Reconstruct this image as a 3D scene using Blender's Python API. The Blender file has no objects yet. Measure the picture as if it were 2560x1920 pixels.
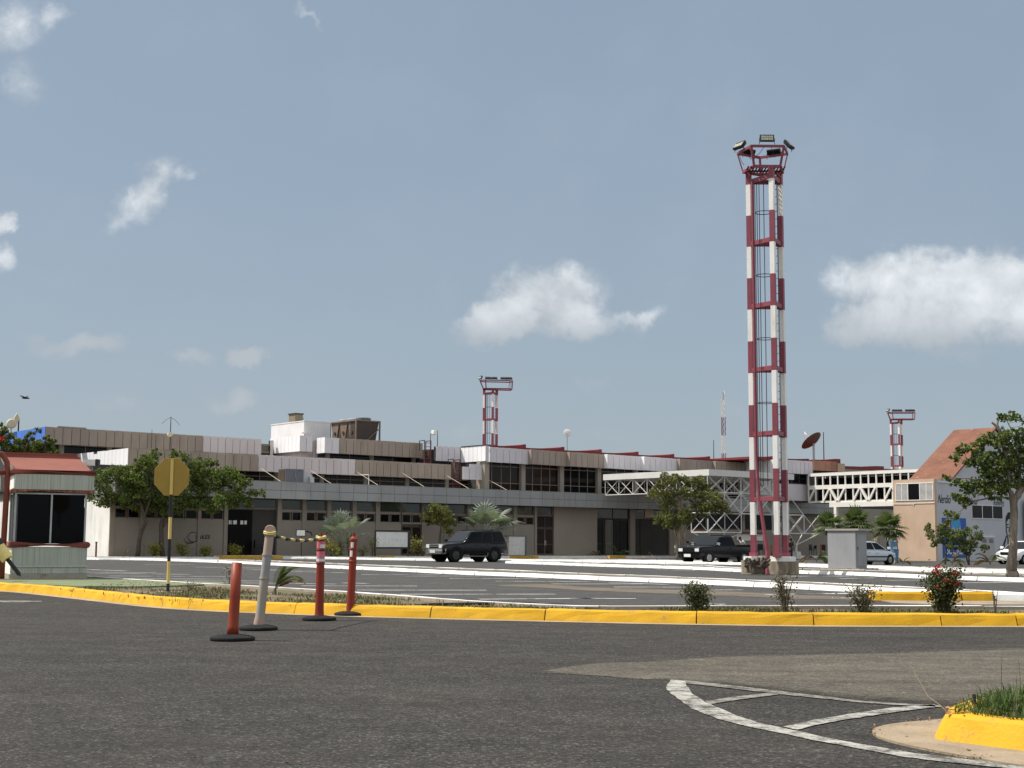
import bpy, bmesh, math, random
from mathutils import Vector, Matrix
R = math.radians
rng = random.Random(7)
sc = bpy.context.scene
COL = sc.collection

# ------------------------------------------------------------------ camera
FPX, PITCH, ROLL, EYE = 3500.0, math.atan(400/3500.0), 0.006, 1.10
CF = Vector((0, math.cos(PITCH), math.sin(PITCH)))
_U0 = Vector((0, -math.sin(PITCH), math.cos(PITCH))); _X0 = Vector((1, 0, 0))
CR = _X0*math.cos(ROLL) + _U0*math.sin(ROLL)
CU = _U0*math.cos(ROLL) - _X0*math.sin(ROLL)
EYEV = Vector((0, 0, EYE))
cam = bpy.data.cameras.new("camera"); co = bpy.data.objects.new("camera", cam); COL.objects.link(co)
cam.sensor_width = 36; cam.lens = 36*FPX/2560; cam.clip_end = 20000; cam.clip_start = 0.1
mw = Matrix((CR, CU, -CF)).transposed().to_4x4(); mw.translation = EYEV
co.matrix_world = mw
sc.camera = co

# survey helpers: sight lines from the survey point to known planes
def ray(u, v): return CF + CR*((u-1280)/FPX) - CU*((v-960)/FPX)
def G(u, v, z=0.0):
    d = ray(u, v); k = (z-EYE)/d.z
    return EYEV + d*k
def P(u, v, Y):
    d = ray(u, v); return EYEV + d*(Y/d.y)
E1 = Vector((0.7716, 0.6361, 0)); NN = Vector((0.6361, -0.7716, 0)); W0 = Vector((2.85, 116.0, 0))
TROT = math.atan2(E1.y, E1.x)
def S(u, v, t):
    d = ray(u, v); k = ((W0 + NN*t - EYEV).dot(NN))/d.dot(NN)
    p = EYEV + d*k
    return (p-W0).dot(E1), p.z
def su(u, t, v=1300): return S(u, v, t)[0]
def TW(s, t, z=0): return W0 + E1*s + NN*t + Vector((0, 0, z))
def TQ(p): return (Vector((p.x, p.y, 0))-W0).dot(E1), (Vector((p.x, p.y, 0))-W0).dot(NN)

# ------------------------------------------------------------------ materials
MATS = {}
def M(name, col, rough=.7, var=.15, scale=2.0, bump=0.0, bscale=40.0, metal=0.0, spec=.35,
      dirt=None, dscale=(1, 1, 1), dthr=(.5, .75), transl=0.0, island=0.0, fine=0.0, fscale=60.0):
    m = bpy.data.materials.new(name); m.use_nodes = True
    nt = m.node_tree; N = nt.nodes; L = nt.links
    b = N["Principled BSDF"]
    b.inputs["Roughness"].default_value = rough
    b.inputs["Metallic"].default_value = metal
    b.inputs["Specular IOR Level"].default_value = spec
    tc = N.new("ShaderNodeTexCoord")
    def noise(sc_, det=4, vec=None):
        n = N.new("ShaderNodeTexNoise"); n.inputs["Scale"].default_value = sc_; n.inputs["Detail"].default_value = det
        L.new(vec if vec else tc.outputs["Object"], n.inputs["Vector"]); return n
    c = N.new("ShaderNodeRGB"); c.outputs[0].default_value = (*col, 1)
    cur = c.outputs[0]
    def vary(fac_out, amt):
        nonlocal cur
        mr = N.new("ShaderNodeMapRange"); mr.inputs["From Min"].default_value = .25; mr.inputs["From Max"].default_value = .75
        mr.inputs["To Min"].default_value = 1-amt; mr.inputs["To Max"].default_value = 1+amt
        L.new(fac_out, mr.inputs["Value"])
        mx = N.new("ShaderNodeVectorMath"); mx.operation = 'SCALE'
        L.new(cur, mx.inputs[0]); L.new(mr.outputs[0], mx.inputs["Scale"]); cur = mx.outputs[0]
    if var: vary(noise(scale, 5).outputs[0], var)
    if fine: vary(noise(fscale, 3).outputs[0], fine)
    if island:
        g = N.new("ShaderNodeNewGeometry"); mr = N.new("ShaderNodeMapRange")
        mr.inputs["To Min"].default_value = 1-island; mr.inputs["To Max"].default_value = 1+island
        L.new(g.outputs["Random Per Island"], mr.inputs["Value"])
        mx = N.new("ShaderNodeVectorMath"); mx.operation = 'SCALE'
        L.new(cur, mx.inputs[0]); L.new(mr.outputs[0], mx.inputs["Scale"]); cur = mx.outputs[0]
    if dirt:
        mp = N.new("ShaderNodeMapping"); mp.inputs["Scale"].default_value = dscale
        L.new(tc.outputs["Object"], mp.inputs["Vector"])
        n = noise(1.0, 7, mp.outputs[0]); n.inputs["Roughness"].default_value = .62
        mr = N.new("ShaderNodeMapRange"); mr.inputs["From Min"].default_value = dthr[0]; mr.inputs["From Max"].default_value = dthr[1]
        L.new(n.outputs[0], mr.inputs["Value"])
        mx = N.new("ShaderNodeMix"); mx.data_type = 'RGBA'
        L.new(mr.outputs[0], mx.inputs["Factor"]); L.new(cur, mx.inputs["A"]); mx.inputs["B"].default_value = (*dirt, 1)
        cur = mx.outputs["Result"]
    L.new(cur, b.inputs["Base Color"])
    if bump:
        bn = N.new("ShaderNodeBump"); bn.inputs["Strength"].default_value = bump; bn.inputs["Distance"].default_value = .02
        L.new(noise(bscale, 4).outputs[0], bn.inputs["Height"]); L.new(bn.outputs[0], b.inputs["Normal"])
    if transl:
        out = N["Material Output"]; tr = N.new("ShaderNodeBsdfTranslucent"); ms = N.new("ShaderNodeMixShader")
        ms.inputs[0].default_value = transl
        tw = N.new("ShaderNodeVectorMath"); tw.operation = 'MULTIPLY'; tw.inputs[1].default_value = (1.1, 1.25, .6)
        L.new(cur, tw.inputs[0]); L.new(tw.outputs[0], tr.inputs["Color"])
        L.new(b.outputs[0], ms.inputs[1]); L.new(tr.outputs[0], ms.inputs[2]); L.new(ms.outputs[0], out.inputs["Surface"])
    MATS[name] = m
    return m

def asphalt(name, base, sand, agg=95.0, contrast=1.0, bump=.5, patch=(.45, .7)):
    m = bpy.data.materials.new(name); m.use_nodes = True
    nt = m.node_tree; N = nt.nodes; L = nt.links; b = N["Principled BSDF"]
    b.inputs["Roughness"].default_value = .88; b.inputs["Specular IOR Level"].default_value = .25
    tc = N.new("ShaderNodeTexCoord")
    vo = N.new("ShaderNodeTexVoronoi"); vo.inputs["Scale"].default_value = agg; L.new(tc.outputs["Object"], vo.inputs["Vector"])
    sp = N.new("ShaderNodeSeparateColor"); L.new(vo.outputs["Color"], sp.inputs[0])
    rp = N.new("ShaderNodeValToRGB"); L.new(sp.outputs[0], rp.inputs[0])
    e = rp.color_ramp.elements
    e[0].position = 0; e[0].color = [x*(1-.62*contrast) for x in base]+[1]
    e[1].position = 1; e[1].color = [min(1, x*(1+1.9*contrast)) for x in base]+[1]
    k = rp.color_ramp.elements.new(.45); k.color = [x*(1-.25*contrast) for x in base]+[1]
    k = rp.color_ramp.elements.new(.86); k.color = [x*(1+.35*contrast) for x in base]+[1]
    n1 = N.new("ShaderNodeTexNoise"); n1.inputs["Scale"].default_value = .35; n1.inputs["Detail"].default_value = 8; n1.inputs["Roughness"].default_value = .65
    L.new(tc.outputs["Object"], n1.inputs["Vector"])
    mr = N.new("ShaderNodeMapRange"); mr.inputs["From Min"].default_value = patch[0]; mr.inputs["From Max"].default_value = patch[1]; mr.inputs["To Max"].default_value = .75
    L.new(n1.outputs[0], mr.inputs[0])
    mx = N.new("ShaderNodeMix"); mx.data_type = 'RGBA'; L.new(mr.outputs[0], mx.inputs["Factor"]); L.new(rp.outputs[0], mx.inputs["A"])
    mul = N.new("ShaderNodeMix"); mul.data_type = 'RGBA'; mul.inputs["Factor"].default_value = .55
    L.new(rp.outputs[0], mul.inputs["A"]); mul.inputs["B"].default_value = (*sand, 1)
    L.new(mul.outputs["Result"], mx.inputs["B"])
    n2 = N.new("ShaderNodeTexNoise"); n2.inputs["Scale"].default_value = 3.0; n2.inputs["Detail"].default_value = 6; L.new(tc.outputs["Object"], n2.inputs["Vector"])
    m2 = N.new("ShaderNodeMapRange"); m2.inputs["From Min"].default_value = .3; m2.inputs["From Max"].default_value = .7; m2.inputs["To Min"].default_value = .8; m2.inputs["To Max"].default_value = 1.2
    L.new(n2.outputs[0], m2.inputs[0])
    vs = N.new("ShaderNodeVectorMath"); vs.operation = 'SCALE'; L.new(mx.outputs["Result"], vs.inputs[0]); L.new(m2.outputs[0], vs.inputs["Scale"])
    # oily stains and faint tracks
    mp = N.new("ShaderNodeMapping"); mp.inputs["Scale"].default_value = (.22, .8, 1); mp.inputs["Rotation"].default_value = (0, 0, .25); L.new(tc.outputs["Object"], mp.inputs[0])
    n5 = N.new("ShaderNodeTexNoise"); n5.inputs["Scale"].default_value = 1.6; n5.inputs["Detail"].default_value = 9; n5.inputs["Roughness"].default_value = .72; L.new(mp.outputs[0], n5.inputs["Vector"])
    m5 = N.new("ShaderNodeMapRange"); m5.inputs["From Min"].default_value = .34; m5.inputs["From Max"].default_value = .68; m5.inputs["To Min"].default_value = .72; m5.inputs["To Max"].default_value = 1.16; L.new(n5.outputs[0], m5.inputs[0])
    v5 = N.new("ShaderNodeVectorMath"); v5.operation = 'SCALE'; L.new(vs.outputs[0], v5.inputs[0]); L.new(m5.outputs[0], v5.inputs["Scale"])
    # hairline cracks
    wn = N.new("ShaderNodeTexNoise"); wn.inputs["Scale"].default_value = 1.3; wn.inputs["Detail"].default_value = 6; L.new(tc.outputs["Object"], wn.inputs["Vector"])
    wv = N.new("ShaderNodeVectorMath"); wv.operation = 'MULTIPLY_ADD'; wv.inputs[1].default_value = (.9, .9, 0); L.new(wn.outputs["Color"], wv.inputs[0]); L.new(tc.outputs["Object"], wv.inputs[2])
    vc = N.new("ShaderNodeTexVoronoi"); vc.feature = 'DISTANCE_TO_EDGE'; vc.inputs["Scale"].default_value = .42; L.new(wv.outputs[0], vc.inputs["Vector"])
    cr = N.new("ShaderNodeMapRange"); cr.inputs["From Min"].default_value = .0; cr.inputs["From Max"].default_value = .010; cr.inputs["To Min"].default_value = 1.0; cr.inputs["To Max"].default_value = 0; L.new(vc.outputs["Distance"], cr.inputs[0])
    cg = N.new("ShaderNodeMapRange"); cg.inputs["From Min"].default_value = .52; cg.inputs["From Max"].default_value = .62; cg.inputs["To Max"].default_value = .6; L.new(n1.outputs[0], cg.inputs[0])
    cf = N.new("ShaderNodeMath"); cf.operation = 'MULTIPLY'; L.new(cr.outputs[0], cf.inputs[0]); L.new(cg.outputs[0], cf.inputs[1])
    mc = N.new("ShaderNodeMix"); mc.data_type = 'RGBA'; L.new(cf.outputs[0], mc.inputs["Factor"]); L.new(v5.outputs[0], mc.inputs["A"]); mc.inputs["B"].default_value = (.012, .011, .010, 1)
    L.new(mc.outputs["Result"], b.inputs["Base Color"])
    bn = N.new("ShaderNodeBump"); bn.inputs["Strength"].default_value = bump; bn.inputs["Distance"].default_value = .008
    L.new(vo.outputs["Distance"], bn.inputs["Height"]); L.new(bn.outputs[0], b.inputs["Normal"])
    MATS[name] = m; return m

def worn(name, col, under, thr=(.48, .56), sc_=9.0, grain=70.0, rough=.75):
    """paint with worn-through specks"""
    m = bpy.data.materials.new(name); m.use_nodes = True
    nt = m.node_tree; N = nt.nodes; L = nt.links; b = N["Principled BSDF"]; b.inputs["Roughness"].default_value = rough
    b.inputs["Specular IOR Level"].default_value = .25
    tc = N.new("ShaderNodeTexCoord")
    n = N.new("ShaderNodeTexNoise"); n.inputs["Scale"].default_value = sc_; n.inputs["Detail"].default_value = 8; n.inputs["Roughness"].default_value = .7
    L.new(tc.outputs["Object"], n.inputs["Vector"])
    g = N.new("ShaderNodeTexNoise"); g.inputs["Scale"].default_value = grain; g.inputs["Detail"].default_value = 3
    L.new(tc.outputs["Object"], g.inputs["Vector"])
    ad = N.new("ShaderNodeMath"); ad.operation = 'MULTIPLY_ADD'; ad.inputs[1].default_value = .35; L.new(g.outputs[0], ad.inputs[0])
    sb = N.new("ShaderNodeMath"); sb.operation = 'SUBTRACT'; sb.inputs[1].default_value = .175; L.new(n.outputs[0], sb.inputs[0]); L.new(sb.outputs[0], ad.inputs[2])
    mr = N.new("ShaderNodeMapRange"); mr.inputs["From Min"].default_value = thr[0]; mr.inputs["From Max"].default_value = thr[1]; L.new(ad.outputs[0], mr.inputs[0])
    mx = N.new("ShaderNodeMix"); mx.data_type = 'RGBA'; L.new(mr.outputs[0], mx.inputs["Factor"])
    mx.inputs["A"].default_value = (*col, 1); mx.inputs["B"].default_value = (*under, 1)
    n3 = N.new("ShaderNodeTexNoise"); n3.inputs["Scale"].default_value = 2.2; n3.inputs["Detail"].default_value = 6; L.new(tc.outputs["Object"], n3.inputs["Vector"])
    m2 = N.new("ShaderNodeMapRange"); m2.inputs["From Min"].default_value = .3; m2.inputs["From Max"].default_value = .7; m2.inputs["To Min"].default_value = .82; m2.inputs["To Max"].default_value = 1.08
    L.new(n3.outputs[0], m2.inputs[0])
    vs = N.new("ShaderNodeVectorMath"); vs.operation = 'SCALE'; L.new(mx.outputs["Result"], vs.inputs[0]); L.new(m2.outputs[0], vs.inputs["Scale"])
    L.new(vs.outputs[0], b.inputs["Base Color"])
    bn = N.new("ShaderNodeBump"); bn.inputs["Strength"].default_value = .4; bn.inputs["Distance"].default_value = .01
    L.new(g.outputs[0], bn.inputs["Height"]); L.new(bn.outputs[0], b.inputs["Normal"])
    MATS[name] = m; return m

def glass(name, col=(.012, .014, .017), rough=.06, spec=.5):
    m = M(name, col, rough, var=.25, scale=.6, spec=spec)
    return m

asphalt("asphalt_road", (.0405, .0368, .0322), (.066, .056, .045), agg=62, contrast=1.0, bump=.9, patch=(.46, .75))
asphalt("asphalt_old", (.098, .086, .068), (.12, .10, .074), agg=62, contrast=.6, bump=.6, patch=(.45, .7))
asphalt("asphalt_lot", (.060, .057, .054), (.082, .072, .06), agg=30, contrast=.35, bump=.2, patch=(.48, .7))
M("sandy", (.30, .23, .155), .95, var=.25, scale=.5, fine=.25, fscale=14, bump=.3, bscale=9)
M("sand_drift", (.125, .103, .075), .95, var=.25, scale=.8, fine=.2, fscale=20)
M("soil", (.155, .115, .075), .95, var=.35, scale=2.5, fine=.3, fscale=30, bump=.6, bscale=25, dirt=(.075, .08, .03), dscale=(1.2, 1.2, 1), dthr=(.45, .6))
M("soil_dark", (.10, .088, .07), .95, var=.3, scale=1.5, fine=.25, fscale=25, bump=.5, bscale=20)
M("green_concrete", (.16, .19, .10), .85, var=.2, scale=1.5, fine=.1, fscale=25, dirt=(.13, .14, .08), dscale=(.8, .8, 1))
worn("kerb_yellow", (.62, .345, .016), (.33, .22, .08), thr=(.60, .73), sc_=4.5, grain=45)
worn("kerb_yellow_old", (.62, .37, .05), (.36, .25, .12), thr=(.52, .62), sc_=4, grain=30)
worn("kerb_white", (.80, .79, .76), (.42, .40, .36), thr=(.66, .76), sc_=3.0, grain=25)
worn("kerb_cream", (.66, .62, .50), (.40, .36, .28), thr=(.58, .7), sc_=3.0, grain=25)
worn("road_paint", (.40, .385, .345), (.085, .08, .07), thr=(.43, .60), sc_=5, grain=60)
worn("road_paint_faint", (.27, .255, .22), (.085, .078, .068), thr=(.42, .58), sc_=5.5, grain=50)
worn("lot_paint", (.55, .54, .51), (.14, .135, .125), thr=(.50, .62), sc_=1.5, grain=12)
M("concrete", (.33, .29, .235), .9, var=.2, scale=2, fine=.12, fscale=35, bump=.3, bscale=50, dirt=(.20, .16, .12), dscale=(2, 2, 2), dthr=(.55, .72))
M("apron", (.30, .235, .16), .92, var=.15, scale=2.5, fine=.12, fscale=55, bump=.3, bscale=60, dirt=(.19, .145, .10), dscale=(3, 3, 3), dthr=(.48, .70))
M("gutter", (.33, .25, .165), .92, var=.25, scale=1.6, fine=.15, fscale=45)
M("joint_dark", (.05, .045, .04), .95, var=.1)
M("concrete_stained", (.29, .245, .18), .9, var=.2, scale=1.6, fine=.12, fscale=20, dirt=(.13, .10, .07), dscale=(3.5, 3.5, .5), dthr=(.48, .68))
# terminal
M("wall_taupe", (.262, .232, .195), .85, var=.08, scale=.5, fine=.05, fscale=9)
M("wall_taupe_light", (.285, .248, .205), .85, var=.08, scale=.5, fine=.05, fscale=9)
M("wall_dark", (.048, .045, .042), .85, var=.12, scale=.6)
M("wall_white_stained", (.78, .76, .72), .85, var=.08, scale=.7, dirt=(.46, .43, .39), dscale=(1.2, 1.2, .22), dthr=(.52, .78))
M("panel_brown", (.305, .248, .205), .6, var=.10, scale=.35, island=.05, dirt=(.235, .18, .145), dscale=(1.1, 1.1, .3))
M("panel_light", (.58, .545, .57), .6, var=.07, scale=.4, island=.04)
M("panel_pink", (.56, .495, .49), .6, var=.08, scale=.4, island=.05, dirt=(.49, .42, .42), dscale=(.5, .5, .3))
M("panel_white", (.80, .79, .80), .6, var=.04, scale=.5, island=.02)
M("panel_blue", (.075, .19, .62), .6, var=.08, scale=.5, island=.06)
M("panel_peach", (.40, .20, .13), .75, var=.2, scale=.8, island=.18)
M("canopy_grey", (.265, .268, .268), .45, var=.05, scale=.3, island=.05, spec=.4, dirt=(.215, .21, .20), dscale=(1.2, 1.2, .35), dthr=(.52, .75))
M("joint", (.03, .03, .03), .9, var=0)
M("white_plaster", (.72, .70, .70), .85, var=.06, scale=.8, dirt=(.55, .53, .52), dscale=(.9, .9, .5), dthr=(.5, .8))
M("pink_plaster", (.44, .37, .36), .85, var=.12, scale=1.2)
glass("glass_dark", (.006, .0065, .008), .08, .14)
glass("glass_clear", (.035, .042, .035), .05, .6)
glass("glass_brown", (.012, .008, .0075), .1, .18)
M("frame_taupe", (.22, .17, .125), .6, var=.1)
M("frame_white", (.72, .71, .68), .5, var=.06, scale=3)
M("frame_dark", (.03, .028, .026), .5, var=.1)
M("door_brown", (.075, .045, .028), .5, var=.2, scale=3)
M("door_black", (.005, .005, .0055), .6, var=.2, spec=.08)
M("door_grey", (.40, .39, .38), .6, var=.06)
M("red_roof", (.20, .026, .030), .65, var=.15, scale=1.2, island=.1)
M("red_dark", (.13, .022, .02), .7, var=.2, scale=2)
M("roof_grey", (.30, .29, .27), .9, var=.15, scale=.5)
M("brace_cream", (.50, .42, .33), .6, var=.1)
M("truss_white", (.66, .64, .60), .5, var=.08, scale=3, dirt=(.45, .40, .33), dscale=(1.5, 1.5, 1.5), dthr=(.6, .8))
M("slab_white", (.62, .61, .58), .7, var=.07, scale=.6)
M("walk_white", (.76, .73, .67), .6, var=.06, scale=1.0)
M("tan_stucco", (.51, .37, .27), .9, var=.08, scale=.7, fine=.06, fscale=25, dirt=(.44, .30, .205), dscale=(.6, .6, .3), dthr=(.5, .8))
M("grey_stucco", (.47, .485, .51), .9, var=.07, scale=.6, fine=.07, fscale=20, dirt=(.39, .40, .415), dscale=(.6, .6, .35), dthr=(.5, .8))
M("terracotta", (.175, .075, .047), .85, var=.2, scale=1.2, fine=.15, fscale=8, dirt=(.29, .165, .115), dscale=(2.0, 2.0, 2.0), dthr=(.6, .72))
M("ink", (.02, .02, .022), .8, var=.1)
M("ink_grey", (.10, .10, .105), .8, var=.1)
M("poster_blue", (.012, .085, .34), .5, var=.08)
M("poster_cyan", (.05, .27, .50), .5, var=.1)
M("poster_orange", (.62, .25, .03), .5, var=.1)
M("poster_white", (.75, .76, .78), .5, var=.03)
# tower / metals
M("tower_red", (.235, .052, .072), .5, var=.12, scale=1.5, dirt=(.19, .05, .06), dscale=(2, 2, .6), dthr=(.5, .8))
M("tower_white", (.80, .78, .74), .5, var=.06, scale=1.5, dirt=(.58, .52, .43), dscale=(2.5, 2.5, .7), dthr=(.55, .8))
M("steel_dark", (.035, .032, .034), .5, var=.15, metal=.3)
M("lamp_black", (.018, .019, .021), .45, var=.1)
M("lamp_face", (.40, .40, .30), .25, var=.2, scale=14)
M("galv", (.36, .37, .38), .45, var=.15, metal=.5)
M("ac_brown", (.20, .145, .105), .6, var=.15, scale=1.5)
M("ac_dark", (.06, .045, .038), .6, var=.15, scale=1.5)
M("ac_slate", (.125, .13, .145), .55, var=.1)
M("ac_louvre", (.17, .125, .085), .7, var=.1)
M("duct", (.42, .43, .43), .5, var=.1)
M("vent_olive", (.21, .175, .115), .7, var=.12)
M("dish_white", (.74, .73, .69), .5, var=.06)
M("dish_rust", (.10, .066, .046), .8, var=.35, scale=2.2)
M("dish_cream", (.62, .54, .36), .6, var=.08)
# booth & sign
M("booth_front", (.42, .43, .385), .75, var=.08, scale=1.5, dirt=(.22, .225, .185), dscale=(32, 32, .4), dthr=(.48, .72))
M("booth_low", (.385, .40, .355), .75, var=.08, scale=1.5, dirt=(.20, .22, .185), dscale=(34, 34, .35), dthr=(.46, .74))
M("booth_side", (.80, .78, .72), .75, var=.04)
M("booth_red", (.20, .048, .034), .55, var=.12, scale=2, dirt=(.20, .05, .035), dscale=(6, 6, 2), dthr=(.52, .75))
M("booth_roof", (.235, .080, .056), .7, var=.12, scale=2, fine=.06, fscale=60, bump=.2, bscale=60)
M("booth_trim_dirty", (.25, .06, .04), .65, var=.2, scale=5, dirt=(.30, .25, .19), dscale=(14, 14, 3), dthr=(.5, .68))
glass("booth_glass", (.003, .003, .004), .05, .10)
M("sign_yellow", (.36, .235, .04), .5, var=.1, scale=3, dirt=(.27, .17, .035), dscale=(3, 3, 1.2), dthr=(.5, .75))
M("sign_yellow_pale", (.66, .50, .16), .5, var=.08, scale=3)
M("sign_black", (.012, .013, .016), .45, var=.2)
M("rubber", (.010, .0105, .0105), .8, var=.3, scale=8, bump=.2, bscale=60, spec=.2, dirt=(.026, .024, .021), dscale=(6, 6, 6), dthr=(.55, .75))
M("rubber_tyre", (.009, .009, .009), .85, var=.2, scale=5, spec=.15)
M("bollard_orange", (.24, .033, .010), .5, var=.12, scale=4, fine=.08, fscale=40, dirt=(.20, .035, .018), dscale=(6, 6, 2), dthr=(.5, .75))
M("bollard_red", (.22, .027, .012), .5, var=.12, scale=4, dirt=(.40, .28, .24), dscale=(14, 14, 9), dthr=(.68, .74))
M("bollard_faded", (.42, .27, .21), .65, var=.1, scale=3, dirt=(.38, .32, .26), dscale=(2, 2, 3), dthr=(.4, .6))
M("bollard_cream", (.34, .305, .245), .65, var=.1, scale=3, dirt=(.30, .26, .20), dscale=(3, 3, 2), dthr=(.45, .7))
M("bollard_grey", (.30, .295, .285), .6, var=.1, scale=6)
M("band_white", (.70, .69, .68), .4, var=.1, scale=15)
M("band_pink", (.60, .16, .19), .4, var=.2, scale=20)
M("chain_yellow", (.66, .54, .20), .5, var=.12, scale=12)
M("chain_black", (.03, .03, .033), .5, var=.2, scale=12)
# cars
M("paint_green", (.004, .007, .009), .22, var=.2, scale=1.2, spec=.26)
M("paint_black", (.003, .003, .004), .25, var=.2, scale=1.2, spec=.2)
M("paint_dark", (.006, .006, .007), .3, var=.2, scale=1.2, spec=.25)
M("paint_silver", (.52, .56, .60), .25, var=.03, metal=.15, spec=.6)
M("paint_white", (.78, .78, .78), .25, var=.03, spec=.6)
glass("car_glass", (.004, .005, .007), .06, .12)
glass("car_glass_blue", (.008, .011, .015), .06, .16)
M("chrome", (.60, .60, .60), .18, var=.05, metal=.9)
M("bumper_grey", (.11, .112, .108), .45, var=.1)
M("plastic_black", (.007, .007, .008), .7, var=.1, spec=.15)
M("rim_dark", (.06, .06, .062), .4, var=.15, metal=.5)
M("rim_alloy", (.30, .30, .31), .35, var=.1, metal=.7)
M("lens", (.62, .63, .62), .1, var=.1, scale=9, spec=.7)
M("lens_amber", (.55, .17, .02), .15, var=.1)
M("lens_red", (.22, .012, .012), .15, var=.1)
M("plate", (.55, .55, .53), .5, var=.05)
# kiosk
M("kiosk_grey", (.28, .285, .295), .7, var=.05, scale=1, fine=.03, fscale=20, dirt=(.235, .235, .24), dscale=(1.5, 1.5, .4), dthr=(.5, .8))
M("kiosk_top", (.30, .28, .25), .85, var=.15, scale=2)
# plants
M("leaf_tree", (.115, .150, .034), .55, var=.35, scale=.9, island=.55, transl=.30, spec=.3)
M("leaf_olive", (.135, .138, .038), .55, var=.35, scale=.9, island=.5, transl=.28, spec=.3)
M("leaf_right", (.105, .138, .034), .55, var=.35, scale=.7, island=.55, transl=.28, spec=.3)
M("leaf_bright", (.23, .225, .035), .5, var=.3, scale=2, island=.6, transl=.3)
M("leaf_almond", (.135, .165, .036), .45, var=.35, scale=2, island=.6, transl=.3)
M("leaf_small", (.125, .150, .036), .5, var=.3, scale=2, island=.55, transl=.3)
M("leaf_bush", (.066, .078, .026), .5, var=.3, scale=4, island=.6, transl=.22)
M("leaf_dull", (.125, .112, .060), .6, var=.3, scale=4, island=.6, transl=.2)
M("leaf_yellow", (.30, .25, .03), .5, var=.3, scale=4, island=.5, transl=.3)
M("palm_silver", (.175, .20, .155), .5, var=.15, scale=1.5, island=.25, transl=.25)
M("palm_green", (.068, .092, .025), .45, var=.2, scale=1.5, island=.4, transl=.3)
M("palm_dry", (.13, .080, .042), .8, var=.2, scale=1.5, island=.4, transl=.2)
M("bark", (.085, .066, .050), .95, var=.3, scale=4, bump=.7, bscale=14, dirt=(.07, .055, .042), dscale=(8, 8, 1.2), dthr=(.45, .7))
M("bark_pale", (.25, .205, .155), .95, var=.3, scale=3, bump=.9, bscale=10, dirt=(.10, .08, .06), dscale=(7, 7, .8), dthr=(.45, .68))
M("twig", (.14, .115, .09), .95, var=.25, scale=5)
M("stump", (.095, .075, .058), .95, var=.45, scale=7, bump=1.0, bscale=18)
M("flower_red", (.55, .05, .045), .6, var=.25, scale=8, island=.35)
M("grass_blade", (.060, .105, .022), .55, var=.3, scale=3, island=.6, transl=.3)
M("straw", (.58, .52, .40), .8, var=.1)
M("grass_dry", (.130, .102, .050), .8, var=.25, scale=3, island=.5, transl=.2)
M("grass_verge", (.085, .095, .032), .7, var=.3, scale=2, island=.6, transl=.2)
M("dead_leaf", (.24, .12, .05), .8, var=.3, scale=8, island=.5)
# people
M("skin", (.20, .11, .075), .6, var=.05)
M("hair_black", (.012, .010, .009), .7, var=.1)
M("shirt_white", (.72, .72, .70), .8, var=.05)
M("shirt_dark", (.03, .028, .03), .8, var=.1)
M("trousers", (.04, .045, .06), .8, var=.1)
M("chair_black", (.015, .015, .015), .6, var=.1)
M("board_white", (.66, .66, .64), .6, var=.05, scale=4, dirt=(.50, .49, .46), dscale=(3, 3, 3), dthr=(.5, .75))
M("blue_paint", (.08, .20, .34), .6, var=.1)
M("post_orange", (.42, .10, .03), .6, var=.1)
M("post_blue", (.06, .11, .18), .5, var=.1)
M("ramp_blue", (.16, .24, .34), .7, var=.15, scale=2)
M("hose", (.012, .012, .013), .45, var=.2)
M("rust", (.18, .085, .045), .85, var=.3, scale=4)
M("bird_black", (.02, .02, .022), .8, var=.1)

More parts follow.
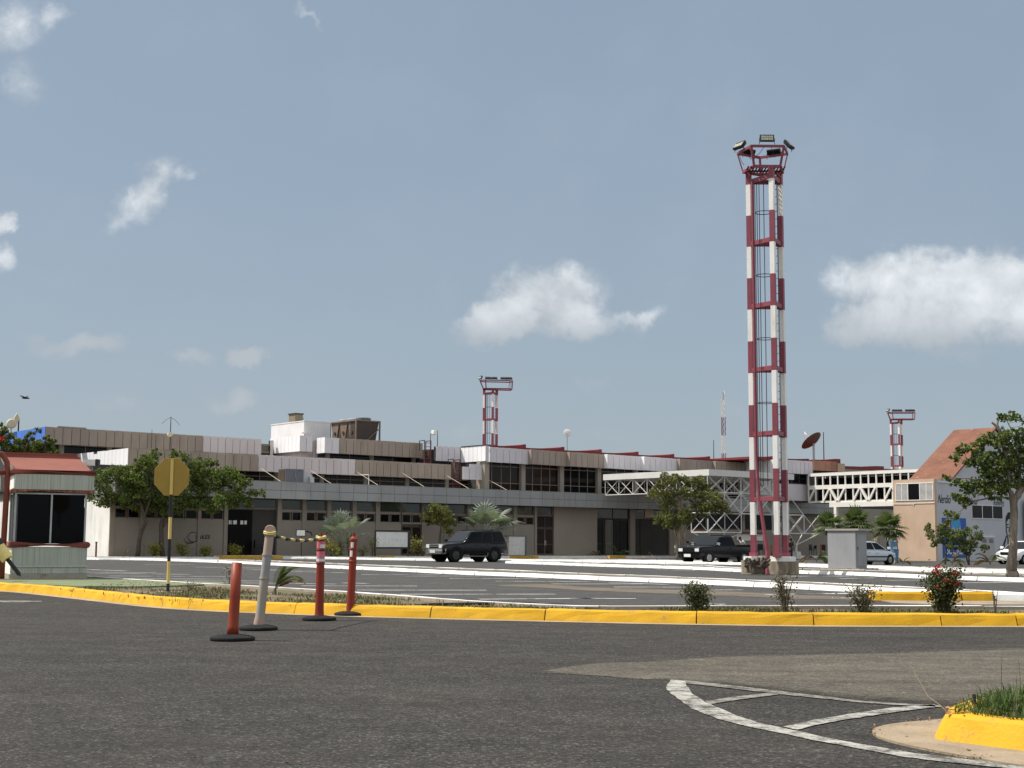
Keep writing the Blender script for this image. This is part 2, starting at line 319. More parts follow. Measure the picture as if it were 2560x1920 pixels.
# ------------------------------------------------------------------ mesh building
class MB:
    def __init__(s): s.v = []; s.f = []; s.m = []; s.names = []
    def mi(s, mat):
        if mat not in s.names: s.names.append(mat)
        return s.names.index(mat)
    def add(s, verts, faces, mat):
        o = len(s.v); s.v.extend([tuple(p) for p in verts]); k = s.mi(mat)
        for f in faces: s.f.append([i+o for i in f]); s.m.append(k)
    def box(s, a, b, mat, M4=None):
        x0, y0, z0 = a; x1, y1, z1 = b
        if x0 > x1: x0, x1 = x1, x0
        if y0 > y1: y0, y1 = y1, y0
        if z0 > z1: z0, z1 = z1, z0
        vs = [(x0,y0,z0),(x1,y0,z0),(x1,y1,z0),(x0,y1,z0),(x0,y0,z1),(x1,y0,z1),(x1,y1,z1),(x0,y1,z1)]
        if M4 is not None: vs = [M4 @ Vector(p) for p in vs]
        s.add(vs, [(0,3,2,1),(4,5,6,7),(0,1,5,4),(1,2,6,5),(2,3,7,6),(3,0,4,7)], mat); return s
    def prism(s, poly, z0, z1, mat, matside=None):
        n = len(poly)
        a = sum(poly[i][0]*poly[(i+1) % n][1]-poly[(i+1) % n][0]*poly[i][1] for i in range(n))
        if a < 0: poly = poly[::-1]
        z0s = z0 if isinstance(z0, (list, tuple)) else [z0]*n
        z1s = z1 if isinstance(z1, (list, tuple)) else [z1]*n
        vs = [(p[0], p[1], z0s[i]) for i, p in enumerate(poly)]+[(p[0], p[1], z1s[i]) for i, p in enumerate(poly)]
        s.add(vs, [tuple(range(n, 2*n)), tuple(range(n-1, -1, -1))], mat)
        s.add(vs, [(i, (i+1) % n, n+(i+1) % n, n+i) for i in range(n)], matside or mat); return s
    def vprism(s, poly, o, ax, ay, ad, depth, mat):
        """polygon in plane (ax, ay) at o, extruded along ad by depth"""
        n = len(poly); o = Vector(o); ax = Vector(ax); ay = Vector(ay); ad = Vector(ad)
        vs = [o+ax*p[0]+ay*p[1] for p in poly]+[o+ax*p[0]+ay*p[1]+ad*depth for p in poly]
        fs = [tuple(range(n-1, -1, -1)), tuple(range(n, 2*n))]+[(i, (i+1) % n, n+(i+1) % n, n+i) for i in range(n)]
        s.add(vs, fs, mat); return s
    def tube(s, pts, r, mat, n=6, cap=True):
        pts = [Vector(p) for p in pts]; k = len(pts)
        rs = r if isinstance(r, (list, tuple)) else [r]*k
        vs = []; prev = None
        for i, p in enumerate(pts):
            d = (pts[min(i+1, k-1)]-pts[max(i-1, 0)])
            if d.length < 1e-9: d = Vector((0, 0, 1))
            d.normalize()
            if prev is None:
                a = Vector((0, 0, 1)) if abs(d.z) < .9 else Vector((1, 0, 0))
                x = d.cross(a).normalized()
            else:
                x = (prev-d*prev.dot(d))
                x = x.normalized() if x.length > 1e-6 else d.orthogonal().normalized()
            prev = x; y = d.cross(x)
            for j in range(n):
                t = 2*math.pi*(j+.5)/n
                vs.append(p+(x*math.cos(t)+y*math.sin(t))*rs[i])
        fs = []
        for i in range(k-1):
            for j in range(n):
                a = i*n+j; b = i*n+(j+1) % n
                fs.append((a, b, b+n, a+n))
        if cap: fs.append(tuple(range(n-1, -1, -1))); fs.append(tuple(range((k-1)*n, k*n)))
        s.add(vs, fs, mat); return s
    def bar(s, a, b, w, mat, h=None):
        """square bar between two points"""
        a = Vector(a); b = Vector(b); d = (b-a); L_ = d.length; d.normalize(); h = h or w
        up = Vector((0, 0, 1)) if abs(d.z) < .95 else Vector((0, 1, 0))
        x = d.cross(up).normalized(); y = x.cross(d)
        vs = [a+x*sx*w/2+y*sy*h/2 for sx, sy in ((-1,-1),(1,-1),(1,1),(-1,1))]+[b+x*sx*w/2+y*sy*h/2 for sx, sy in ((-1,-1),(1,-1),(1,1),(-1,1))]
        s.add(vs, [(0,1,2,3),(7,6,5,4),(0,4,5,1),(1,5,6,2),(2,6,7,3),(3,7,4,0)], mat); return s
    def lathe(s, prof, mat, n=20, M4=None, mats=None):
        vs = []
        for r, z in prof:
            for j in range(n):
                t = 2*math.pi*j/n; p = Vector((r*math.cos(t), r*math.sin(t), z))
                vs.append(M4 @ p if M4 is not None else p)
        for i in range(len(prof)-1):
            s_f = []
            for j in range(n):
                a = i*n+j; b = i*n+(j+1) % n; s_f.append((a, b, b+n, a+n))
            s.addf(vs, s_f, mats[i] if mats else mat, first=(i == 0))
        o = s._lo
        k = s.mi(mats[0] if mats else mat)
        if prof[0][0] > 1e-5: s.f.append([o+j for j in range(n-1, -1, -1)]); s.m.append(k)
        if prof[-1][0] > 1e-5: s.f.append([o+(len(prof)-1)*n+j for j in range(n)]); s.m.append(s.mi(mats[-1] if mats else mat))
        return s
    def addf(s, vs, fs, mat, first):
        if first: s._lo = len(s.v); s.v.extend([tuple(p) for p in vs])
        k = s.mi(mat)
        for f in fs: s.f.append([i+s._lo for i in f]); s.m.append(k)
    def quad(s, a, b, c, d, mat): s.add([a, b, c, d], [(0,1,2,3)], mat); return s
    def build(s, name, parent=None, loc=None, smooth=False, bevel=0, bseg=2):
        me = bpy.data.meshes.new(name); me.from_pydata(s.v, [], s.f)
        for nm in s.names: me.materials.append(MATS[nm])
        me.polygons.foreach_set("material_index", s.m)
        if smooth: me.polygons.foreach_set("use_smooth", [True]*len(s.f))
        me.update()
        o = bpy.data.objects.new(name, me); COL.objects.link(o)
        if parent is not None: o.parent = parent
        if loc is not None: o.location = loc
        if bevel:
            md = o.modifiers.new("bevel", 'BEVEL'); md.width = bevel; md.segments = bseg; md.limit_method = 'ANGLE'; md.angle_limit = R(35)
        return o
def smooth_angle(o, deg=40):
    me = o.data
    bm = bmesh.new(); bm.from_mesh(me)
    for f in bm.faces: f.smooth = True
    for e in bm.edges:
        e.smooth = len(e.link_faces) == 2 and e.calc_face_angle(3.0) < R(deg)
    bm.to_mesh(me); bm.free(); return o

def tag(o, label, cat, group=None, kind=None):
    o["label"] = label; o["category"] = cat
    if group: o["group"] = group
    if kind: o["kind"] = kind
    return o
def thing(name, label, cat, loc=(0, 0, 0), rotz=0.0, group=None):
    o = bpy.data.objects.new(name, None); COL.objects.link(o); o.empty_display_size = .3
    o.location = loc; o.rotation_euler = (0, 0, rotz)
    return tag(o, label, cat, group)
def dup(root, loc=None, rotz=None, label=None, scale=None):
    r = root.copy(); COL.objects.link(r)
    if loc is not None: r.location = loc
    if rotz is not None: r.rotation_euler = (0, 0, rotz)
    if scale: r.scale = (scale,)*3
    if label: r["label"] = label
    for ch in list(root.children):
        c = ch.copy(); COL.objects.link(c); c.parent = r
        for g in list(ch.children):
            d = g.copy(); COL.objects.link(d); d.parent = c
    return r
def struct(mb, name, label, cat, **k):
    return tag(mb.build(name, **k), label, cat, kind="structure")
def text_into(mb, txt, size, o, ax, ay, mat, extrude=.012, shear=0.0, xs=1.0):
    cu = bpy.data.curves.new("t", 'FONT'); cu.body = txt; cu.size = size; cu.extrude = 0; cu.shear = shear
    ob = bpy.data.objects.new("t", cu); COL.objects.link(ob)
    dg = bpy.context.evaluated_depsgraph_get(); me = bpy.data.meshes.new_from_object(ob.evaluated_get(dg))
    o = Vector(o); ax = Vector(ax); ay = Vector(ay); az = ax.cross(ay)
    vs = [o+ax*(p.co.x*xs)+ay*p.co.y+az*extrude for p in me.vertices]
    mb.add(vs, [tuple(f.vertices) for f in me.polygons], mat)
    bpy.data.objects.remove(ob); bpy.data.curves.remove(cu); bpy.data.meshes.remove(me)
def ring(mb, o, ax, ay, rx, ry, w, mat, a0=0, a1=360, n=28, off=.01):
    o = Vector(o); ax = Vector(ax); ay = Vector(ay); az = ax.cross(ay)
    vs = []
    for i in range(n+1):
        t = R(a0+(a1-a0)*i/n); k = w*(.35+.65*math.sin(math.pi*i/n)) if a1-a0 < 360 else w
        for q in (-k/2, k/2): vs.append(o+ax*((rx+q)*math.cos(t))+ay*((ry+q)*math.sin(t))+az*off)
    mb.add(vs, [(2*i, 2*i+1, 2*i+3, 2*i+2) for i in range(n)], mat)

# 2D sweep for kerbs
def densify(pts, step):
    out = [Vector(pts[0][:2])]
    for a, b in zip(pts[:-1], pts[1:]):
        a = Vector(a[:2]); b = Vector(b[:2]); n = max(1, int((b-a).length/step))
        for i in range(1, n+1): out.append(a.lerp(b, i/n))
    return out
def smooth2(pts, it=2):
    pts = [Vector(p[:2]) for p in pts]
    for _ in range(it):
        q = [pts[0]]
        for a, b in zip(pts[:-1], pts[1:]): q += [a.lerp(b, .25), a.lerp(b, .75)]
        q.append(pts[-1]); pts = q
    return pts
def offset(pts, d):
    out = []
    for i, p in enumerate(pts):
        t = (pts[min(i+1, len(pts)-1)]-pts[max(i-1, 0)]).normalized()
        out.append(p+Vector((-t.y, t.x))*d)
    return out
def sweep(mb, pts, prof, mats, z=0.0, jit=0.0):
    n = len(pts); m = len(prof); vs = []
    for i, p in enumerate(pts):
        t = (pts[min(i+1, n-1)]-pts[max(i-1, 0)]).normalized(); nr = Vector((-t.y, t.x))
        for (o_, h) in prof:
            jx = rng.uniform(-jit, jit); jz = rng.uniform(-jit, jit) if h > .02 else 0
            vs.append((p.x+nr.x*(o_+jx), p.y+nr.y*(o_+jx), z+h+jz))
    o = len(mb.v); mb.v.extend(vs)
    for i in range(n-1):
        for j in range(m-1):
            a = o+i*m+j
            mb.f.append([a, a+m, a+m+1, a+1]); mb.m.append(mb.mi(mats[j]))
    mb.f.append([o+j for j in range(m)]); mb.m.append(mb.mi(mats[0]))
    mb.f.append([o+(n-1)*m+j for j in range(m-1, -1, -1)]); mb.m.append(mb.mi(mats[0]))
def kerb(mb, pts, prof, mats, joint=2.2, gap=.03, z=0.0, jit=.004, step=.3, joints=None):
    pts = densify(pts, step); d = [0]
    for a, b in zip(pts[:-1], pts[1:]): d.append(d[-1]+(b-a).length)
    def at(x):
        for i in range(len(d)-1):
            if d[i+1] >= x: return pts[i].lerp(pts[i+1], (x-d[i])/max(1e-9, d[i+1]-d[i]))
        return pts[-1]
    cuts = [0]
    if joints: cuts += [j for j in joints if 0 < j < d[-1]]
    else:
        x = joint*rng.uniform(.6, 1)
        while x < d[-1]-.5: cuts.append(x); x += joint*rng.uniform(.92, 1.08)
    cuts.append(d[-1])
    for a, b in zip(cuts[:-1], cuts[1:]):
        a2 = a+gap/2; b2 = b-gap/2
        seg = [at(a2)]+[p for p, q in zip(pts, d) if a2+.02 < q < b2-.02]+[at(b2)]
        dz = rng.uniform(-.006, .006)
        sweep(mb, seg, [(o_, h+(dz if h > .05 else 0)) for o_, h in prof], mats, z, jit)

def soft_edges(mat, scale=14.0):
    """let a thin ground layer fade out irregularly along its border (attribute 'cover')"""
    m = MATS[mat]; N = m.node_tree.nodes; L = m.node_tree.links; out = N["Material Output"]; b = N["Principled BSDF"]
    at = N.new("ShaderNodeAttribute"); at.attribute_name = "cover"; tc = N.new("ShaderNodeTexCoord")
    n = N.new("ShaderNodeTexNoise"); n.inputs["Scale"].default_value = scale; n.inputs["Detail"].default_value = 8; n.inputs["Roughness"].default_value = .7; L.new(tc.outputs["Object"], n.inputs["Vector"])
    ad = N.new("ShaderNodeMath"); ad.operation = 'ADD'; L.new(at.outputs["Fac"], ad.inputs[0]); L.new(n.outputs[0], ad.inputs[1])
    mr = N.new("ShaderNodeMapRange"); mr.inputs["From Min"].default_value = .62; mr.inputs["From Max"].default_value = 1.25; L.new(ad.outputs[0], mr.inputs[0])
    tr = N.new("ShaderNodeBsdfTransparent"); ms = N.new("ShaderNodeMixShader"); L.new(mr.outputs[0], ms.inputs[0]); L.new(tr.outputs[0], ms.inputs[1]); L.new(b.outputs[0], ms.inputs[2]); L.new(ms.outputs[0], out.inputs["Surface"])
def resample(pts, n):
    d = [0]
    for a, b in zip(pts[:-1], pts[1:]): d.append(d[-1]+(b-a).length)
    out = []; j = 0
    for i in range(n+1):
        x = d[-1]*i/n
        while j < len(d)-2 and d[j+1] < x: j += 1
        out.append(pts[j].lerp(pts[j+1], (x-d[j])/max(1e-9, d[j+1]-d[j])))
    return out
def soft_loft(top, bot, z, mat, name, label, cat, n=70, m_=10, e=5.0):
    A = resample(top, n); B = resample(bot, n); m = MB(); vs = []; cv = []
    for i in range(n+1):
        for j in range(m_+1):
            t = j/m_; p = A[i].lerp(B[i], t); vs.append((p.x, p.y, z)); cv.append(max(0, min(1, min(t, 1-t)*e, i/5.0, (n-i)/5.0)))
    m.add(vs, [(i*(m_+1)+j, (i+1)*(m_+1)+j, (i+1)*(m_+1)+j+1, i*(m_+1)+j+1) for i in range(n) for j in range(m_)], mat)
    o = struct(m, name, label, cat); at = o.data.attributes.new("cover", 'FLOAT', 'POINT')
    for i, c in enumerate(cv): at.data[i].value = c
    return o
soft_edges("asphalt_old", 6.0); soft_edges("sand_drift", 4.0)
# ------------------------------------------------------------------ light, sky
SUN = Vector((-.66, .03, 1.0)).normalized()
sl = bpy.data.lights.new("sun", 'SUN'); sl.energy = 4.6; sl.angle = R(.53); sl.color = (1, .95, .87)
so = bpy.data.objects.new("sun", sl); COL.objects.link(so)
so.rotation_euler = SUN.to_track_quat('Z', 'Y').to_euler()
w = bpy.data.worlds.new("World"); sc.world = w; w.use_nodes = True
nt = w.node_tree; N = nt.nodes; L = nt.links; N.clear()
out = N.new("ShaderNodeOutputWorld")
sky = N.new("ShaderNodeTexSky"); sky.sky_type = 'NISHITA'; sky.sun_disc = False
sky.sun_elevation = math.asin(SUN.z); sky.sun_rotation = math.atan2(SUN.x, SUN.y)
sky.altitude = 0; sky.air_density = 1.0; sky.dust_density = 1.2; sky.ozone_density = 1.5
hs = N.new("ShaderNodeHueSaturation"); hs.inputs["Saturation"].default_value = 1.05; hs.inputs["Value"].default_value = 1.0
L.new(sky.outputs[0], hs.inputs["Color"])
bg = N.new("ShaderNodeBackground"); bg.inputs["Strength"].default_value = .14
gm = N.new("ShaderNodeGamma"); gm.inputs[1].default_value = .30; L.new(hs.outputs[0], gm.inputs[0]); tn = N.new("ShaderNodeVectorMath"); tn.operation = "MULTIPLY"; tn.inputs[1].default_value = (1.52, 1.71, 1.90); L.new(gm.outputs[0], tn.inputs[0]); L.new(tn.outputs[0], bg.inputs["Color"])
tc = N.new("ShaderNodeTexCoord"); sx = N.new("ShaderNodeSeparateXYZ"); L.new(tc.outputs["Generated"], sx.inputs[0])
def mth(op, a, b=None, c=None, clamp=False):
    n = N.new("ShaderNodeMath"); n.operation = op; n.use_clamp = clamp
    for i, x in enumerate((a, b, c)):
        if x is None: continue
        if isinstance(x, (int, float)): n.inputs[i].default_value = x
        else: L.new(x, n.inputs[i])
    return n.outputs[0]
ysafe = mth('MAXIMUM', sx.outputs[1], .02)
ca = mth('DIVIDE', sx.outputs[0], ysafe); cb = mth('DIVIDE', sx.outputs[2], ysafe)
cv = N.new("ShaderNodeCombineXYZ"); L.new(ca, cv.inputs[0]); L.new(cb, cv.inputs[1])
# turbulent warp so that the cloud borders curl
wpn = N.new("ShaderNodeTexNoise"); wpn.inputs["Scale"].default_value = 24; wpn.inputs["Detail"].default_value = 7; wpn.inputs["Roughness"].default_value = .62; L.new(cv.outputs[0], wpn.inputs[0])
wps = N.new("ShaderNodeVectorMath"); wps.operation = 'SUBTRACT'; wps.inputs[1].default_value = (.5, .5, .5); L.new(wpn.outputs["Color"], wps.inputs[0])
wpa = N.new("ShaderNodeVectorMath"); wpa.operation = 'MULTIPLY_ADD'; wpa.inputs[1].default_value = (.050, .042, 0); L.new(wps.outputs[0], wpa.inputs[0]); L.new(cv.outputs[0], wpa.inputs[2])
def nz(scale, det, rough, off=(0, 0, 0), dist=0.0):
    mp = N.new("ShaderNodeMapping"); mp.inputs["Location"].default_value = off; L.new(cv.outputs[0], mp.inputs[0])
    n = N.new("ShaderNodeTexNoise"); n.inputs["Scale"].default_value = scale; n.inputs["Detail"].default_value = det
    n.inputs["Roughness"].default_value = rough; n.inputs["Distortion"].default_value = dist; L.new(mp.outputs[0], n.inputs[0]); return n.outputs[0]
# cumulus patches: bearing and height of each patch, extent, tilt and density
CL = [(1375,740,185,112,0,1.0),(1255,805,165,70,-12,1.0),(1400,800,190,70,0,.8),(1590,785,130,36,-22,.55),(1500,815,130,45,0,.55),
      (2270,705,240,110,0,1.0),(2440,700,240,115,0,1.0),(2170,800,170,80,-15,.95),(2330,795,290,115,0,1.0),(2560,780,220,130,0,.95),(2130,720,130,70,0,.55),(2420,890,260,40,0,.45),
      (345,500,170,74,-48,.62),(400,445,70,45,-30,.55),(470,435,80,26,-8,.42),(535,430,35,25,-20,.35),
      (10,545,60,42,0,1.0),(10,640,75,70,0,.6),(30,70,170,120,0,.50),(60,210,120,130,0,.42),(130,40,60,60,0,.5),
      (190,858,190,46,0,.60),(630,882,90,42,-8,.80),(470,880,120,34,0,.52),(570,996,130,46,-6,.66),(275,1015,120,50,0,.58),
      (755,40,90,22,48,.4),(830,900,200,40,0,.28),(1120,930,130,40,0,.33),(1480,945,180,60,0,.34),(1700,920,200,60,0,.3),(1150,1080,190,50,0,.40),(1820,1030,150,60,0,.34),
      (1500,1075,170,45,0,.36),(140,1010,120,40,0,.3),(1690,700,90,45,0,.28),(900,740,160,50,0,.2)]
tot = None
for (u, v, ru, rv, ang, amp) in CL:
    d = ray(u, v); mp = N.new("ShaderNodeMapping"); mp.vector_type = 'TEXTURE'
    mp.inputs["Location"].default_value = (d.x/d.y, d.z/d.y, 0)
    mp.inputs["Rotation"].default_value = (0, 0, R(-ang))
    mp.inputs["Scale"].default_value = (ru/FPX*1.15, rv/FPX*1.15, 1)
    L.new(wpa.outputs[0], mp.inputs[0])
    ln = N.new("ShaderNodeVectorMath"); ln.operation = 'LENGTH'; L.new(mp.outputs[0], ln.inputs[0])
    mr = N.new("ShaderNodeMapRange"); mr.interpolation_type = 'SMOOTHSTEP'
    mr.inputs["From Min"].default_value = 0; mr.inputs["From Max"].default_value = 1.25; mr.inputs["To Min"].default_value = amp; mr.inputs["To Max"].default_value = 0
    L.new(ln.outputs["Value"], mr.inputs[0])
    tot = mr.outputs[0] if tot is None else mth('SMOOTH_MAX', tot, mr.outputs[0], .12)
front = mth('GREATER_THAN', sx.outputs[1], .05)
n1 = nz(16, 8, .56, (3.1, 1.7, 0), .25); n2 = nz(62, 6, .62, (1.2, 7.7, 2), .3); n0 = nz(5, 4, .5, (9.1, 4.0, 1))
nn = mth('ADD', mth('MULTIPLY', mth('SUBTRACT', n1, .5), 1.2), mth('MULTIPLY', mth('SUBTRACT', n2, .5), .60))
den = mth('ADD', tot, mth('MULTIPLY', nn, mth('ADD', mth('MULTIPLY', tot, 1.0), .10)))
mk = N.new("ShaderNodeMapRange"); mk.interpolation_type = 'SMOOTHSTEP'; mk.inputs["From Min"].default_value = .25; mk.inputs["From Max"].default_value = .74
L.new(den, mk.inputs[0]); mask = mth('MULTIPLY', mk.outputs[0], front)
# thin veil low over the land
veil = mth('MULTIPLY', mth('MULTIPLY', mth('SUBTRACT', n0, .42, clamp=True), 1.1), front)
mask = mth('MAXIMUM', mask, mth("MULTIPLY", mth("ADD", veil, mth("MULTIPLY", mth("SUBTRACT", n1, .50, clamp=True), mth("MULTIPLY", mth("SUBTRACT", .16, cb, clamp=True), 12.0))), .32))
# lit from upper left: compare density with density a little towards the sun
def denoff(dx, dy):
    a = nz(16, 8, .56, (3.1-dx, 1.7-dy, 0), .25); return a
grad = mth('SUBTRACT', n1, denoff(-.014, .018))
lit = mth('ADD', mth('MULTIPLY', grad, 2.2), mth('MULTIPLY', mth('SUBTRACT', den, .55), .55))
lit = mth('ADD', lit, .42, clamp=True)
# undersides of the big right-hand bank are grey
dR = ray(2420, 760); dB = ray(2420, 870); 
mrb = N.new("ShaderNodeMapRange"); mrb.interpolation_type = 'SMOOTHSTEP'
mrb.inputs["From Min"].default_value = dB.z/dB.y; mrb.inputs["From Max"].default_value = dR.z/dR.y
mrb.inputs["To Min"].default_value = .05; mrb.inputs["To Max"].default_value = 1.0; L.new(cb, mrb.inputs[0])
lit = mth('MULTIPLY', lit, mrb.outputs[0])
cm = N.new("ShaderNodeMix"); cm.data_type = 'RGBA'; L.new(lit, cm.inputs["Factor"])
cm.inputs["A"].default_value = (.385, .425, .465, 1); cm.inputs["B"].default_value = (.70, .74, .78, 1)
bg2 = N.new("ShaderNodeBackground"); bg2.inputs["Strength"].default_value = 1.0; L.new(cm.outputs["Result"], bg2.inputs["Color"])
mxs = N.new("ShaderNodeMixShader"); L.new(mask, mxs.inputs[0]); L.new(bg.outputs[0], mxs.inputs[1]); L.new(bg2.outputs[0], mxs.inputs[2])
# unseen broken cumulus overhead and behind the viewer, added to raise ambient light
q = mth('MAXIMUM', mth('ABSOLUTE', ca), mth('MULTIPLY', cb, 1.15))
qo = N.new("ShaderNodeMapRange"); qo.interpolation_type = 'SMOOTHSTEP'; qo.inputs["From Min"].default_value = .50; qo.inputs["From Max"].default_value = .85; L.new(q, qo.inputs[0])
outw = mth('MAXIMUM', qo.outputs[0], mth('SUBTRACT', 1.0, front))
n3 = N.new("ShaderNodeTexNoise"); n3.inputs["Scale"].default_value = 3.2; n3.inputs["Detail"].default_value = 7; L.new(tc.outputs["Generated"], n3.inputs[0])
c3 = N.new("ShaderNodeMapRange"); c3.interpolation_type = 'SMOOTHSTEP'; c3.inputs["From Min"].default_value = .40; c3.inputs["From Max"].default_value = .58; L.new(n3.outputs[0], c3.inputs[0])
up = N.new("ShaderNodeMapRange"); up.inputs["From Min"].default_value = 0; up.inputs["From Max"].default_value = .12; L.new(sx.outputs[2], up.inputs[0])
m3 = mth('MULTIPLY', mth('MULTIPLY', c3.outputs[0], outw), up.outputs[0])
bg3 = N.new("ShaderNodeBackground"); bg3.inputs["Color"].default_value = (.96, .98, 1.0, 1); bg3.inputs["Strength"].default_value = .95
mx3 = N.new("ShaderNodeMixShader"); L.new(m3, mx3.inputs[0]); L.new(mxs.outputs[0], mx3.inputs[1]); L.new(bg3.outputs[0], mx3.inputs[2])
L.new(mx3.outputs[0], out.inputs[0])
sc.view_settings.view_transform = 'Standard'; sc.view_settings.look = 'None'; sc.view_settings.exposure = 0.25; sc.view_settings.gamma = 1.0
sc.view_settings.use_curve_mapping = False
sc.cycles.max_bounces = 6; sc.cycles.diffuse_bounces = 3; sc.cycles.glossy_bounces = 3; sc.cycles.transmission_bounces = 2
sc.cycles.use_denoising = True

# ------------------------------------------------------------------ ground, road, lot
def g2(lst, z=0.0): return [Vector(G(u, v, z)[:2]) for u, v in lst]
m = MB(); m.prism([(-6000, -300), (6000, -300), (6000, 9000), (-6000, 9000)], -.5, -.03, "sandy"); struct(m, "ground", "dry sandy ground reaching out to the horizon", "ground")
YK = g2([(-900, 1432), (-500, 1447), (-200, 1463), (0, 1477), (65, 1480.5), (180, 1493), (286.8, 1505), (370, 1514.5), (454.6, 1522), (570, 1528.5), (718, 1534), (860, 1539.5), (1057, 1545), (1220, 1549), (1381, 1552.6), (1550, 1556.5), (1721, 1559.8), (1885, 1562.5), (2048, 1564.5), (2329, 1565), (2560, 1565.5), (3000, 1567), (3600, 1569)])
YK = smooth2(YK, 2)
m = MB(); m.prism([(-200, -60), (120, -60)]+[tuple(YK[-1]+Vector((60, 0)))]+[tuple(p) for p in YK[::-1]]+[tuple(YK[0]+Vector((-120, 20)))], -.4, 0.0, "asphalt_road")
struct(m, "road", "dark coarse asphalt road in front of the yellow kerb", "road")
m = MB(); m.prism([(-150, 14), (150, 14), (190, 170), (-150, 130)], -.45, -.006, "asphalt_lot"); struct(m, "parking_lot", "grey asphalt parking lot in front of the terminal", "parking lot")
# gutter strip at the foot of the yellow kerb
m = MB(); sweep(m, YK, [(-.26, .004), (-.03, .006)], ["gutter"], 0, 0); struct(m, "gutter_strip", "sandy concrete gutter strip along the foot of the yellow kerb", "gutter")
# older asphalt patch
def irregular(pts, n=8, j=.05):
    out = []
    for a, b in zip(pts, pts[1:]+pts[:1]):
        for i in range(n): out.append(a.lerp(b, i/n)+Vector((rng.uniform(-j, j), rng.uniform(-j, j)*2)))
    return out
def cz(lst, s=.434, o=(1600, 1500)): return [(o[0]+x*s, o[1]+y*s) for x, y in lst]
ptop = g2([(1330, 1681), (1400, 1670), (1500, 1656)]+cz([(0, 355), (500, 322), (1000, 309), (1500, 297), (1700, 286), (2212, 270), (3600, 250)]))
pbot = g2([(1332, 1683), (1420, 1686), (1500, 1692), (1570, 1699)]+cz([(20, 464), (150, 468), (265, 474), (500, 494), (800, 528), (1050, 560), (1300, 590), (1500, 602), (1750, 618), (2212, 700), (3600, 800)]))
soft_loft(ptop, pbot, .004, "asphalt_old", "asphalt_patch", "tongue of older sandy asphalt crossing the road", "asphalt", n=90, m_=12, e=9)

def strip(mb, a, b, mat, z=.0055, j=.006, n=6):
    """painted marking between two outlines given in the survey picture, laid on the road"""
    A = []; B = []
    for q, O in ((a, A), (b, B)):
        p = g2(q)
        for s, e in zip(p[:-1], p[1:]):
            for i in range(n): O.append(s.lerp(e, i/n)+Vector((rng.uniform(-j, j), rng.uniform(-j, j))))
        O.append(p[-1])
    k = min(len(A), len(B))
    vs = [(p.x, p.y, z) for p in A[:k]]+[(p.x, p.y, z) for p in B[:k]]
    mb.add(vs, [(i, i+1, k+i+1, k+i) for i in range(k-1)], mat)
m = MB()
strip(m, cz([(175, 461), (148, 510), (180, 545), (300, 630), (450, 690), (640, 737), (800, 768), (1000, 812), (1300, 868), (1500, 905), (1700, 932), (2000, 962), (2400, 1002), (3200, 1075)]),
         cz([(265, 470), (268, 490), (300, 540), (378, 592), (560, 672), (710, 718), (880, 752), (1080, 798), (1350, 848), (1580, 888), (1790, 911), (2040, 940), (2430, 978), (3200, 1040)]), "road_paint")
struct(m, "road_marking", "curved white edge line sweeping round the island nose", "road marking")
m = MB()
strip(m, cz([(255, 466), (500, 492), (800, 528), (1050, 558), (1300, 588), (1500, 600), (1735, 612)]), cz([(270, 484), (500, 510), (800, 546), (1050, 572), (1300, 598), (1500, 610), (1735, 622)]), "road_paint_faint", z=.0065)
struct(m, "road_marking", "worn white line along the edge of the old asphalt", "road marking")
m = MB(); strip(m, cz([(378, 585), (560, 560), (740, 540)]), cz([(400, 605), (570, 578), (800, 548)]), "road_paint_faint", z=.0065)
struct(m, "road_marking", "short faded white bar at the tip of the hatched wedge", "road marking")
m = MB(); strip(m, cz([(820, 735), (1000, 696), (1200, 662), (1450, 626), (1700, 606)]), cz([(905, 753), (1020, 722), (1220, 688), (1460, 652), (1700, 622)]), "road_paint", z=.0065)
struct(m, "road_marking", "broad white bar across the hatched wedge", "road marking")
m = MB(); strip(m, [(-60, 1501), (40, 1502), (104, 1503)], [(-60, 1506), (40, 1506.5), (104, 1505)], "road_paint_faint"); struct(m, "road_marking", "faint white dash beside the left end of the kerb", "road marking")

# ------------------------------------------------------------------ yellow kerb + planted verge + white back kerb
dist = [0]
YD = densify(YK, .3)
def along(uv):
    p = Vector(G(*uv)[:2]); best = 0; bd = 1e9; d = 0
    for a, b in zip(YD[:-1], YD[1:]):
        if (a-p).length < bd: bd = (a-p).length; best = d
        d += (b-a).length
    return best
jn = sorted(along(q) for q in [(-300, 1457), (75, 1482), (180, 1493), (290, 1505), (458, 1522), (720, 1534), (1057, 1545), (1381, 1552.6), (1721, 1559.8), (2047, 1564.5), (2327, 1565), (2526, 1565.5), (2900, 1566)])
m = MB()
kerb(m, YK, [(0, 0), (.035, .10), (.055, .150), (.085, .168), (.20, .170), (.21, 0)], ["kerb_yellow"]*5, joints=jn, gap=.018, jit=.006, step=.2)
sweep(m, offset(YD, .06), [(0, 0), (0, .13), (.12, .13), (.12, 0)], ["joint_dark"]*3)
struct(m, "kerb", "long yellow painted kerb of jointed concrete blocks", "kerb")
BK = g2([(-700, 1405), (-300, 1416), (0, 1428), (214, 1440.5), (430, 1454), (640, 1464.5), (840, 1476), (1000, 1488), (1129, 1498.6), (1245, 1504.5), (1350, 1510), (1480, 1515), (1700, 1514.5), (1900, 1514), (2120, 1513.8), (2560, 1514.8), (3000, 1516), (3600, 1518)], .17)
BK = smooth2(BK, 1)
m = MB(); kerb(m, offset(densify(BK, .5), -.07), [(0, .0), (0, .165), (.012, .17), (.15, .17), (.17, .0)], ["concrete", "concrete", "kerb_white", "kerb_white"], joint=3.0, gap=.012, jit=.003, step=.5)
struct(m, "kerb", "low white topped kerb behind the planted verge", "kerb")
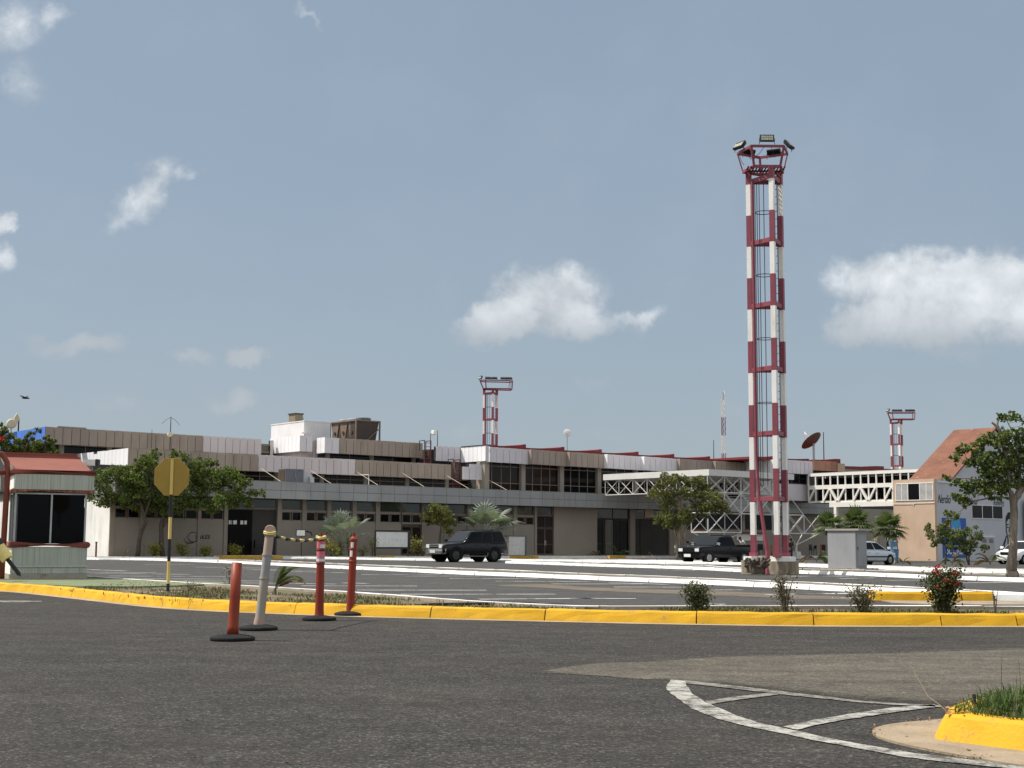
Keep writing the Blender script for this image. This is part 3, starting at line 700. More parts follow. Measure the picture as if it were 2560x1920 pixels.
inner = offset(YK, .2); outer = offset(BK, -.07)
m = MB()
iy = [p for p in inner if p.x < 60]; oy = [p for p in outer if p.x < 60]
poly = [tuple(p) for p in iy]+[tuple(p) for p in oy[::-1]]
m.prism(poly, -.1, .115, "soil"); struct(m, "verge_soil", "bare brown soil of the verge between yellow and white kerbs", "verge")
# green painted concrete slab of the booth island
gs = g2([(-600, 1446), (-200, 1462), (0, 1456.5), (90, 1460), (210, 1465), (330, 1465.8), (450, 1463), (540, 1459.5), (600, 1457.5), (560, 1456), (420, 1451), (215, 1441.5), (0, 1431), (-500, 1413)], .15)
m = MB(); m.prism([tuple(p) for p in gs], .0, .15, "green_concrete"); struct(m, "booth_island", "green painted concrete slab carrying the ticket booth", "concrete slab")

# parking bay lines across the near lot, parallel to the terminal front
m = MB()
def bay(u0, v0, u1, v1, wid=.11, mb=None):
    a = Vector(G(u0, v0)[:2]); b = Vector(G(u1, v1)[:2]); t = (b-a).normalized(); nr = Vector((-t.y, t.x))*wid/2
    n = 8
    vs = []
    for i in range(n+1):
        p = a.lerp(b, i/n); vs += [(p.x+nr.x, p.y+nr.y, .0), (p.x-nr.x, p.y-nr.y, .0)]
    (mb or m).add(vs, [(2*i, 2*i+1, 2*i+3, 2*i+2) for i in range(n)], "lot_paint")
def c1(x, y): return 200+x*.28933, 1340+y*.28933
def c2(x, y): return 840+x*.28933, 1340+y*.28933
def c3(x, y): return 1480+x*.28933, 1340+y*.28933
def c4(x, y): return 1960+x*.27125, 1360+y*.27125
for (f, a, b) in [(c1, (-60, 285), (400, 302)), (c1, (-40, 310), (660, 317)), (c1, (0, 318), (960, 332)), (c1, (250, 345), (1290, 350)), (c1, (340, 368), (1290, 372)), (c1, (640, 388), (1550, 388)),
                  (c1, (1400, 405), (2212, 415)), (c1, (1000, 268), (1560, 276)), (c1, (1220, 282), (1700, 290)), (c1, (1500, 294), (2100, 300)), (c1, (1780, 305), (2300, 318)),
                  (c2, (60, 405), (280, 410)), (c2, (-300, 430), (700, 432)), (c2, (180, 467), (1300, 468)), (c2, (560, 503), (1900, 502)), (c2, (1240, 546), (2212, 538)),
                  (c2, (220, 332), (900, 332)), (c2, (600, 347), (1250, 345)), (c2, (980, 366), (1750, 368)), (c2, (1380, 390), (2212, 394)), (c2, (1860, 414), (2650, 414)),
                  (c3, (190, 440), (850, 442)), (c3, (760, 468), (1300, 465)), (c3, (1500, 505), (2300, 492)), (c3, (2080, 530), (2700, 535)), (c3, (-200, 538), (380, 540)), (c3, (960, 585), (1150, 590)), (c3, (150, 402), (650, 418)),
                  (c4, (100, 460), (660, 458)), (c4, (450, 492), (760, 500)), (c4, (500, 318), (830, 312)), (c4, (920, 335), (1350, 332)), (c4, (1600, 358), (2212, 352)), (c4, (0, 295), (760, 297)),
                  (c3, (560, 290), (900, 300)), (c2, (320, 210), (1500, 222)), (c3, (1700, 348), (2212, 345)), (c1, (560, 245), (1000, 246))]:
    bay(*f(*a), *f(*b), wid=.24)
struct(m, "parking_lines", "thin worn white parking bay lines on the lot", "parking lines")
soft_loft(g2([c2(1300, 424), c2(1800, 408), c3(0, 436), c3(600, 452), c3(1100, 466), c3(1600, 490), c3(2212, 518), c3(2600, 548)]), g2([c2(1300, 428), c2(1800, 455), c3(0, 480), c3(500, 502), c3(1200, 525), c3(1700, 547), c3(2200, 552), c3(2600, 556)]), -.002, "sand_drift", "sand_drift", "tan drift of sand lying on the parking lot", "sand", e=3)

# ------------------------------------------------------------------ kerbed islands of the lot
WK = [(0, 0), (.03, .12), (.06, .165), (.20, .17), (.22, 0)]
def soilstrip(mb, a, b, z, mat, n=60):
    A = resample(a, n); B = resample(b, n)
    vs = []
    for p, q in zip(A, B): vs += [(p.x, p.y, z), (q.x, q.y, z), (p.x, p.y, -.04), (q.x, q.y, -.04)]
    fs = []
    for i in range(n): k = 4*i; fs += [(k, k+4, k+5, k+1), (k+2, k+6, k+4, k), (k+1, k+5, k+7, k+3)]
    mb.add(vs, fs, mat)
def island(near, far, label_n, label_f, label_s, soil, fartop=.12, joint=2.4, h=.72, ext=None):
    a = smooth2(g2(near), 1); b = smooth2(g2(far, fartop), 1)
    m = MB(); kerb(m, a, [(o_, z*h) for o_, z in WK], ["kerb_white"]*4, joint=joint, gap=.05, jit=.008, step=.6)
    struct(m, "kerb", label_n, "kerb")
    m = MB(); kerb(m, offset(densify(b, .8), -.1), [(0, .0), (.0, .115), (.03, .12), (.17, .12), (.2, .0)], ["concrete", "kerb_white", "kerb_white", "kerb_white"], joint=joint*1.3, gap=.05, jit=.006, step=.8)
    struct(m, "kerb", label_f, "kerb")
    m = MB(); soilstrip(m, offset(a, .19), offset(b, -.08), .075, soil); struct(m, "island_soil", label_s, "soil strip")
island([(100, 1395), (218, 1399.5), (327, 1400), (489, 1404.5), (660, 1412), (840, 1421.5), (1000, 1428.5), (1129, 1435.5), (1300, 1442), (1480, 1450), (1650, 1456.5), (1798, 1463), (1960, 1471), (2122, 1479.5), (2323, 1488), (2560, 1500), (2900, 1514)],
       [(60, 1388), (300, 1393.5), (470, 1396.5), (706, 1402), (840, 1408.5), (1000, 1415), (1129, 1419.5), (1300, 1426), (1480, 1433.5), (1700, 1442), (1922, 1451), (2074, 1456.5), (2323, 1469.5), (2560, 1482), (2900, 1497)],
       "long white kerb crossing the lot nearest the verge", "thin far kerb of the long narrow lot island", "dark soil inside the long narrow lot island", "soil_dark")
island([(1262, 1408), (1380, 1412), (1480, 1416), (1620, 1420), (1755, 1424.5), (1842, 1430), (1960, 1433.5), (2120, 1437.5), (2323, 1447.5), (2560, 1455), (2900, 1466)],
       [(1290, 1402.8), (1480, 1405.5), (1706, 1410), (1870, 1420), (1990, 1421.5), (2170, 1424.5), (2323, 1428.5), (2560, 1437), (2900, 1447)],
       "white kerb passing in front of the floodlight tower base", "cream edge behind the floodlight tower island", "dark soil of the island under the floodlight tower", "soil_dark")
island([(560, 1397), (840, 1398), (1060, 1401.5), (1300, 1405), (1485, 1406), (1700, 1409.5), (1870, 1412.5), (1996, 1417), (2163, 1421.5), (2323, 1429), (2560, 1434), (2900, 1442)],
       [(560, 1392), (840, 1393), (1060, 1394.5), (1300, 1397), (1485, 1397.5), (1700, 1400), (1870, 1403.5), (1996, 1407.5), (2163, 1412), (2323, 1417.5), (2560, 1422), (2900, 1428)],
       "white kerb running behind the parked vehicles", "far white edge of the strip behind the vehicles", "pale strip of concrete behind the parked vehicles", "kerb_white", joint=3)

# short yellow kerb and concrete apron in the middle distance
YS = smooth2(g2([(2168, 1497.5), (2164, 1499.5), (2176, 1501.2), (2240, 1501.6), (2330, 1501.8), (2420, 1502), (2487, 1502.3)]), 2)
m = MB(); kerb(m, YS, [(0, 0), (.03, .14), (.06, .178), (.22, .18), (.24, 0)], ["kerb_yellow"]*4, joint=3.2, gap=.03, jit=.004, step=.15)
struct(m, "kerb", "short yellow kerb beyond the red flowered shrub", "kerb")
m = MB(); kerb(m, g2([(2489, 1501.8), (2560, 1502.5), (2800, 1504), (3200, 1507)]), [(0, 0), (.03, .12), (.06, .155), (.22, .16), (.24, 0)], ["kerb_white"]*4, joint=2.5, gap=.03, step=.3)
struct(m, "kerb", "white kerb at the right edge continuing the short yellow kerb", "kerb")
m = MB(); soilstrip(m, resample(offset(YS[5:]+g2([(2800, 1504), (3200, 1507)]), .18), 40), resample(g2([(2230, 1491), (2420, 1493), (2560, 1496), (3200, 1502)]), 40), .10, "soil"); struct(m, "island_soil", "bare soil behind the short yellow kerb", "soil strip")
m = MB(); m.prism([tuple(p) for p in g2([(2200, 1501), (2560, 1503), (3200, 1508), (3200, 1514), (2560, 1512), (2330, 1511), (2230, 1507)])], -.03, .004, "apron"); struct(m, "concrete_apron", "pale concrete apron in front of the short yellow kerb", "apron")
# ------------------------------------------------------------------ terminal building (local frame: x = along the front, y = into the building)
TB = thing("terminal_building", "long two storey airport terminal with grey canopy band and brown and pale panels", "building", W0, TROT)
def B_(mb, s0, s1, t0, t1, z0, z1, mat): mb.box((s0, -t0, z0), (s1, -t1, z1), mat)
SL = su(274, 0); SR = su(2240, 0)+6
ZC0, ZC1 = 4.15, 5.35           # canopy band
ZB0, ZB1 = 6.22, 7.42           # second panel band
ZM0, ZM1 = 7.68, 8.90           # right wing panels
# masses
m = MB(); B_(m, SL+.02, SR, -.25, -26, 0, 4.9, "wall_taupe"); B_(m, SL+.1, SR, -3.4, -26, 4.9, 6.3, "wall_dark")
m.build("wall", TB)
m = MB(); B_(m, SL-.01, SL+.25, 0, -26, 0, 4.15, "wall_white_stained"); m.build("end_wall", TB)["label"] = "sunlit white end wall with grey rain stains"
# canopy band: two rows of metal panels
m = MB(); s0, s1 = SL-.15, su(2081, 1.3, 1275)
B_(m, s0+.05, s1-.05, 1.24, -4.5, ZC0+.02, ZC1-.02, "joint"); n = int((s1-s0)/1.2); pw = (s1-s0)/n
for k in range(n):
    for r in range(2):
        z0 = ZC0+r*.6; B_(m, s0+k*pw+.012, s0+(k+1)*pw-.012, 1.30, 1.22, z0+.012, z0+.588, "canopy_grey")
for k in range(4):
    for r in range(2):
        B_(m, s1-.06, s1, 1.2-k*1.2-.01, 1.2-(k+1)*1.2+.01, ZC0+r*.6+.012, ZC0+r*.6+.588, "canopy_grey")
        B_(m, s0, s0+.06, 1.2-k*1.2-.01, 1.2-(k+1)*1.2+.01, ZC0+r*.6+.012, ZC0+r*.6+.588, "canopy_grey")
B_(m, s0, s1, 1.31, 1.18, ZC1, ZC1+.03, "canopy_grey")
m.build("canopy_band", TB)
m = MB(); B_(m, s0+.1, s1-.1, 1.15, -4, ZC1-.3, ZC1+.02, "roof_grey"); m.build("canopy_roof", TB)
# ground floor
ZLOW, ZW0, ZW1, ZG0 = 2.55, 2.66, 3.30, 3.42
def pil(u0, u1, mb, t=.06): B_(mb, su(u0, 0), su(u1, 0), t, -.3, .0, 4.4, "wall_taupe")
for a, b in [(274.5, 286), (350, 359), (422, 430), (494, 501), (559.5, 569), (692.5, 703), (755, 765), (817, 827), (880, 890), (939, 949), (1054.5, 1060), (1109, 1117), (1167, 1176), (1228, 1236), (1283, 1292), (1336, 1341.5), (1575, 1587), (1855, 1861)]:
    m = MB(); pil(a, b, m); m.build("pilaster", TB)
def lowwall(u0, u1, mat="wall_taupe", z1=ZLOW, t=0.0):
    m = MB(); B_(m, su(u0, 0), su(u1, 0), t, -.3, 0, z1, mat); m.build("front_wall", TB)
lowwall(286.3, 559.2); lowwall(703.3, 1003.5); lowwall(1060.3, 1335.8)
lowwall(1384, 1492, "wall_taupe_light", 4.2, .05)
lowwall(1673, 1715, "wall_taupe_light", 4.2, .03); lowwall(1715, 1935, "wall_taupe", ZLOW); lowwall(1935, 2075, "wall_taupe", 4.2)
def window(s0, s1, z0, z1, t=-.06, fr=.05, mull=(), hb=(), gl="glass_dark", frame="frame_taupe", name="window", parent=None, deep=.08):
    m = MB()
    B_(m, s0, s1, t+.02, t-deep, z0, z0+fr, frame); B_(m, s0, s1, t+.02, t-deep, z1-fr, z1, frame)
    B_(m, s0, s0+fr, t+.02, t-deep, z0+fr, z1-fr, frame); B_(m, s1-fr, s1, t+.02, t-deep, z0+fr, z1-fr, frame)
    for q in mull: B_(m, s0+(s1-s0)*q-fr/2, s0+(s1-s0)*q+fr/2, t+.012, t-deep, z0+fr, z1-fr, frame)
    for q in hb: B_(m, s0+fr, s1-fr, t+.016, t-deep, z0+(z1-z0)*q-fr/2, z0+(z1-z0)*q+fr/2, frame)
    o = m.build(name, parent or TB)
    m = MB(); B_(m, s0+fr, s1-fr, t-.03, t-.055, z0+fr, z1-fr, gl); m.build("pane", o)
    return o
def uw(u0, u1, z0, z1, **k): return window(su(u0, 0), su(u1, 0), z0, z1, **k)
bays = [(286, 350), (359, 422), (430, 494), (501, 559.5), (703, 755), (765, 817), (827, 880), (890, 939), (949, 1003), (1005, 1054.5), (1060, 1109), (1117, 1167), (1176, 1228), (1236, 1283), (1292, 1336)]
for a, b in bays:
    uw(a+.6, b-.6, ZG0, 4.40, gl="glass_clear", t=-.10)
    mid = (a+b)/2
    uw(a+1.5, mid-2, ZW0, ZW1); uw(mid+1.5, b-1.5, ZW0, ZW1)
for a, b in bays: m = MB(); B_(m, su(a, 0), su(b, 0), -.01, -.3, ZW1, ZG0, "wall_taupe"); B_(m, su(a, 0), su(b, 0), -.02, -.3, ZLOW, ZW0, "wall_taupe"); m.build("window_band", TB)
# recessed black entrance on the left
sA, sB, sC = su(569, 0), su(631, 0), su(692.5, 0)
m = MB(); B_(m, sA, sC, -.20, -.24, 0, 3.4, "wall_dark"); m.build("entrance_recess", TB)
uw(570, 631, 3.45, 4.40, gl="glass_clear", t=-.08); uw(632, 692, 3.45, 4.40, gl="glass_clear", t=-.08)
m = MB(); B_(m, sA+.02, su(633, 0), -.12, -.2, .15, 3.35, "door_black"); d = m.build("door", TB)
m = MB()
for a, b in [(574, 578.5), (580.5, 582), (585, 594), (603, 610), (613, 619)]: B_(m, su(a, 0), su(b, 0), -.10, -.13, 2.35, 2.62, "board_white")
m.build("door_light", d)
# brown doors
for (a, b) in [(1005, 1054.5), (1341.5, 1383.5)]:
    a_, b_ = su(a, 0), su(b, 0); md = (a_+b_)/2
    if a > 1300:
        window(a_, b_, ZG0, 4.4, gl="glass_clear", t=-.1); window(a_, b_, 2.45, ZG0, mull=(.5,), frame="door_brown", gl="glass_brown", fr=.07)
    for x0, x1 in ((a_, md), (md, b_)):
        m = MB(); f = .10; z1 = 2.42
        B_(m, x0, x0+f, -.03, -.1, .2, z1, "door_brown"); B_(m, x1-f, x1, -.03, -.1, .2, z1, "door_brown"); B_(m, x0+f, x1-f, -.03, -.1, z1-f, z1, "door_brown"); B_(m, x0+f, x1-f, -.03, -.1, .2, .35, "door_brown"); B_(m, x0+f, x1-f, -.035, -.1, 1.05, 1.13, "door_brown")
        o = m.build("door", TB)
        m = MB(); B_(m, x0+f, x1-f, -.06, -.08, .35, z1-f, "glass_brown"); m.build("pane", o)
        hx = x1-.06 if x0 == a_ else x0+.06
        m = MB(); B_(m, hx-.02, hx+.02, .04, -.03, 1.0, 1.4, "chrome"); m.build("handle", o)
# open dark porch in the middle
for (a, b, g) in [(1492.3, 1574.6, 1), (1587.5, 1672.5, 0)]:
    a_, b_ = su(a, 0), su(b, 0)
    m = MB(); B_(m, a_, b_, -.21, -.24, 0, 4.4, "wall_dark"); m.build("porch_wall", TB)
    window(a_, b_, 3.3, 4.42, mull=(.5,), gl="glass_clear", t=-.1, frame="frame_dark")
    if g:
        window(a_+.05, a_+.9, .15, 3.2, gl="glass_dark", frame="frame_dark", t=-.12, name="door", hb=(.33,)); window(a_+1.15, a_+1.95, .15, 3.2, gl="glass_clear", frame="frame_taupe", t=-.12, name="door", hb=(.33,))
        window(a_+2.1, b_-.05, .15, 3.25, gl="glass_dark", frame="frame_dark", t=-.14, name="door", mull=(.5,))
    else:
        m = MB(); B_(m, a_+.8, b_, -.14, -.2, .15, 3.2, "wall_dark"); m.build("partition", TB)
        m = MB(); B_(m, a_+1.3, a_+2.3, -.07, -.09, 3.5, 4.2, "tan_stucco"); m.build("notice_panel", TB)
# strip windows under the entrance canopy
for a, b in [(1717, 1765), (1774, 1852), (1862, 1934)]:
    uw(a, b, 2.62, 4.1, mull=(.33, .66), frame="frame_dark")
m = MB(); B_(m, su(1716, 0), su(1766, 0), .05, -.2, 2.5, 2.6, "red_dark"); m.build("window_sill", TB)
m = MB(); B_(m, su(1840, 0), su(1905, 0), .10, .02, 1.55, 2.2, "board_white"); B_(m, su(1838, 0), su(1907, 0), .35, .0, 2.2, 2.32, "red_dark"); m.build("counter_hatch", TB)
# logo painted on the wall
m = MB(); s_, z_ = S(488, 1343, 0); X = (1, 0, 0); Z = (0, 0, 1)
ring(m, (s_-.15, -.003, z_), X, Z, .40, .34, .05, "ink", 0, 360, off=.003); ring(m, (s_-.15, -.003, z_-.08), X, Z, .30, .22, .04, "ink_grey", 150, 420, off=.004)
ring(m, (s_-.50, -.003, z_-.20), X, Z, .30, .24, .05, "ink_grey", 100, 370, off=.005); ring(m, (s_-.35, -.003, z_-.2), X, Z, .38, .20, .08, "ink", 190, 330, off=.006)
text_into(m, "SAKES", .40, (s_-.02, -.003, z_-.12), X, Z, "ink", .008, shear=.15); text_into(m, "SAKES", .40, (s_+.0, -.003, z_-.105), X, Z, "ink", .009, shear=.15)
m.build("wall_logo", TB)

# ---- clad runs of panels
def run(s0, s1, t, z0, z1, mat, pitch=.655, back=True, slope=0.0, name="panel_band", par=None, jt="joint"):
    m = MB(); n = max(1, round((s1-s0)/pitch)); p = (s1-s0)/n
    for k in range(n):
        x0, x1 = s0+k*p+.018, s0+(k+1)*p-.018; dj = rng.uniform(-.008, .008); zj = rng.uniform(-.008, .008)
        ta = t+slope*(1-k/n)+dj; tb = t+slope*(1-(k+1)/n)+dj
        m.prism([(x0, -ta), (x1, -tb), (x1, -tb+.06), (x0, -ta+.06)], z0+zj, z1+zj, mat)
    if back: m.prism([(s0+.01, -(t+slope)+.1), (s1-.01, -t+.1), (s1-.01, -t+.3), (s0+.01, -(t+slope)+.3)], z0+.03, z1-.03, jt)
    return m.build(name, par or TB)
def runside(s, t0, t1, z0, z1, mat, pitch=.655, name="panel_band", jt="joint", zt=None):
    m = MB(); n = max(1, round(abs(t1-t0)/pitch)); p = (t1-t0)/n
    for k in range(n):
        a = t0+k*p; b = a+p; g = .018*(1 if p > 0 else -1)
        m.prism([(s, -(a+g)), (s, -(b-g)), (s+.06, -(b-g)), (s+.06, -(a+g))], z0, z1-(zt[k] if zt else 0), mat)
    m.box((s+.1, -t0, z0+.03), (s+.3, -t1, z1-.03), jt)
    return m.build(name, TB)
def strip_windows(s0, s1, t, z0, z1, step=4.0, mull=3, gl="glass_brown", col="frame_taupe"):
    n = max(1, round((s1-s0)/step)); p = (s1-s0)/n
    for k in range(n):
        window(s0+k*p+.17, s0+(k+1)*p-.17, z0, z1, t=t, mull=[(i+1)/mull for i in range(mull-1)], hb=(.62,), gl=gl, frame=col, fr=.05)
    for k in range(n+1): m = MB(); B_(m, s0+k*p-.17, s0+k*p+.17, t+.10, t-.3, z0, z1, "wall_taupe_light"); m.build("column", TB)
# second band (t = -2.2)
tb = -2.2
sb0 = su(320, tb, 1150); sb1 = su(646, tb, 1150); sb2 = su(888, tb, 1180); sb3 = su(1128, tb, 1180)
run(sb0, sb1, tb, ZB0, ZB1, "panel_brown"); run(sb1, sb2, tb, ZB0, ZB1, "panel_pink"); run(sb2, sb3, tb, ZB0, ZB1, "panel_brown")
runside(sb0-.02, tb, tb-9, ZB0, ZB1, "panel_white", zt=[0, 0, 0, 0, 0, .02, 0, 0, .16]+[0]*5)
m = MB(); B_(m, sb0+.2, sb3-.05, tb-.32, -10, ZB0+.2, ZB1-.15, "wall_dark"); B_(m, sb0+.25, sb3-.1, tb-.3, -12, ZB1-.2, ZB1-.1, "roof_grey"); m.build("roof", TB)
strip_windows(sb0+.3, su(1213, -3.2, 1215), -3.3, 5.35, 6.28)
# braces from the band down to the canopy
for u, v in [(647, 1167), (771, 1172.5), (887.4, 1176.5), (1002, 1180), (1112, 1186), (1206, 1190.5)]:
    s_, z_ = S(u, v, tb+.1)
    m = MB(); m.tube([(s_, -(tb+.08), z_), (s_+.02, -1.05, ZC1+.02)], .019, "brace_cream", 6); m.build("brace", TB)
s_, z_ = S(922, 1187, -1.2)
m = MB(); m.tube([(s_, 1.2, ZC1), (s_, 1.2, z_), (su(888, -2.0, 1188), 2.1, z_-.02)], .035, "truss_white", 6); m.build("roof_pipe", TB)
# far upper block (t = -10)
tf = -10; zf0, zf1 = 7.98, 9.20
f0 = su(113, tf, 1085); f1 = su(508, tf, 1100); f2 = su(654, tf, 1110)
run(f0, f1, tf, zf0, zf1, "panel_brown"); run(f1, f2, tf, zf0, zf1, "panel_pink")
m = MB(); B_(m, f0+.9, f0+3.0, tf+.02, tf-.2, zf1, zf1+.09, "panel_brown"); m.build("panel_band", TB)
runside(f0-.02, tf, tf-14, zf0, zf1, "panel_blue", pitch=.5, zt=[0]*5+[.03]*10+[.06]*13)
run(su(676, -10.4, 1110), su(684, -10.4, 1110), -10.4, zf0, zf1, "panel_pink")
m = MB(); B_(m, f0+.3, f2-.1, tf-1.2, -25, 4.8, zf1-.15, "wall_dark"); B_(m, f0+.3, f2+4, tf-.9, -25, zf1-.9, zf1-.4, "roof_grey"); m.build("upper_storey", TB)
strip_windows(f0+1.6, f2+2.4, tf-1.0, 6.4, zf0+.05, mull=2, gl="glass_dark")
for z_ in (8.15, 8.75):
    m = MB(); B_(m, f2+.02, f2+1.0, tf-.5, tf-.8, z_, z_+.14, "vent_olive"); m.build("roof_rail", TB)
# penthouse
tp = -8.6
p0 = su(760, tp, 1075); p1 = su(826, tp, 1075); zp = S(762, 1053, tp)[1]
m = MB(); B_(m, p0, p1, tp, tp-5.2, 6.8, zp, "white_plaster"); B_(m, p0-.03, p1+.03, tp+.03, tp-5.23, zp-.02, zp+.06, "white_plaster"); m.build("penthouse", TB)
q0 = su(750, -6.8, 1110); q1 = su(781.5, -6.8, 1110); zq0, zq1 = S(750, 1128, -6.8)[1], S(750, 1088.5, -6.8)[1]
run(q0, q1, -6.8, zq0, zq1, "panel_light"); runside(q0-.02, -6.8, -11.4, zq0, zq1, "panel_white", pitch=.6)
m = MB(); B_(m, q0+.3, q1-.1, -7.2, -11.4, 6.6, zq1-.1, "pink_plaster"); B_(m, q1-.1, su(806, -7.8, 1110), -7.6, -8.8, 6.6, zq1-.3, "pink_plaster"); m.build("penthouse_base", TB)
sd0, sd1 = su(783, -7.55, 1120), su(803.5, -7.55, 1120)
m = MB(); B_(m, sd0, sd1, -7.54, -7.62, 6.7, S(790, 1104.5, -7.55)[1], "panel_pink"); m.build("door", TB)
m = MB(); s_, z_ = S(765, 1084, -8.3); m.prism([(s_-.25, 8.55), (s_+.35, 8.4), (s_+.1, 8.0), (s_-.5, 8.1)], z_, z_+.07, "dish_white"); m.build("gutter_spout", TB)
# middle block with brown cladding (t = -6)
tm = -6.0; m0 = su(812.5, tm, 1110); m1 = su(848, tm, 1110); m2 = su(1057, tm, 1120); zm0, zm1 = 8.10, 9.32
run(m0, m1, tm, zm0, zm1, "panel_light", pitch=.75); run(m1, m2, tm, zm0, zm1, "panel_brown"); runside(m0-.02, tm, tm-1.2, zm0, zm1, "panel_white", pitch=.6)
m = MB(); B_(m, m0+.3, m2-.1, tm-1.2, -16, 6.3, zm1-.15, "wall_dark"); B_(m, m0+.3, m2-.1, tm-.4, -16, zm0+.2, zm0+.6, "roof_grey"); m.build("upper_storey", TB)
strip_windows(m0+.9, su(1135, tm-1, 1140), tm-1.05, 7.0, zm0+.08, mull=2, gl="glass_dark")
# recessed pale run and lit return up to the right wing
tr = -4.2; r0 = su(1090, tr, 1125); r1 = su(1151, tr, 1125)
run(r0, r1, tr, ZM0+.12, ZM1+.12, "panel_light"); r2 = su(1213.5, -1.0, 1120)
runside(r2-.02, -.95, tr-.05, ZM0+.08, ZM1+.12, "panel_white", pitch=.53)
r3 = su(1224, -1.0, 1120); run(r2, r3, -.95, ZM0+.08, ZM1+.12, "panel_light", pitch=.5)
m = MB(); B_(m, r2-.06, r3+.02, -.90, tr, ZM1+.12, ZM1+.19, "joint"); m.build("parapet_cap", TB)
m = MB(); B_(m, r0+.2, r2+.2, tr-1.2, -14, 5.3, ZM1-.1, "wall_dark"); B_(m, r2+.2, r3+.2, -1.4, tr-1.5, ZM0+.1, ZM1-.05, "wall_dark"); B_(m, r2+.05, r3+.2, -1.8, tr-1.5, 5.3, ZM0+.1, "wall_dark"); m.build("upper_storey", TB)
sc0, sc1 = su(1211, -1.25, 1180), su(1222.5, -1.25, 1180)
m = MB(); B_(m, sc0, sc1, -1.2, -1.7, 5.3, ZM0+.1, "wall_taupe_light"); m.build("column", TB); m = MB(); B_(m, su(1137, -4.6, 1180), su(1149, -4.6, 1180), -4.55, -5.2, 5.3, ZM0+.15, "wall_taupe"); m.build("column", TB)
s_a = sc0+.03
m = MB(); m.box((s_a-.04, 1.9, 7.3), (s_a, 4.9, 7.75), "glass_dark"); m.build("side_window", TB)
l0, l1, l2 = su(1157, -1.6, 1180), su(1173.5, -1.6, 1180), su(1221.5, -1.6, 1180); zl0, zl1 = S(1200, 1200, -1.6)[1], S(1200, 1161.5, -1.6)[1]
run(l0, l1, -1.6, zl0, zl1-.22, "panel_light", pitch=.6); run(l1, l2, -1.58, zl0, zl1, "panel_light", pitch=.65)
m = MB(); s_ = su(1196, -2.2, 1210); B_(m, s_-.1, s_+.12, -2.2, -2.5, 5.35, 6.2, "red_dark"); m.tube([(su(1207, -2, 1210), 2.0, 5.35), (su(1207, -2, 1210), 2.0, 6.3)], .05, "truss_white"); m.build("roof_pipe", TB)
# right wing: tall windows, stepped panel modules and the wavy red roof
mods = [1224, 1328, 1424.5, 1518, 1610, 1699.5, 1789, 1873]; cols = ["panel_light", "panel_brown", "panel_brown", "panel_light", "panel_light", "panel_brown", "panel_brown"]
tw = -1.1
ss = [su(u, tw+.35, 1150) for u in mods]
for i in range(7):
    a, b = ss[i], ss[i+1]; c = cols[i]
    run(a+.02, b-.02, tw, ZM0, ZM1, c, pitch=(b-a)/6, slope=.42)
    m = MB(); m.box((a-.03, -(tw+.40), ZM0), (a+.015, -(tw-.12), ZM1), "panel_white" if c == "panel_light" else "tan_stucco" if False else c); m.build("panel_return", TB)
    # red roof vault over the module
    prof = [(a, ZM1-.15), (b, ZM1-.15), (b, ZM1+.43)]
    for q in range(9): x = 1-q/8; prof.append((a+(b-a)*x, ZM1+.17+.26*(x**2.2)))
    prof = prof[:2]+[(b, ZM1+.45), (b-.25, ZM1+.45)]+[p for p in prof[4:]]
    m = MB(); m.vprism(prof, (0, -(tw-.32), 0), (1, 0, 0), (0, 0, 1), (0, 1, 0), 13, "red_roof"); m.build("roof", TB)
m = MB(); B_(m, ss[0]+.1, ss[7]+8, tw-.95, -24, 5.2, ZM1-.1, "wall_dark"); m.build("upper_storey", TB)
for i in range(7):
    a, b = ss[i]-.1, ss[i+1]-.1
    window(a+.25, b-.18, 5.35, ZM0+.1, t=tw-.8, mull=(.25, .5, .75), hb=(.3, .86), gl="glass_brown" if i < 2 else "glass_dark", frame="frame_taupe", fr=.055)
for i in range(8): m = MB(); B_(m, ss[i]-.28, ss[i]+.15, tw-.55, tw-1, 5.3, ZM0+.1, "wall_taupe_light"); m.build("column", TB)
# projecting block at the far right
tk = 2.4; k0 = su(1938, tk, 1170); k1 = su(2032, tk, 1170); kz0, kz1 = S(2000, 1184.5, tk)[1], S(2000, 1151.5, tk)[1]
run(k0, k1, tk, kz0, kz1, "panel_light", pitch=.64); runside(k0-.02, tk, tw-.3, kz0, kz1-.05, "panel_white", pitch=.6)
m = MB(); B_(m, k0+.12, k1-.1, tk-.35, -8, 5.2, kz1-.12, "wall_dark"); m.build("upper_storey", TB)
m = MB(); B_(m, k0+.05, k0+.2, tk-.5, tw-.5, 5.3, kz0, "white_plaster"); B_(m, k0+.05, su(2018, tk-.35, 1230), tk-.3, tk-.6, 5.35, S(1995, 1210, tk)[1], "panel_light"); m.build("front_wall", TB)
uwz = S(1995, 1209, tk-.3)[1]
window(k0+.3, su(2017, tk-.3, 1200), uwz, kz0+.02, t=tk-.25, mull=(.25, .5, .75), frame="frame_dark")
m = MB(); s_ = su(2021, tk-.2, 1230); B_(m, s_-.18, s_+.18, tk-.1, tk-.6, 5.35, kz0, "wall_taupe_light"); m.build("column", TB)
m = MB(); m.vprism([(k0-3, kz1-.1), (k1+.2, kz1-.1), (k1+.2, kz1+.30), (k1-1.5, kz1+.2), (k0+1.2, kz1+.12), (k0+1, kz1+.36), (k0-.6, kz1+.2), (k0-3, kz1+.12)], (0, -(tk-.6), 0), (1, 0, 0), (0, 0, 1), (0, 1, 0), 10, "red_roof"); m.build("roof", TB)
j0, j1 = su(2034, .2, 1165), su(2092, .2, 1165); jz0, jz1 = S(2060, 1177, .2)[1], S(2060, 1152.5, .2)[1]
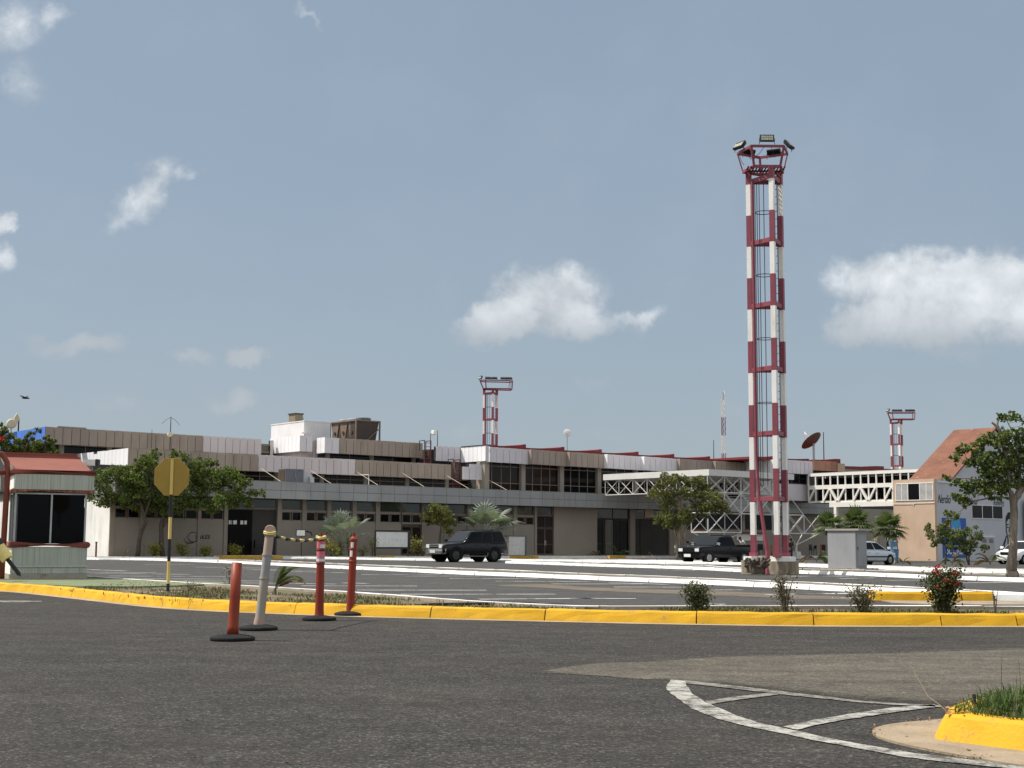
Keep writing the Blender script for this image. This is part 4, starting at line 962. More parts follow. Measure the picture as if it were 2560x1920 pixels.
run(j0, j1, .2, jz0, jz1, "panel_peach", pitch=.9); run(j1, j1+1.2, .3, jz0, jz1-.15, "tan_stucco", pitch=1.2)
m = MB(); B_(m, j0, j1+30, -.3, -12, 0, jz0+.4, "wall_dark"); B_(m, j1+1.3, j1+30, -.25, -12, jz0-.3, jz1-.55, "panel_brown"); m.build("far_wing", TB)
for a, L_, zz in [(j0+.5, 4.3, jz1-.05), (j1+1.4, 7, jz1-.5), (j1+8.6, 7, jz1-.5)]:
    m = MB(); m.vprism([(a, zz-.1), (a+L_, zz-.1), (a+L_, zz+.40), (a+L_*.8, zz+.38), (a+L_*.45, zz+.22), (a, zz+.16)], (0, .2, 0), (1, 0, 0), (0, 0, 1), (0, 1, 0), 9, "red_roof"); m.build("roof", TB)
# dim ground floor beyond the canopy end, with another stretch of grey band
m = MB(); B_(m, su(2098, -5, 1280), su(2240, -5, 1280)+4, -5, -6, 4.1, 5.3, "canopy_grey"); m.build("canopy_band", TB)
m = MB(); B_(m, su(2085, -5.5, 1330), su(2240, -5.5, 1330)+4, -5.6, -6.2, 0, 4.1, "wall_dark"); m.build("back_wall", TB)
# raised pavement and its kerb in front of the building
m = MB(); B_(m, SL-6, SR, 4.2, -.2, -.05, .14, "sandy"); B_(m, su(600, 1)-1.5, SR, 3.2, -.1, .1, .22, "concrete")
o = tag(m.build("forecourt", None, W0), "sandy raised strip with a concrete walk along the terminal front", "pavement", kind="structure"); o.rotation_euler = (0, 0, TROT)
def fk(s0, s1, mat, label, t0=4.5, h=.16, w=.3):
    m = MB(); n = max(1, round((s1-s0)/2.4)); p = (s1-s0)/n
    for k in range(n): m.prism([(s0+k*p+.02, -t0), (s0+(k+1)*p-.02, -t0), (s0+(k+1)*p-.02, -t0+w), (s0+k*p+.02, -t0+w)], -.05, h+rng.uniform(-.008, .008), mat)
    o = tag(m.build("kerb", None, W0), label, "kerb", kind="structure"); o.rotation_euler = (0, 0, TROT)
def kx(u, v=1396): return TQ(G(u, v))[0]
fk(kx(120), kx(470), "kerb_white", "white kerb at the left end of the terminal forecourt")
fk(kx(470), kx(638), "kerb_yellow_old", "faded yellow kerb stretch near the black entrance", h=.22, w=.8)
fk(kx(638), kx(897), "kerb_white", "white kerb in front of the silver fan palm")
fk(kx(897), kx(941), "kerb_yellow_old", "short yellow kerb piece in front of the framed board", h=.2)
fk(kx(941), kx(1262), "kerb_white", "white kerb hidden partly by the green off-road car")
fk(kx(1262), kx(1345), "kerb_yellow_old", "yellow kerb piece right of the green off-road car", h=.2)
fk(kx(1345), kx(1541), "kerb_white", "white kerb in front of the blank taupe wall")
fk(kx(1541), kx(1588), "kerb_yellow_old", "small yellow kerb block in front of the porch", h=.2, t0=4.8)
fk(kx(1588), kx(2230), "kerb_white", "white kerb running on behind the floodlight tower")
m = MB(); o_ = kx(705, 1386); m.prism([(o_-1.2, -4.4), (o_+1.6, -4.4), (o_+.9, -2.2), (o_-.8, -2.2)], [.02, .02, .24, .24], [.03, .03, .245, .245], "ramp_blue")
o = tag(m.build("ramp", None, W0), "blue painted kerb ramp on the forecourt", "ramp", kind="structure"); o.rotation_euler = (0, 0, TROT)

# ------------------------------------------------------------------ things on the terminal roof
def on_t(name, label, cat, s, t, z, rot=0, group=None): return thing(name, label, cat, TW(s, t, z), TROT+rot, group)
# rooftop chiller
sx0, sx1 = su(890, -7.5, 1080), su(949, -7.5, 1080); zt = S(892, 1049, -7.5)[1]
A = on_t("rooftop_chiller", "large brown rooftop chiller with three fans behind the brown panels", "air conditioner", sx0, -7.5, zm1-.2)
h = zt-(zm1-.2); wd = sx1-sx0; dp = 3.9
m = MB()
for x, y in ((0, 0), (wd, 0), (0, dp), (wd, dp)): m.bar((x, y, -.3), (x, y, h), .11, "ac_brown")
for z in (.25, h-.04):
    m.bar((0, 0, z), (wd, 0, z), .1, "ac_brown"); m.bar((0, dp, z), (wd, dp, z), .1, "ac_brown"); m.bar((0, 0, z), (0, dp, z), .1, "ac_brown"); m.bar((wd, 0, z), (wd, dp, z), .1, "ac_brown")
m.bar((wd*.35, -.05, .1), (wd-.05, -.05, h*.68), .07, "ac_brown"); m.build("frame", A)
m = MB(); m.vprism([(.06, h-.08), (wd-.06, h-.08), (wd-.35, .3), (.06, .3)], (0, .05, 0), (1, 0, 0), (0, 0, 1), (0, 1, 0), .9, "ac_dark"); m.build("end_panel", A)
for k in range(3):
    y0 = .1+k*1.28
    m = MB(); m.vprism([(y0+.05, h-.1), (y0+1.2, h-.1), (y0+.85, .3), (y0+.4, .3)], (.08, 0, 0), (0, 1, 0), (0, 0, 1), (1, 0, 0), wd-.2, "ac_brown"); m.lathe([(.14, 0), (.14, .06)], "ac_dark", 12, Matrix.Translation((.06, y0+.6, h*.5)) @ Matrix.Rotation(R(-90), 4, 'Y')); m.build("coil_panel", A)
    m = MB(); m.lathe([(.62, 0), (.62, .2), (.56, .24), (.5, .1), (.05, .08)], "galv" if k else "ac_slate", 18, Matrix.Translation((wd/2, y0+.6, h+.01))); m.build("fan_shroud", A)
m = MB(); m.box((.15, .95, .3), (wd-.1, dp-.1, h-.35), "ac_dark"); m.build("core", A)
# slate unit standing on the canopy
a0, a1 = su(713, .3, 1200), su(759, .3, 1200); zt = S(730, 1172, .3)[1]
A = on_t("air_conditioner", "slate grey air conditioner standing on the canopy band roof", "air conditioner", a0, .3, ZC1+.05)
h = zt-ZC1-.05; m = MB(); m.box((0, 0, 0), (a1-a0, 1.0, h), "ac_slate"); m.build("casing", A, bevel=.02)
m = MB()
for k in range(12): m.box((-.03, .08, .06+k*h/13), (-.005, .92, .06+k*h/13+.03), "ac_louvre")
m.box((-.006, .06, .04), (-.002, .95, h-.04), "ac_dark"); m.build("louvre", A)
m = MB(); m.tube([((a1-a0)*.5, -.03, h*.9), ((a1-a0)*.53, -.05, h*.5), ((a1-a0)*.63, -.05, .02)], .014, "galv"); m.box((a1-a0-.5, -.01, h-.12), (a1-a0-.2, -.004, h-.05), "poster_blue"); m.build("cable", A)
D = on_t("duct_box", "pale sheet metal duct box beside the slate air conditioner", "duct", a1+.05, .1, ZC1+.05)
m = MB(); wd = su(781, .1, 1200)-a1-.05; m.vprism([(0, 0), (wd, 0), (wd, h*.62), (.0, h*.98)], (0, 0, 0), (1, 0, 0), (0, 0, 1), (0, 1, 0), .9, "duct"); m.build("casing", D, bevel=.015)
m = MB(); m.box((wd*.6, -.25, 0), (wd, -.01, h*.45), "duct"); m.build("cover", D)
# vent box on the penthouse
v0, v1 = su(738, tp-1.5, 1045), su(757, tp-1.5, 1045); zv = S(745, 1034.5, tp-1.5)[1]
A = on_t("vent_housing", "small olive vent housing on top of the white penthouse", "vent", v0, tp-1.5, zp+.06)
m = MB(); m.box((0, 0, 0), (v1-v0, 1.0, zv-zp-.1), "vent_olive"); m.build("casing", A)
m = MB(); m.box((-.06, -.06, zv-zp-.1), (v1-v0+.06, 1.06, zv-zp), "ac_dark"); m.build("lid", A); m = MB(); m.tube([(v1-v0+.1, .1, 0), (v1-v0+.1, .1, zv-zp-.3)], .03, "galv"); m.build("pipe", A)
# ladders
def ladder(label, u0, u1, vt, vb, t, mat="red_dark"):
    a, b = su(u0, t, (vt+vb)/2), su(u1, t, (vt+vb)/2); z1 = S(u0, vt, t)[1]; z0 = S(u0, vb, t)[1]
    A = on_t("roof_ladder", label, "ladder", a, t, z0); H = z1-z0; wd = b-a
    m = MB(); m.tube([(0, 0, 0), (0, 0, H)], .045, mat); m.tube([(wd, 0, 0), (wd, 0, H)], .045, mat); m.build("rail", A)
    m = MB()
    k = .2
    while k < H-.15: m.tube([(0, 0, k), (wd, 0, k)], .022, mat, 5); k += .32
    m.build("rung", A)
    m = MB(); m.tube([(0, 0, H), (0, .7, H), (0, .7, H-.8)], .04, "frame_dark"); m.tube([(wd, 0, H), (wd, .7, H), (wd, .7, H-.8)], .04, "frame_dark"); m.build("grab_rail", A)
ladder("dark red access ladder between brown panels and pale recess", 1061, 1077, 1101, 1162, -4.5)
ladder("dark red caged ladder below the pale recess", 1133, 1150, 1148, 1222, -2.9)
# dishes, antennas, cctv
def dish(name, label, u, v, t, r, aim, zbase, mat="dish_white", back="dish_white", mast=.05, depth=.22, feed=True):
    s_, z_ = S(u, v, t); A = on_t(name, label, "satellite dish", s_, t, zbase)
    H = z_-zbase; rot = aim.to_track_quat('Z', 'Y').to_matrix().to_4x4(); M4 = Matrix.Translation((0, 0, H)) @ rot
    prof = [(r*k/7, depth*r*2*((k/7)**2)) for k in range(8)]
    m = MB(); m.lathe(prof, mat, 26, M4 @ Matrix.Translation((0, 0, .012))); m.build("reflector", A, smooth=True)
    m = MB(); m.lathe(prof, back, 26, M4); m.lathe([(r, depth*r*2), (r+.02, depth*r*2+.02), (r-.01, depth*r*2+.03)], mat, 26, M4); m.build("dish_back", A, smooth=True)
    if feed:
        f = M4 @ Vector((0, 0, r*1.25)); m = MB()
        for q in range(3):
            t_ = 2*math.pi*q/3+.5; m.tube([M4 @ Vector((r*.85*math.cos(t_), r*.85*math.sin(t_), depth*r*1.5)), f], .018*max(1, r), "galv", 5)
        m.lathe([(.06*r+.03, 0), (.06*r+.03, .25*r), (.1*r+.03, .3*r)], "dish_white", 10, M4 @ Matrix.Translation((0, 0, r*1.05))); m.build("feed_horn", A)
    m = MB(); m.tube([(0, 0, 0), (0, 0, H-.25*r), M4 @ Vector((0, 0, -.02))], [mast, mast, mast*1.3], "galv", 8); m.build("mast", A)
    return A
axl = lambda s, t, z: Vector((s, -t, z)).normalized()
ddish = dish("satellite_dish", "big rusty satellite dish tilted skyward on the right wing roof", 2034, 1108, -4.5, 1.22, axl(-.1, -.665, .72), ZM1+.1, "dish_white", "dish_rust", .12, .16)
dish("satellite_dish", "small white upright dish on the wavy red roof", 1418, 1083.5, -1.6, .31, axl(-.55, .9, .12), ZM1+.1, "dish_white", "dish_white", .04)
A = on_t("drum_antenna", "round cream drum antenna at the blue panelled corner", "antenna", *[S(29, 1059, -16)[0]], -16, 8.9)
H = S(29, 1059, -16)[1]-8.9; m = MB(); M4 = Matrix.Translation((0, 0, H)) @ axl(-.25, 1, -.02).to_track_quat('Z', 'Y').to_matrix().to_4x4()
m.lathe([(.28, -.25), (.36, -.2), (.36, .1), (.30, .16), (0, .17)], "dish_cream", 20, M4); m.build("drum", A); m = MB(); m.tube([(0, 0, 0), (0, .1, H)], .05, "galv"); m.build("mast", A)
s_, z_ = S(42, 1047, -16); A = on_t("panel_antenna", "cream diamond shaped panel antenna beside the round drum", "antenna", su(46.5, -16, 1060), -16, 8.9)
m = MB(); H = z_-8.9; m.prism([(-.42, -.1), (-.12, -.1), (-.12, 0), (-.42, 0)], H-.3, H+.3, "dish_cream") if False else m.vprism([(-.3, -.42), (.0, 0), (-.3, .42), (-.6, 0)], (.02, -.15, H), (.72, 0, 0), (0, 0, 1), (0, 1, 0), .1, "dish_cream"); m.build("panel", A)
m = MB(); m.tube([(0, 0, 0), (0, 0, H-.05)], .055, "steel_dark"); m.build("mast", A)
def whip(label, u, v0, t, zb, r=.03, extra=None, mat="steel_dark"):
    s_, z_ = S(u, v0, t); A = on_t("whip_antenna", label, "antenna", s_, t, zb); H = z_-zb
    m = MB(); m.tube([(0, 0, 0), (0, 0, H)], [r*1.3, r*.8], mat, 6); m.build("mast", A)
    if extra: m = MB(); extra(m, H); m.build("antenna_head", A)
whip("thin mast with drooping wires and a small drum above the brown band", 427.5, 1042, -6, 7.3, .035, lambda m, H: ([m.tube([(0, 0, H-.05), (sx_*.35, 0, H-.22), (sx_*.7, 0, H-.55)], .014, "steel_dark", 4) for sx_ in (-1, 1)], m.lathe([(.16, -.12), (.18, .12)], "dish_cream", 10, Matrix.Translation((-.12, -.15, H-1.3)) @ Matrix.Rotation(R(80), 4, 'X'))))
whip("plain thin rod left of the drooping wire mast", 380, 1074, -6, 7.3, .02)
whip("short thin rod beside the roof camera", 1094, 1076, -5, ZM1, .03)
whip("short black rod on the red roof before the lattice mast", 1784, 1100, -6, ZM1, .035)
whip("tall black pole to the right of the big rusty dish", 2058.5, 1080, -5, ZM1, .05)
whip("pale thin mast standing just left of the tower behind the red roof", 1889, 1098, -6, ZM1, .03, None, "galv")
s_, z_ = S(1080, 1085, -5); A = on_t("security_camera", "white roof camera on a thin post above the ladder", "camera", s_, -5, ZM1-.6)
H = z_-ZM1+.6; m = MB(); m.tube([(-.15, 0, 0), (-.15, 0, H), (.1, 0, H)], .03, "steel_dark"); m.build("post", A); m = MB(); m.box((0, -.25, H-.05), (.3, .15, H+.3), "dish_white"); m.build("housing", A, bevel=.05)
# lattice mast far behind
pm = P(1809, 1130, 185); A = thing("lattice_mast", "slim red and white lattice mast rising far behind the roof", "mast", (pm.x, 185, 0))
ht = P(1809, 980, 185).z; r_ = .30; z0 = 6; hb = P(1809, 1003, 185).z
cs = [Vector((r_*math.cos(R(a)), r_*math.sin(R(a)), 0)) for a in (90, 210, 330)]
k = 0; z = z0
legs = MB(); lac = MB()
while z < hb-.2:
    mt = "tower_red" if (k//3) % 2 == 0 else "tower_white"
    for i in range(3): legs.bar(cs[i]+Vector((0, 0, z)), cs[i]+Vector((0, 0, z+.8)), .065, mt)
    for i in range(3): lac.bar(cs[i]+Vector((0, 0, z)), cs[(i+1) % 3]+Vector((0, 0, z+.8)), .04, mt); lac.bar(cs[i]+Vector((0, 0, z)), cs[(i+1) % 3]+Vector((0, 0, z)), .035, mt)
    z += .8; k += 1
legs.bar((0, 0, 0), (0, 0, z0), .5, "tower_red"); legs.build("mast_leg", A); lac.build("lacing", A)
m = MB(); m.tube([(0, 0, z-.2), (0, 0, ht)], .07, "galv"); m.tube([(.28, 0, ht-1.2), (.28, 0, ht+.1)], .10, "dish_white"); m.build("antenna", A)
# ------------------------------------------------------------------ entrance canopy on a space frame (local frame of the terminal)
cs_, _ = S(1772, 1180, 13.1); cl = TQ(P(1772, 1180, 109.3)); cs_ = cl[0]; ct = cl[1]
EC = thing("entrance_canopy", "flat white canopy slab carried on a white tubular space frame", "canopy", TW(cs_, ct), TROT)
ZS0, ZS1 = 6.50, 6.96; PW = 1.95; LX = 10.2; LY = ct-1.2
m = MB(); m.box((0, 0, ZS0+.12), (LX, LY, ZS1), "slab_white"); m.box((-.06, -.06, ZS0), (LX+.06, .06, ZS1+.03), "slab_white"); m.box((-.06, .06, ZS0), (.06, LY, ZS1+.03), "slab_white"); m.box((LX-.06, .06, ZS0), (LX+.06, LY, ZS1+.03), "slab_white")
for k in range(14): m.box((.1, .5+k*LY/14.5, ZS0-.02), (LX-.1, .58+k*LY/14.5, ZS0+.12), "slab_white")
m.build("slab", EC)
rows = [6.52, 5.24, 3.62, 2.10]
def cx_(i): return (i-0.)*PW
m = MB(); rb = .038
def T(a, b, r=rb): m.tube([a, b], r, "truss_white", 6)
for y in (0.15, 1.9):
    for i in range(0, 6):
        T((cx_(i), y, rows[0]), (cx_(i), y, rows[2] if i in (1, 2, 3, 4, 5) else rows[1]))
    for i in range(0, 5):
        T((cx_(i), y, rows[1]), (cx_(i+1), y, rows[1])); T((cx_(i), y, rows[0]), (cx_(i+1), y, rows[1]), .031); T((cx_(i+1), y, rows[0]), (cx_(i), y, rows[1]), .031)
    for i in range(1, 5):
        T((cx_(i), y, rows[2]), (cx_(i+1), y, rows[2])); T((cx_(i), y, rows[1]), (cx_(i+1), y, rows[2]), .031); T((cx_(i+1), y, rows[1]), (cx_(i), y, rows[2]), .031)
for i in range(0, 6):
    for z in rows[1:3]:
        if i or z > 4: T((cx_(i), .15, z), (cx_(i), 1.9, z), .04)
m.build("front_truss", EC)
n = 6; dy = (LY-2)/n
for x in (0.1, LX*.5, LX-.5):
    m = MB()
    for i in range(n+1):
        y = 1.9+i*dy
        T((x, y, rows[0]), (x, y, rows[1]), .03)
        if i < n:
            T((x, y, rows[1]), (x, y+dy, rows[1]), .035); T((x, y, rows[0]), (x, y+dy, rows[1]), .03); T((x, y+dy, rows[0]), (x, y, rows[1]), .03)
    m.build("side_truss", EC)
def support(i, top2):
    global m
    m = MB(); x0 = cx_(i); lo = rows[3]; pz = 1.15
    L_ = [(x0-PW, .15), (x0, .15), (x0+PW, .15)]; Bk = [(x0-PW, 1.9), (x0, 1.9), (x0+PW, 1.9)]
    for row in (L_, Bk):
        for q in range(2):
            T((*row[q], lo), (*row[q+1], lo)); T((*row[q], lo), (*row[q+1], rows[2]) if q == 0 or top2 else (*row[q+1], rows[2]), .031)
            if q == 0 or top2: T((*row[q], rows[2]), (*row[q+1], rows[2]))
            if q == 0 or top2: T((*row[q+1], lo), (*row[q], rows[2]), .031)
        for q in (0, 1, 2):
            if q < 2 or top2: T((*row[q], lo), (*row[q], rows[2]))
        T((*row[0], lo), (x0, 1.0, pz)); T((*row[2], lo), (x0, 1.0, pz))
        if not top2:
            T((*row[2], lo), (*row[1], rows[2])); T((*row[1], rows[2]), (*row[0], rows[1]))
        else: T((*row[1], lo), (*row[1], rows[2]))
    for q in range(3): T((*L_[q], lo), (*Bk[q], lo), .04); T((*L_[q], rows[2]), (*Bk[q], rows[2]), .04) if (q < 2 or top2) else None
    m.tube([(x0, 1.0, .5), (x0, 1.0, pz+.05)], .09, "truss_white", 10)
    m.build("support_frame", EC)
    b = MB(); b.lathe([(.42, .0), (.40, .35), (.34, .62)], "truss_white", 4, Matrix.Translation((x0, 1.0, .0)) @ Matrix.Rotation(R(45), 4, 'Z')); b.build("footing", EC)
support(1, True); support(6, False)

# ------------------------------------------------------------------ white truss walkway
wk = TQ(P(2022, 1250, 133.5)); ws = wk[0]
WB = thing("truss_walkway", "white enclosed truss footbridge leading out from the terminal", "footbridge", TW(ws, wk[1]), TROT)
zt_ = P(2036, 1184.2, 133).z; zb_ = 5.25; zm_ = P(2030, 1219, 133.2).z
n = 20; pw = .86; WL = n*pw; WD = 2.6
def wy(k): return -k*pw
for side, nm in ((0, "side_frame"), (WD, "side_frame")):
    m = MB(); x0 = side
    m.box((x0-.08, 0, zt_-.27), (x0+.08, -WL, zt_), "walk_white"); m.box((x0-.09, 0, zm_-.19), (x0+.09, -WL, zm_+.19), "walk_white"); m.box((x0-.08, 0, zb_-.12), (x0+.08, -WL, zb_+.03), "walk_white")
    for k in range(n+1):
        m.box((x0-.06, wy(k)-.058, zb_+.03), (x0+.06, wy(k)+.058, zm_-.19), "walk_white"); m.box((x0-.06, wy(k)-.058, zm_+.19), (x0+.06, wy(k)+.058, zt_-.27), "walk_white")
    for k in range(0, n):
        q = k % 4
        if q in (0, 2): m.bar((x0-.09, wy(k)-.08, zb_+.03), (x0-.09, wy(k+1)+.08, zm_-.2), .16, "walk_white") if q == 0 or k > 0 else None
        if q == 3: m.bar((x0-.09, wy(k)-.08, zm_-.2), (x0-.09, wy(k+1)+.08, zb_+.03), .2, "walk_white")
    m.build(nm, WB)
m = MB(); m.box((0, 0, zt_-.06), (WD, -WL, zt_+.05), "roof_grey"); m.build("roof", WB)
m = MB(); m.box((.1, 0, zb_-.15), (WD-.1, -WL, zb_+.1), "concrete"); m.build("deck", WB)
m = MB(); m.box((-.14, -2.5, zb_-.55), (-.05, -WL, zb_-.10), "walk_white"); m.build("edge_beam", WB)
m = MB(); m.box((WD*.55, 0, zb_+.1), (WD*.6, -WL, zt_-.4), "glass_dark"); m.build("inner_glazing", WB)
m = MB(); m.box((-.15, -3.0, 0), (.15, -3.3, zb_-.5), "walk_white"); m.build("post", WB)

# ------------------------------------------------------------------ mural building
C = G(2340.5, 1402.7, 0.0); ms, mt = TQ(C)
MBD = thing("mural_building", "tan and grey stucco building with red gable roof and painted mural", "building", TW(ms, mt), TROT)
def MS(u, v):
    "point of the grey front as (along, height)"
    s_, z_ = S(u, v, mt); return s_-ms, z_
def TS(u, v):
    "point of the tan side as (depth, height)"
    d = ray(u, v); k = ((C-EYEV).dot(E1))/d.dot(E1); p = EYEV+d*k
    return -(p-C).dot(NN), p.z
hw = MS(2341, 1197)[1]; DP = TS(2232, 1202)[0]; LN = 17.5
m = MB(); m.box((.02, .02, 0), (LN, DP-.02, hw-.02), "grey_stucco"); m.build("wall", MBD)
m = MB(); m.box((0, 0, 0), (.3, DP, hw), "tan_stucco"); o = m.build("side_wall", MBD); o["label"] = "sunlit tan stucco end wall"
e0 = MS(2380, 1197)[0]; ap = MS(2489, 1072.5); rx = ap[0]; rz = ap[1]; e1_ = 2*rx-e0
m = MB(); m.prism([(e0, 0), (e1_, 0), (e1_, .25), (e0, .25)], hw-.02, hw, "grey_stucco"); m.vprism([(e0+.1, hw), (e1_-.1, hw), (rx, rz-.12)], (0, 0.03, 0), (1, 0, 0), (0, 0, 1), (0, 1, 0), .25, "grey_stucco"); m.build("gable_wall", MBD)
m = MB()
for (xa, za, xb, zb) in ((e0-.15, hw-.06, rx, rz), (e1_+.15, hw-.06, rx, rz)):
    a = Vector((xa, -.08, za)); b = Vector((xb, -.08, zb)); off = Vector((0, DP+.2, 0)); up = Vector((0, 0, .14))
    vs = [a, b, b+off, a+off, a+up, b+up, b+off+up, a+off+up]
    m.add(vs, [(0,1,2,3),(7,6,5,4),(0,4,5,1),(1,5,6,2),(2,6,7,3),(3,7,4,0)], "terracotta")
m.build("roof", MBD)
# louvred window in the tan wall
d0, z0 = TS(2257-14, 1251); d1, z1 = TS(2332, 1208); d0, d1 = max(d0, d1), min(d0, d1)
z0 = TS(2285, 1249.5)[1]; z1 = TS(2285, 1209.5)[1]; d0 = DP-.25
m = MB(); fr = .06
for a, b in ((z0-fr, z0), (z1, z1+fr)): m.box((-.05, d1-.03, a), (.05, d0+.03, b), "frame_white")
dk0, dk1 = TS(2299.5, 1228)[0], TS(2270, 1228)[0]
for d in (d1, (d1+dk0)/2, dk0, dk1, (dk1+d0)/2, d0): m.box((-.04, d-.03, z0), (.05, d+.03, z1), "frame_white")
o = m.build("window", MBD)
m = MB(); m.box((-.012, dk0+.03, z0), (-.004, dk1-.03, z1), "glass_dark"); m.build("pane", o)
for a, b in ((d1+.03, dk0-.03), (dk1+.03, d0-.03)):
    m = MB(); q = z0+.02
    while q < z1-.06:
        m.add([(-.012, a, q), (-.012, b, q), (-.045, b, q+.03), (-.045, a, q+.03), (-.012, a, q+.075), (-.012, b, q+.075)], [(0, 1, 2, 3), (3, 2, 5, 4)], "door_grey"); q += .085
    m.build("louvre", o)
zz = TS(2285, 1258.5)[1]; m = MB(); m.tube([(-.03, 0, zz), (-.03, DP*.45, zz), (-.03, DP*.5, zz-.06), (-.03, DP, zz-.03)], .022, "frame_white", 6); m.tube([(-.03, DP*.5, zz-.05), (-.03, DP*.5, zz-.2)], .03, "frame_white"); m.build("pipe", MBD)
# windows, door and paintings on the grey front
def mrect(mb, u0, v0, u1, v1, y0, y1, mat):
    a = MS(u0, (v0+v1)/2)[0]; b = MS(u1, (v0+v1)/2)[0]; zz0 = MS((u0+u1)/2, v1)[1]; zz1 = MS((u0+u1)/2, v0)[1]
    mb.box((a, y0, zz0), (b, y1, zz1), mat); return a, b, zz0, zz1
m = MB(); a, b, q0, q1 = mrect(m, 2429, 1263, 2506, 1297.5, -.03, .02, "frame_white"); o = m.build("window", MBD)
for k in range(3):
    m = MB(); x0 = a+(b-a)*k/3+.05; x1 = a+(b-a)*(k+1)/3-.05; m.box((x0, -.04, q0+.06), (x1, -.032, q1-.05), "glass_dark"); m.build("pane", o)
m = MB(); a, b, q0, q1 = mrect(m, 2452, 1340, 2487, 1403, -.05, .02, "frame_white"); q0 = 0; o = m.build("door_frame", MBD)
for k in range(2):
    m = MB(); x0 = a+.04+(b-a-.08)*k/2; x1 = x0+(b-a-.08)/2-.02; m.box((x0, -.08, .05), (x1, -.055, q1-.06), "door_grey")
    for j in range(6): m.box((x0+.12+j*.1, -.09, q1-.55), (x0+.17+j*.1, -.082, q1-.2), "ink_grey")
    d = m.build("door", MBD); m = MB(); hx = x1-.1 if k == 0 else x0+.06; m.box((hx, -.13, 1.0), (hx+.04, -.085, 1.2), "steel_dark"); m.build("handle", d)
m = MB(); mrect(m, 2338, 1200, 2395, 1203, -.02, .02, "frame_white") if False else mrect(m, 2343, 1205, 2385, 1207, -.06, .02, "frame_white"); m.build("ledge", MBD)
PB = MB(); a, b, q0, q1 = mrect(PB, 2356.5, 1295, 2415, 1394, -.05, -.005, "poster_blue")
def pp(u, v): x, z = MS(u, v); return (x, -.056, z)
X = (1, 0, 0); Z = (0, 0, 1)
ring(PB, pp(2388, 1312), X, Z, .34, .34, .66, "poster_cyan", 0, 360, off=.002); ring(PB, pp(2377, 1311), X, Z, .36, .50, .30, "poster_orange", 100, 265, off=.004); ring(PB, pp(2390, 1313), X, Z, .52, .40, .06, "poster_white", 190, 350, off=.004)
text_into(PB, "SUCRE", .95, pp(2364, 1385), X, Z, "poster_white", .003, xs=.78); ring(PB, pp(2388, 1388.5), X, Z, .5, .05, .09, "poster_orange", 0, 360, off=.003)
PO = thing("wall_poster", "tall blue poster fixed to the grey mural wall behind two young trees", "poster", TW(ms, mt), TROT); PB.build("board", PO)
def mtext(s, u, v, size, xs=.62, sh=.25):
    x, z = MS(u, v); m = MB(); text_into(m, s, size, (x, .005, z), X, Z, "ink", .012, .42, xs); m.build("painted_name", MBD)
mtext("Nerdio", 2344, 1257, .95, .62); mtext("losar", 2426, 1261.5, .85, .62); mtext("Ramirez", 2483, 1265, .85, .55)
mtext("Gran", 2494, 1386, .62, .62); mtext("de", 2500, 1397, .5, .7)
# painted portrait in black line
MU = MB()
fx, fz = MS(2524, 1325)
def fp(x, z): return (fx+x, -.012, fz+z)
MU.vprism([(-.55, .55), (-.50, 1.05), (-.15, 1.42), (.35, 1.45), (.62, 1.1), (.60, .5), (.5, .75), (.25, .95), (-.2, .85), (-.42, .6)], (fx, -.014, fz), X, Z, (0, 1, 0), .014, "ink")
for pts in ([(-.5, .55), (-.5, .0), (-.36, -.6), (-.1, -1.0), (.15, -1.08), (.4, -.85), (.55, -.2), (.58, .5)], [(-.02, .25), (-.08, -.12), (.1, -.17)], [(-.22, -.45), (.05, -.40), (.3, -.47)],
            [(-.3, -.75), (-.35, -1.5), (-.55, -2.1)], [(.3, -.95), (.35, -1.5), (.1, -2.0)], [(-.5, -.5), (-1.1, -1.3), (-1.5, -2.6)], [(-.6, -.7), (-.95, -1.5), (-1.1, -2.3)], [(-.35, -1.0), (.1, -1.5), (.5, -1.9)], [(.6, -.6), (1.3, -1.1), (2.0, -1.7)]):
    MU.tube([fp(*p) for p in pts], .035, "ink", 4)
for ex in (-.27, .2):
    MU.vprism([(ex-.15, .22), (ex, .29), (ex+.15, .22), (ex, .18)], (fx, -.014, fz), X, Z, (0, 1, 0), .014, "ink"); MU.vprism([(ex-.18, .40), (ex+.18, .42), (ex+.16, .5), (ex-.12, .48)], (fx, -.014, fz), X, Z, (0, 1, 0), .014, "ink")
MU.vprism([(-.22, -.62), (.3, -.62), (.2, -1.0), (-.05, -1.0)], (fx, -.013, fz), X, Z, (0, 1, 0), .013, "ink_grey")
MU.build("painted_portrait", MBD)
# glazed truss end just past the tree
m = MB(); x, z = MS(2556, 1310); m.bar((x, -.4, z-.9), (x, -.4, z+1.6), .09, "frame_white"); m.bar((x, -.4, z+1.6), (x+1.5, -.4, z+2.2), .09, "frame_white"); m.bar((x, -.4, z-.9), (x+1.5, -.4, z-1.4), .09, "frame_white"); m.box((x+.05, -.35, z-1.4), (x+1.6, -.3, z+2.0), "glass_dark"); m.build("bay_window", MBD)

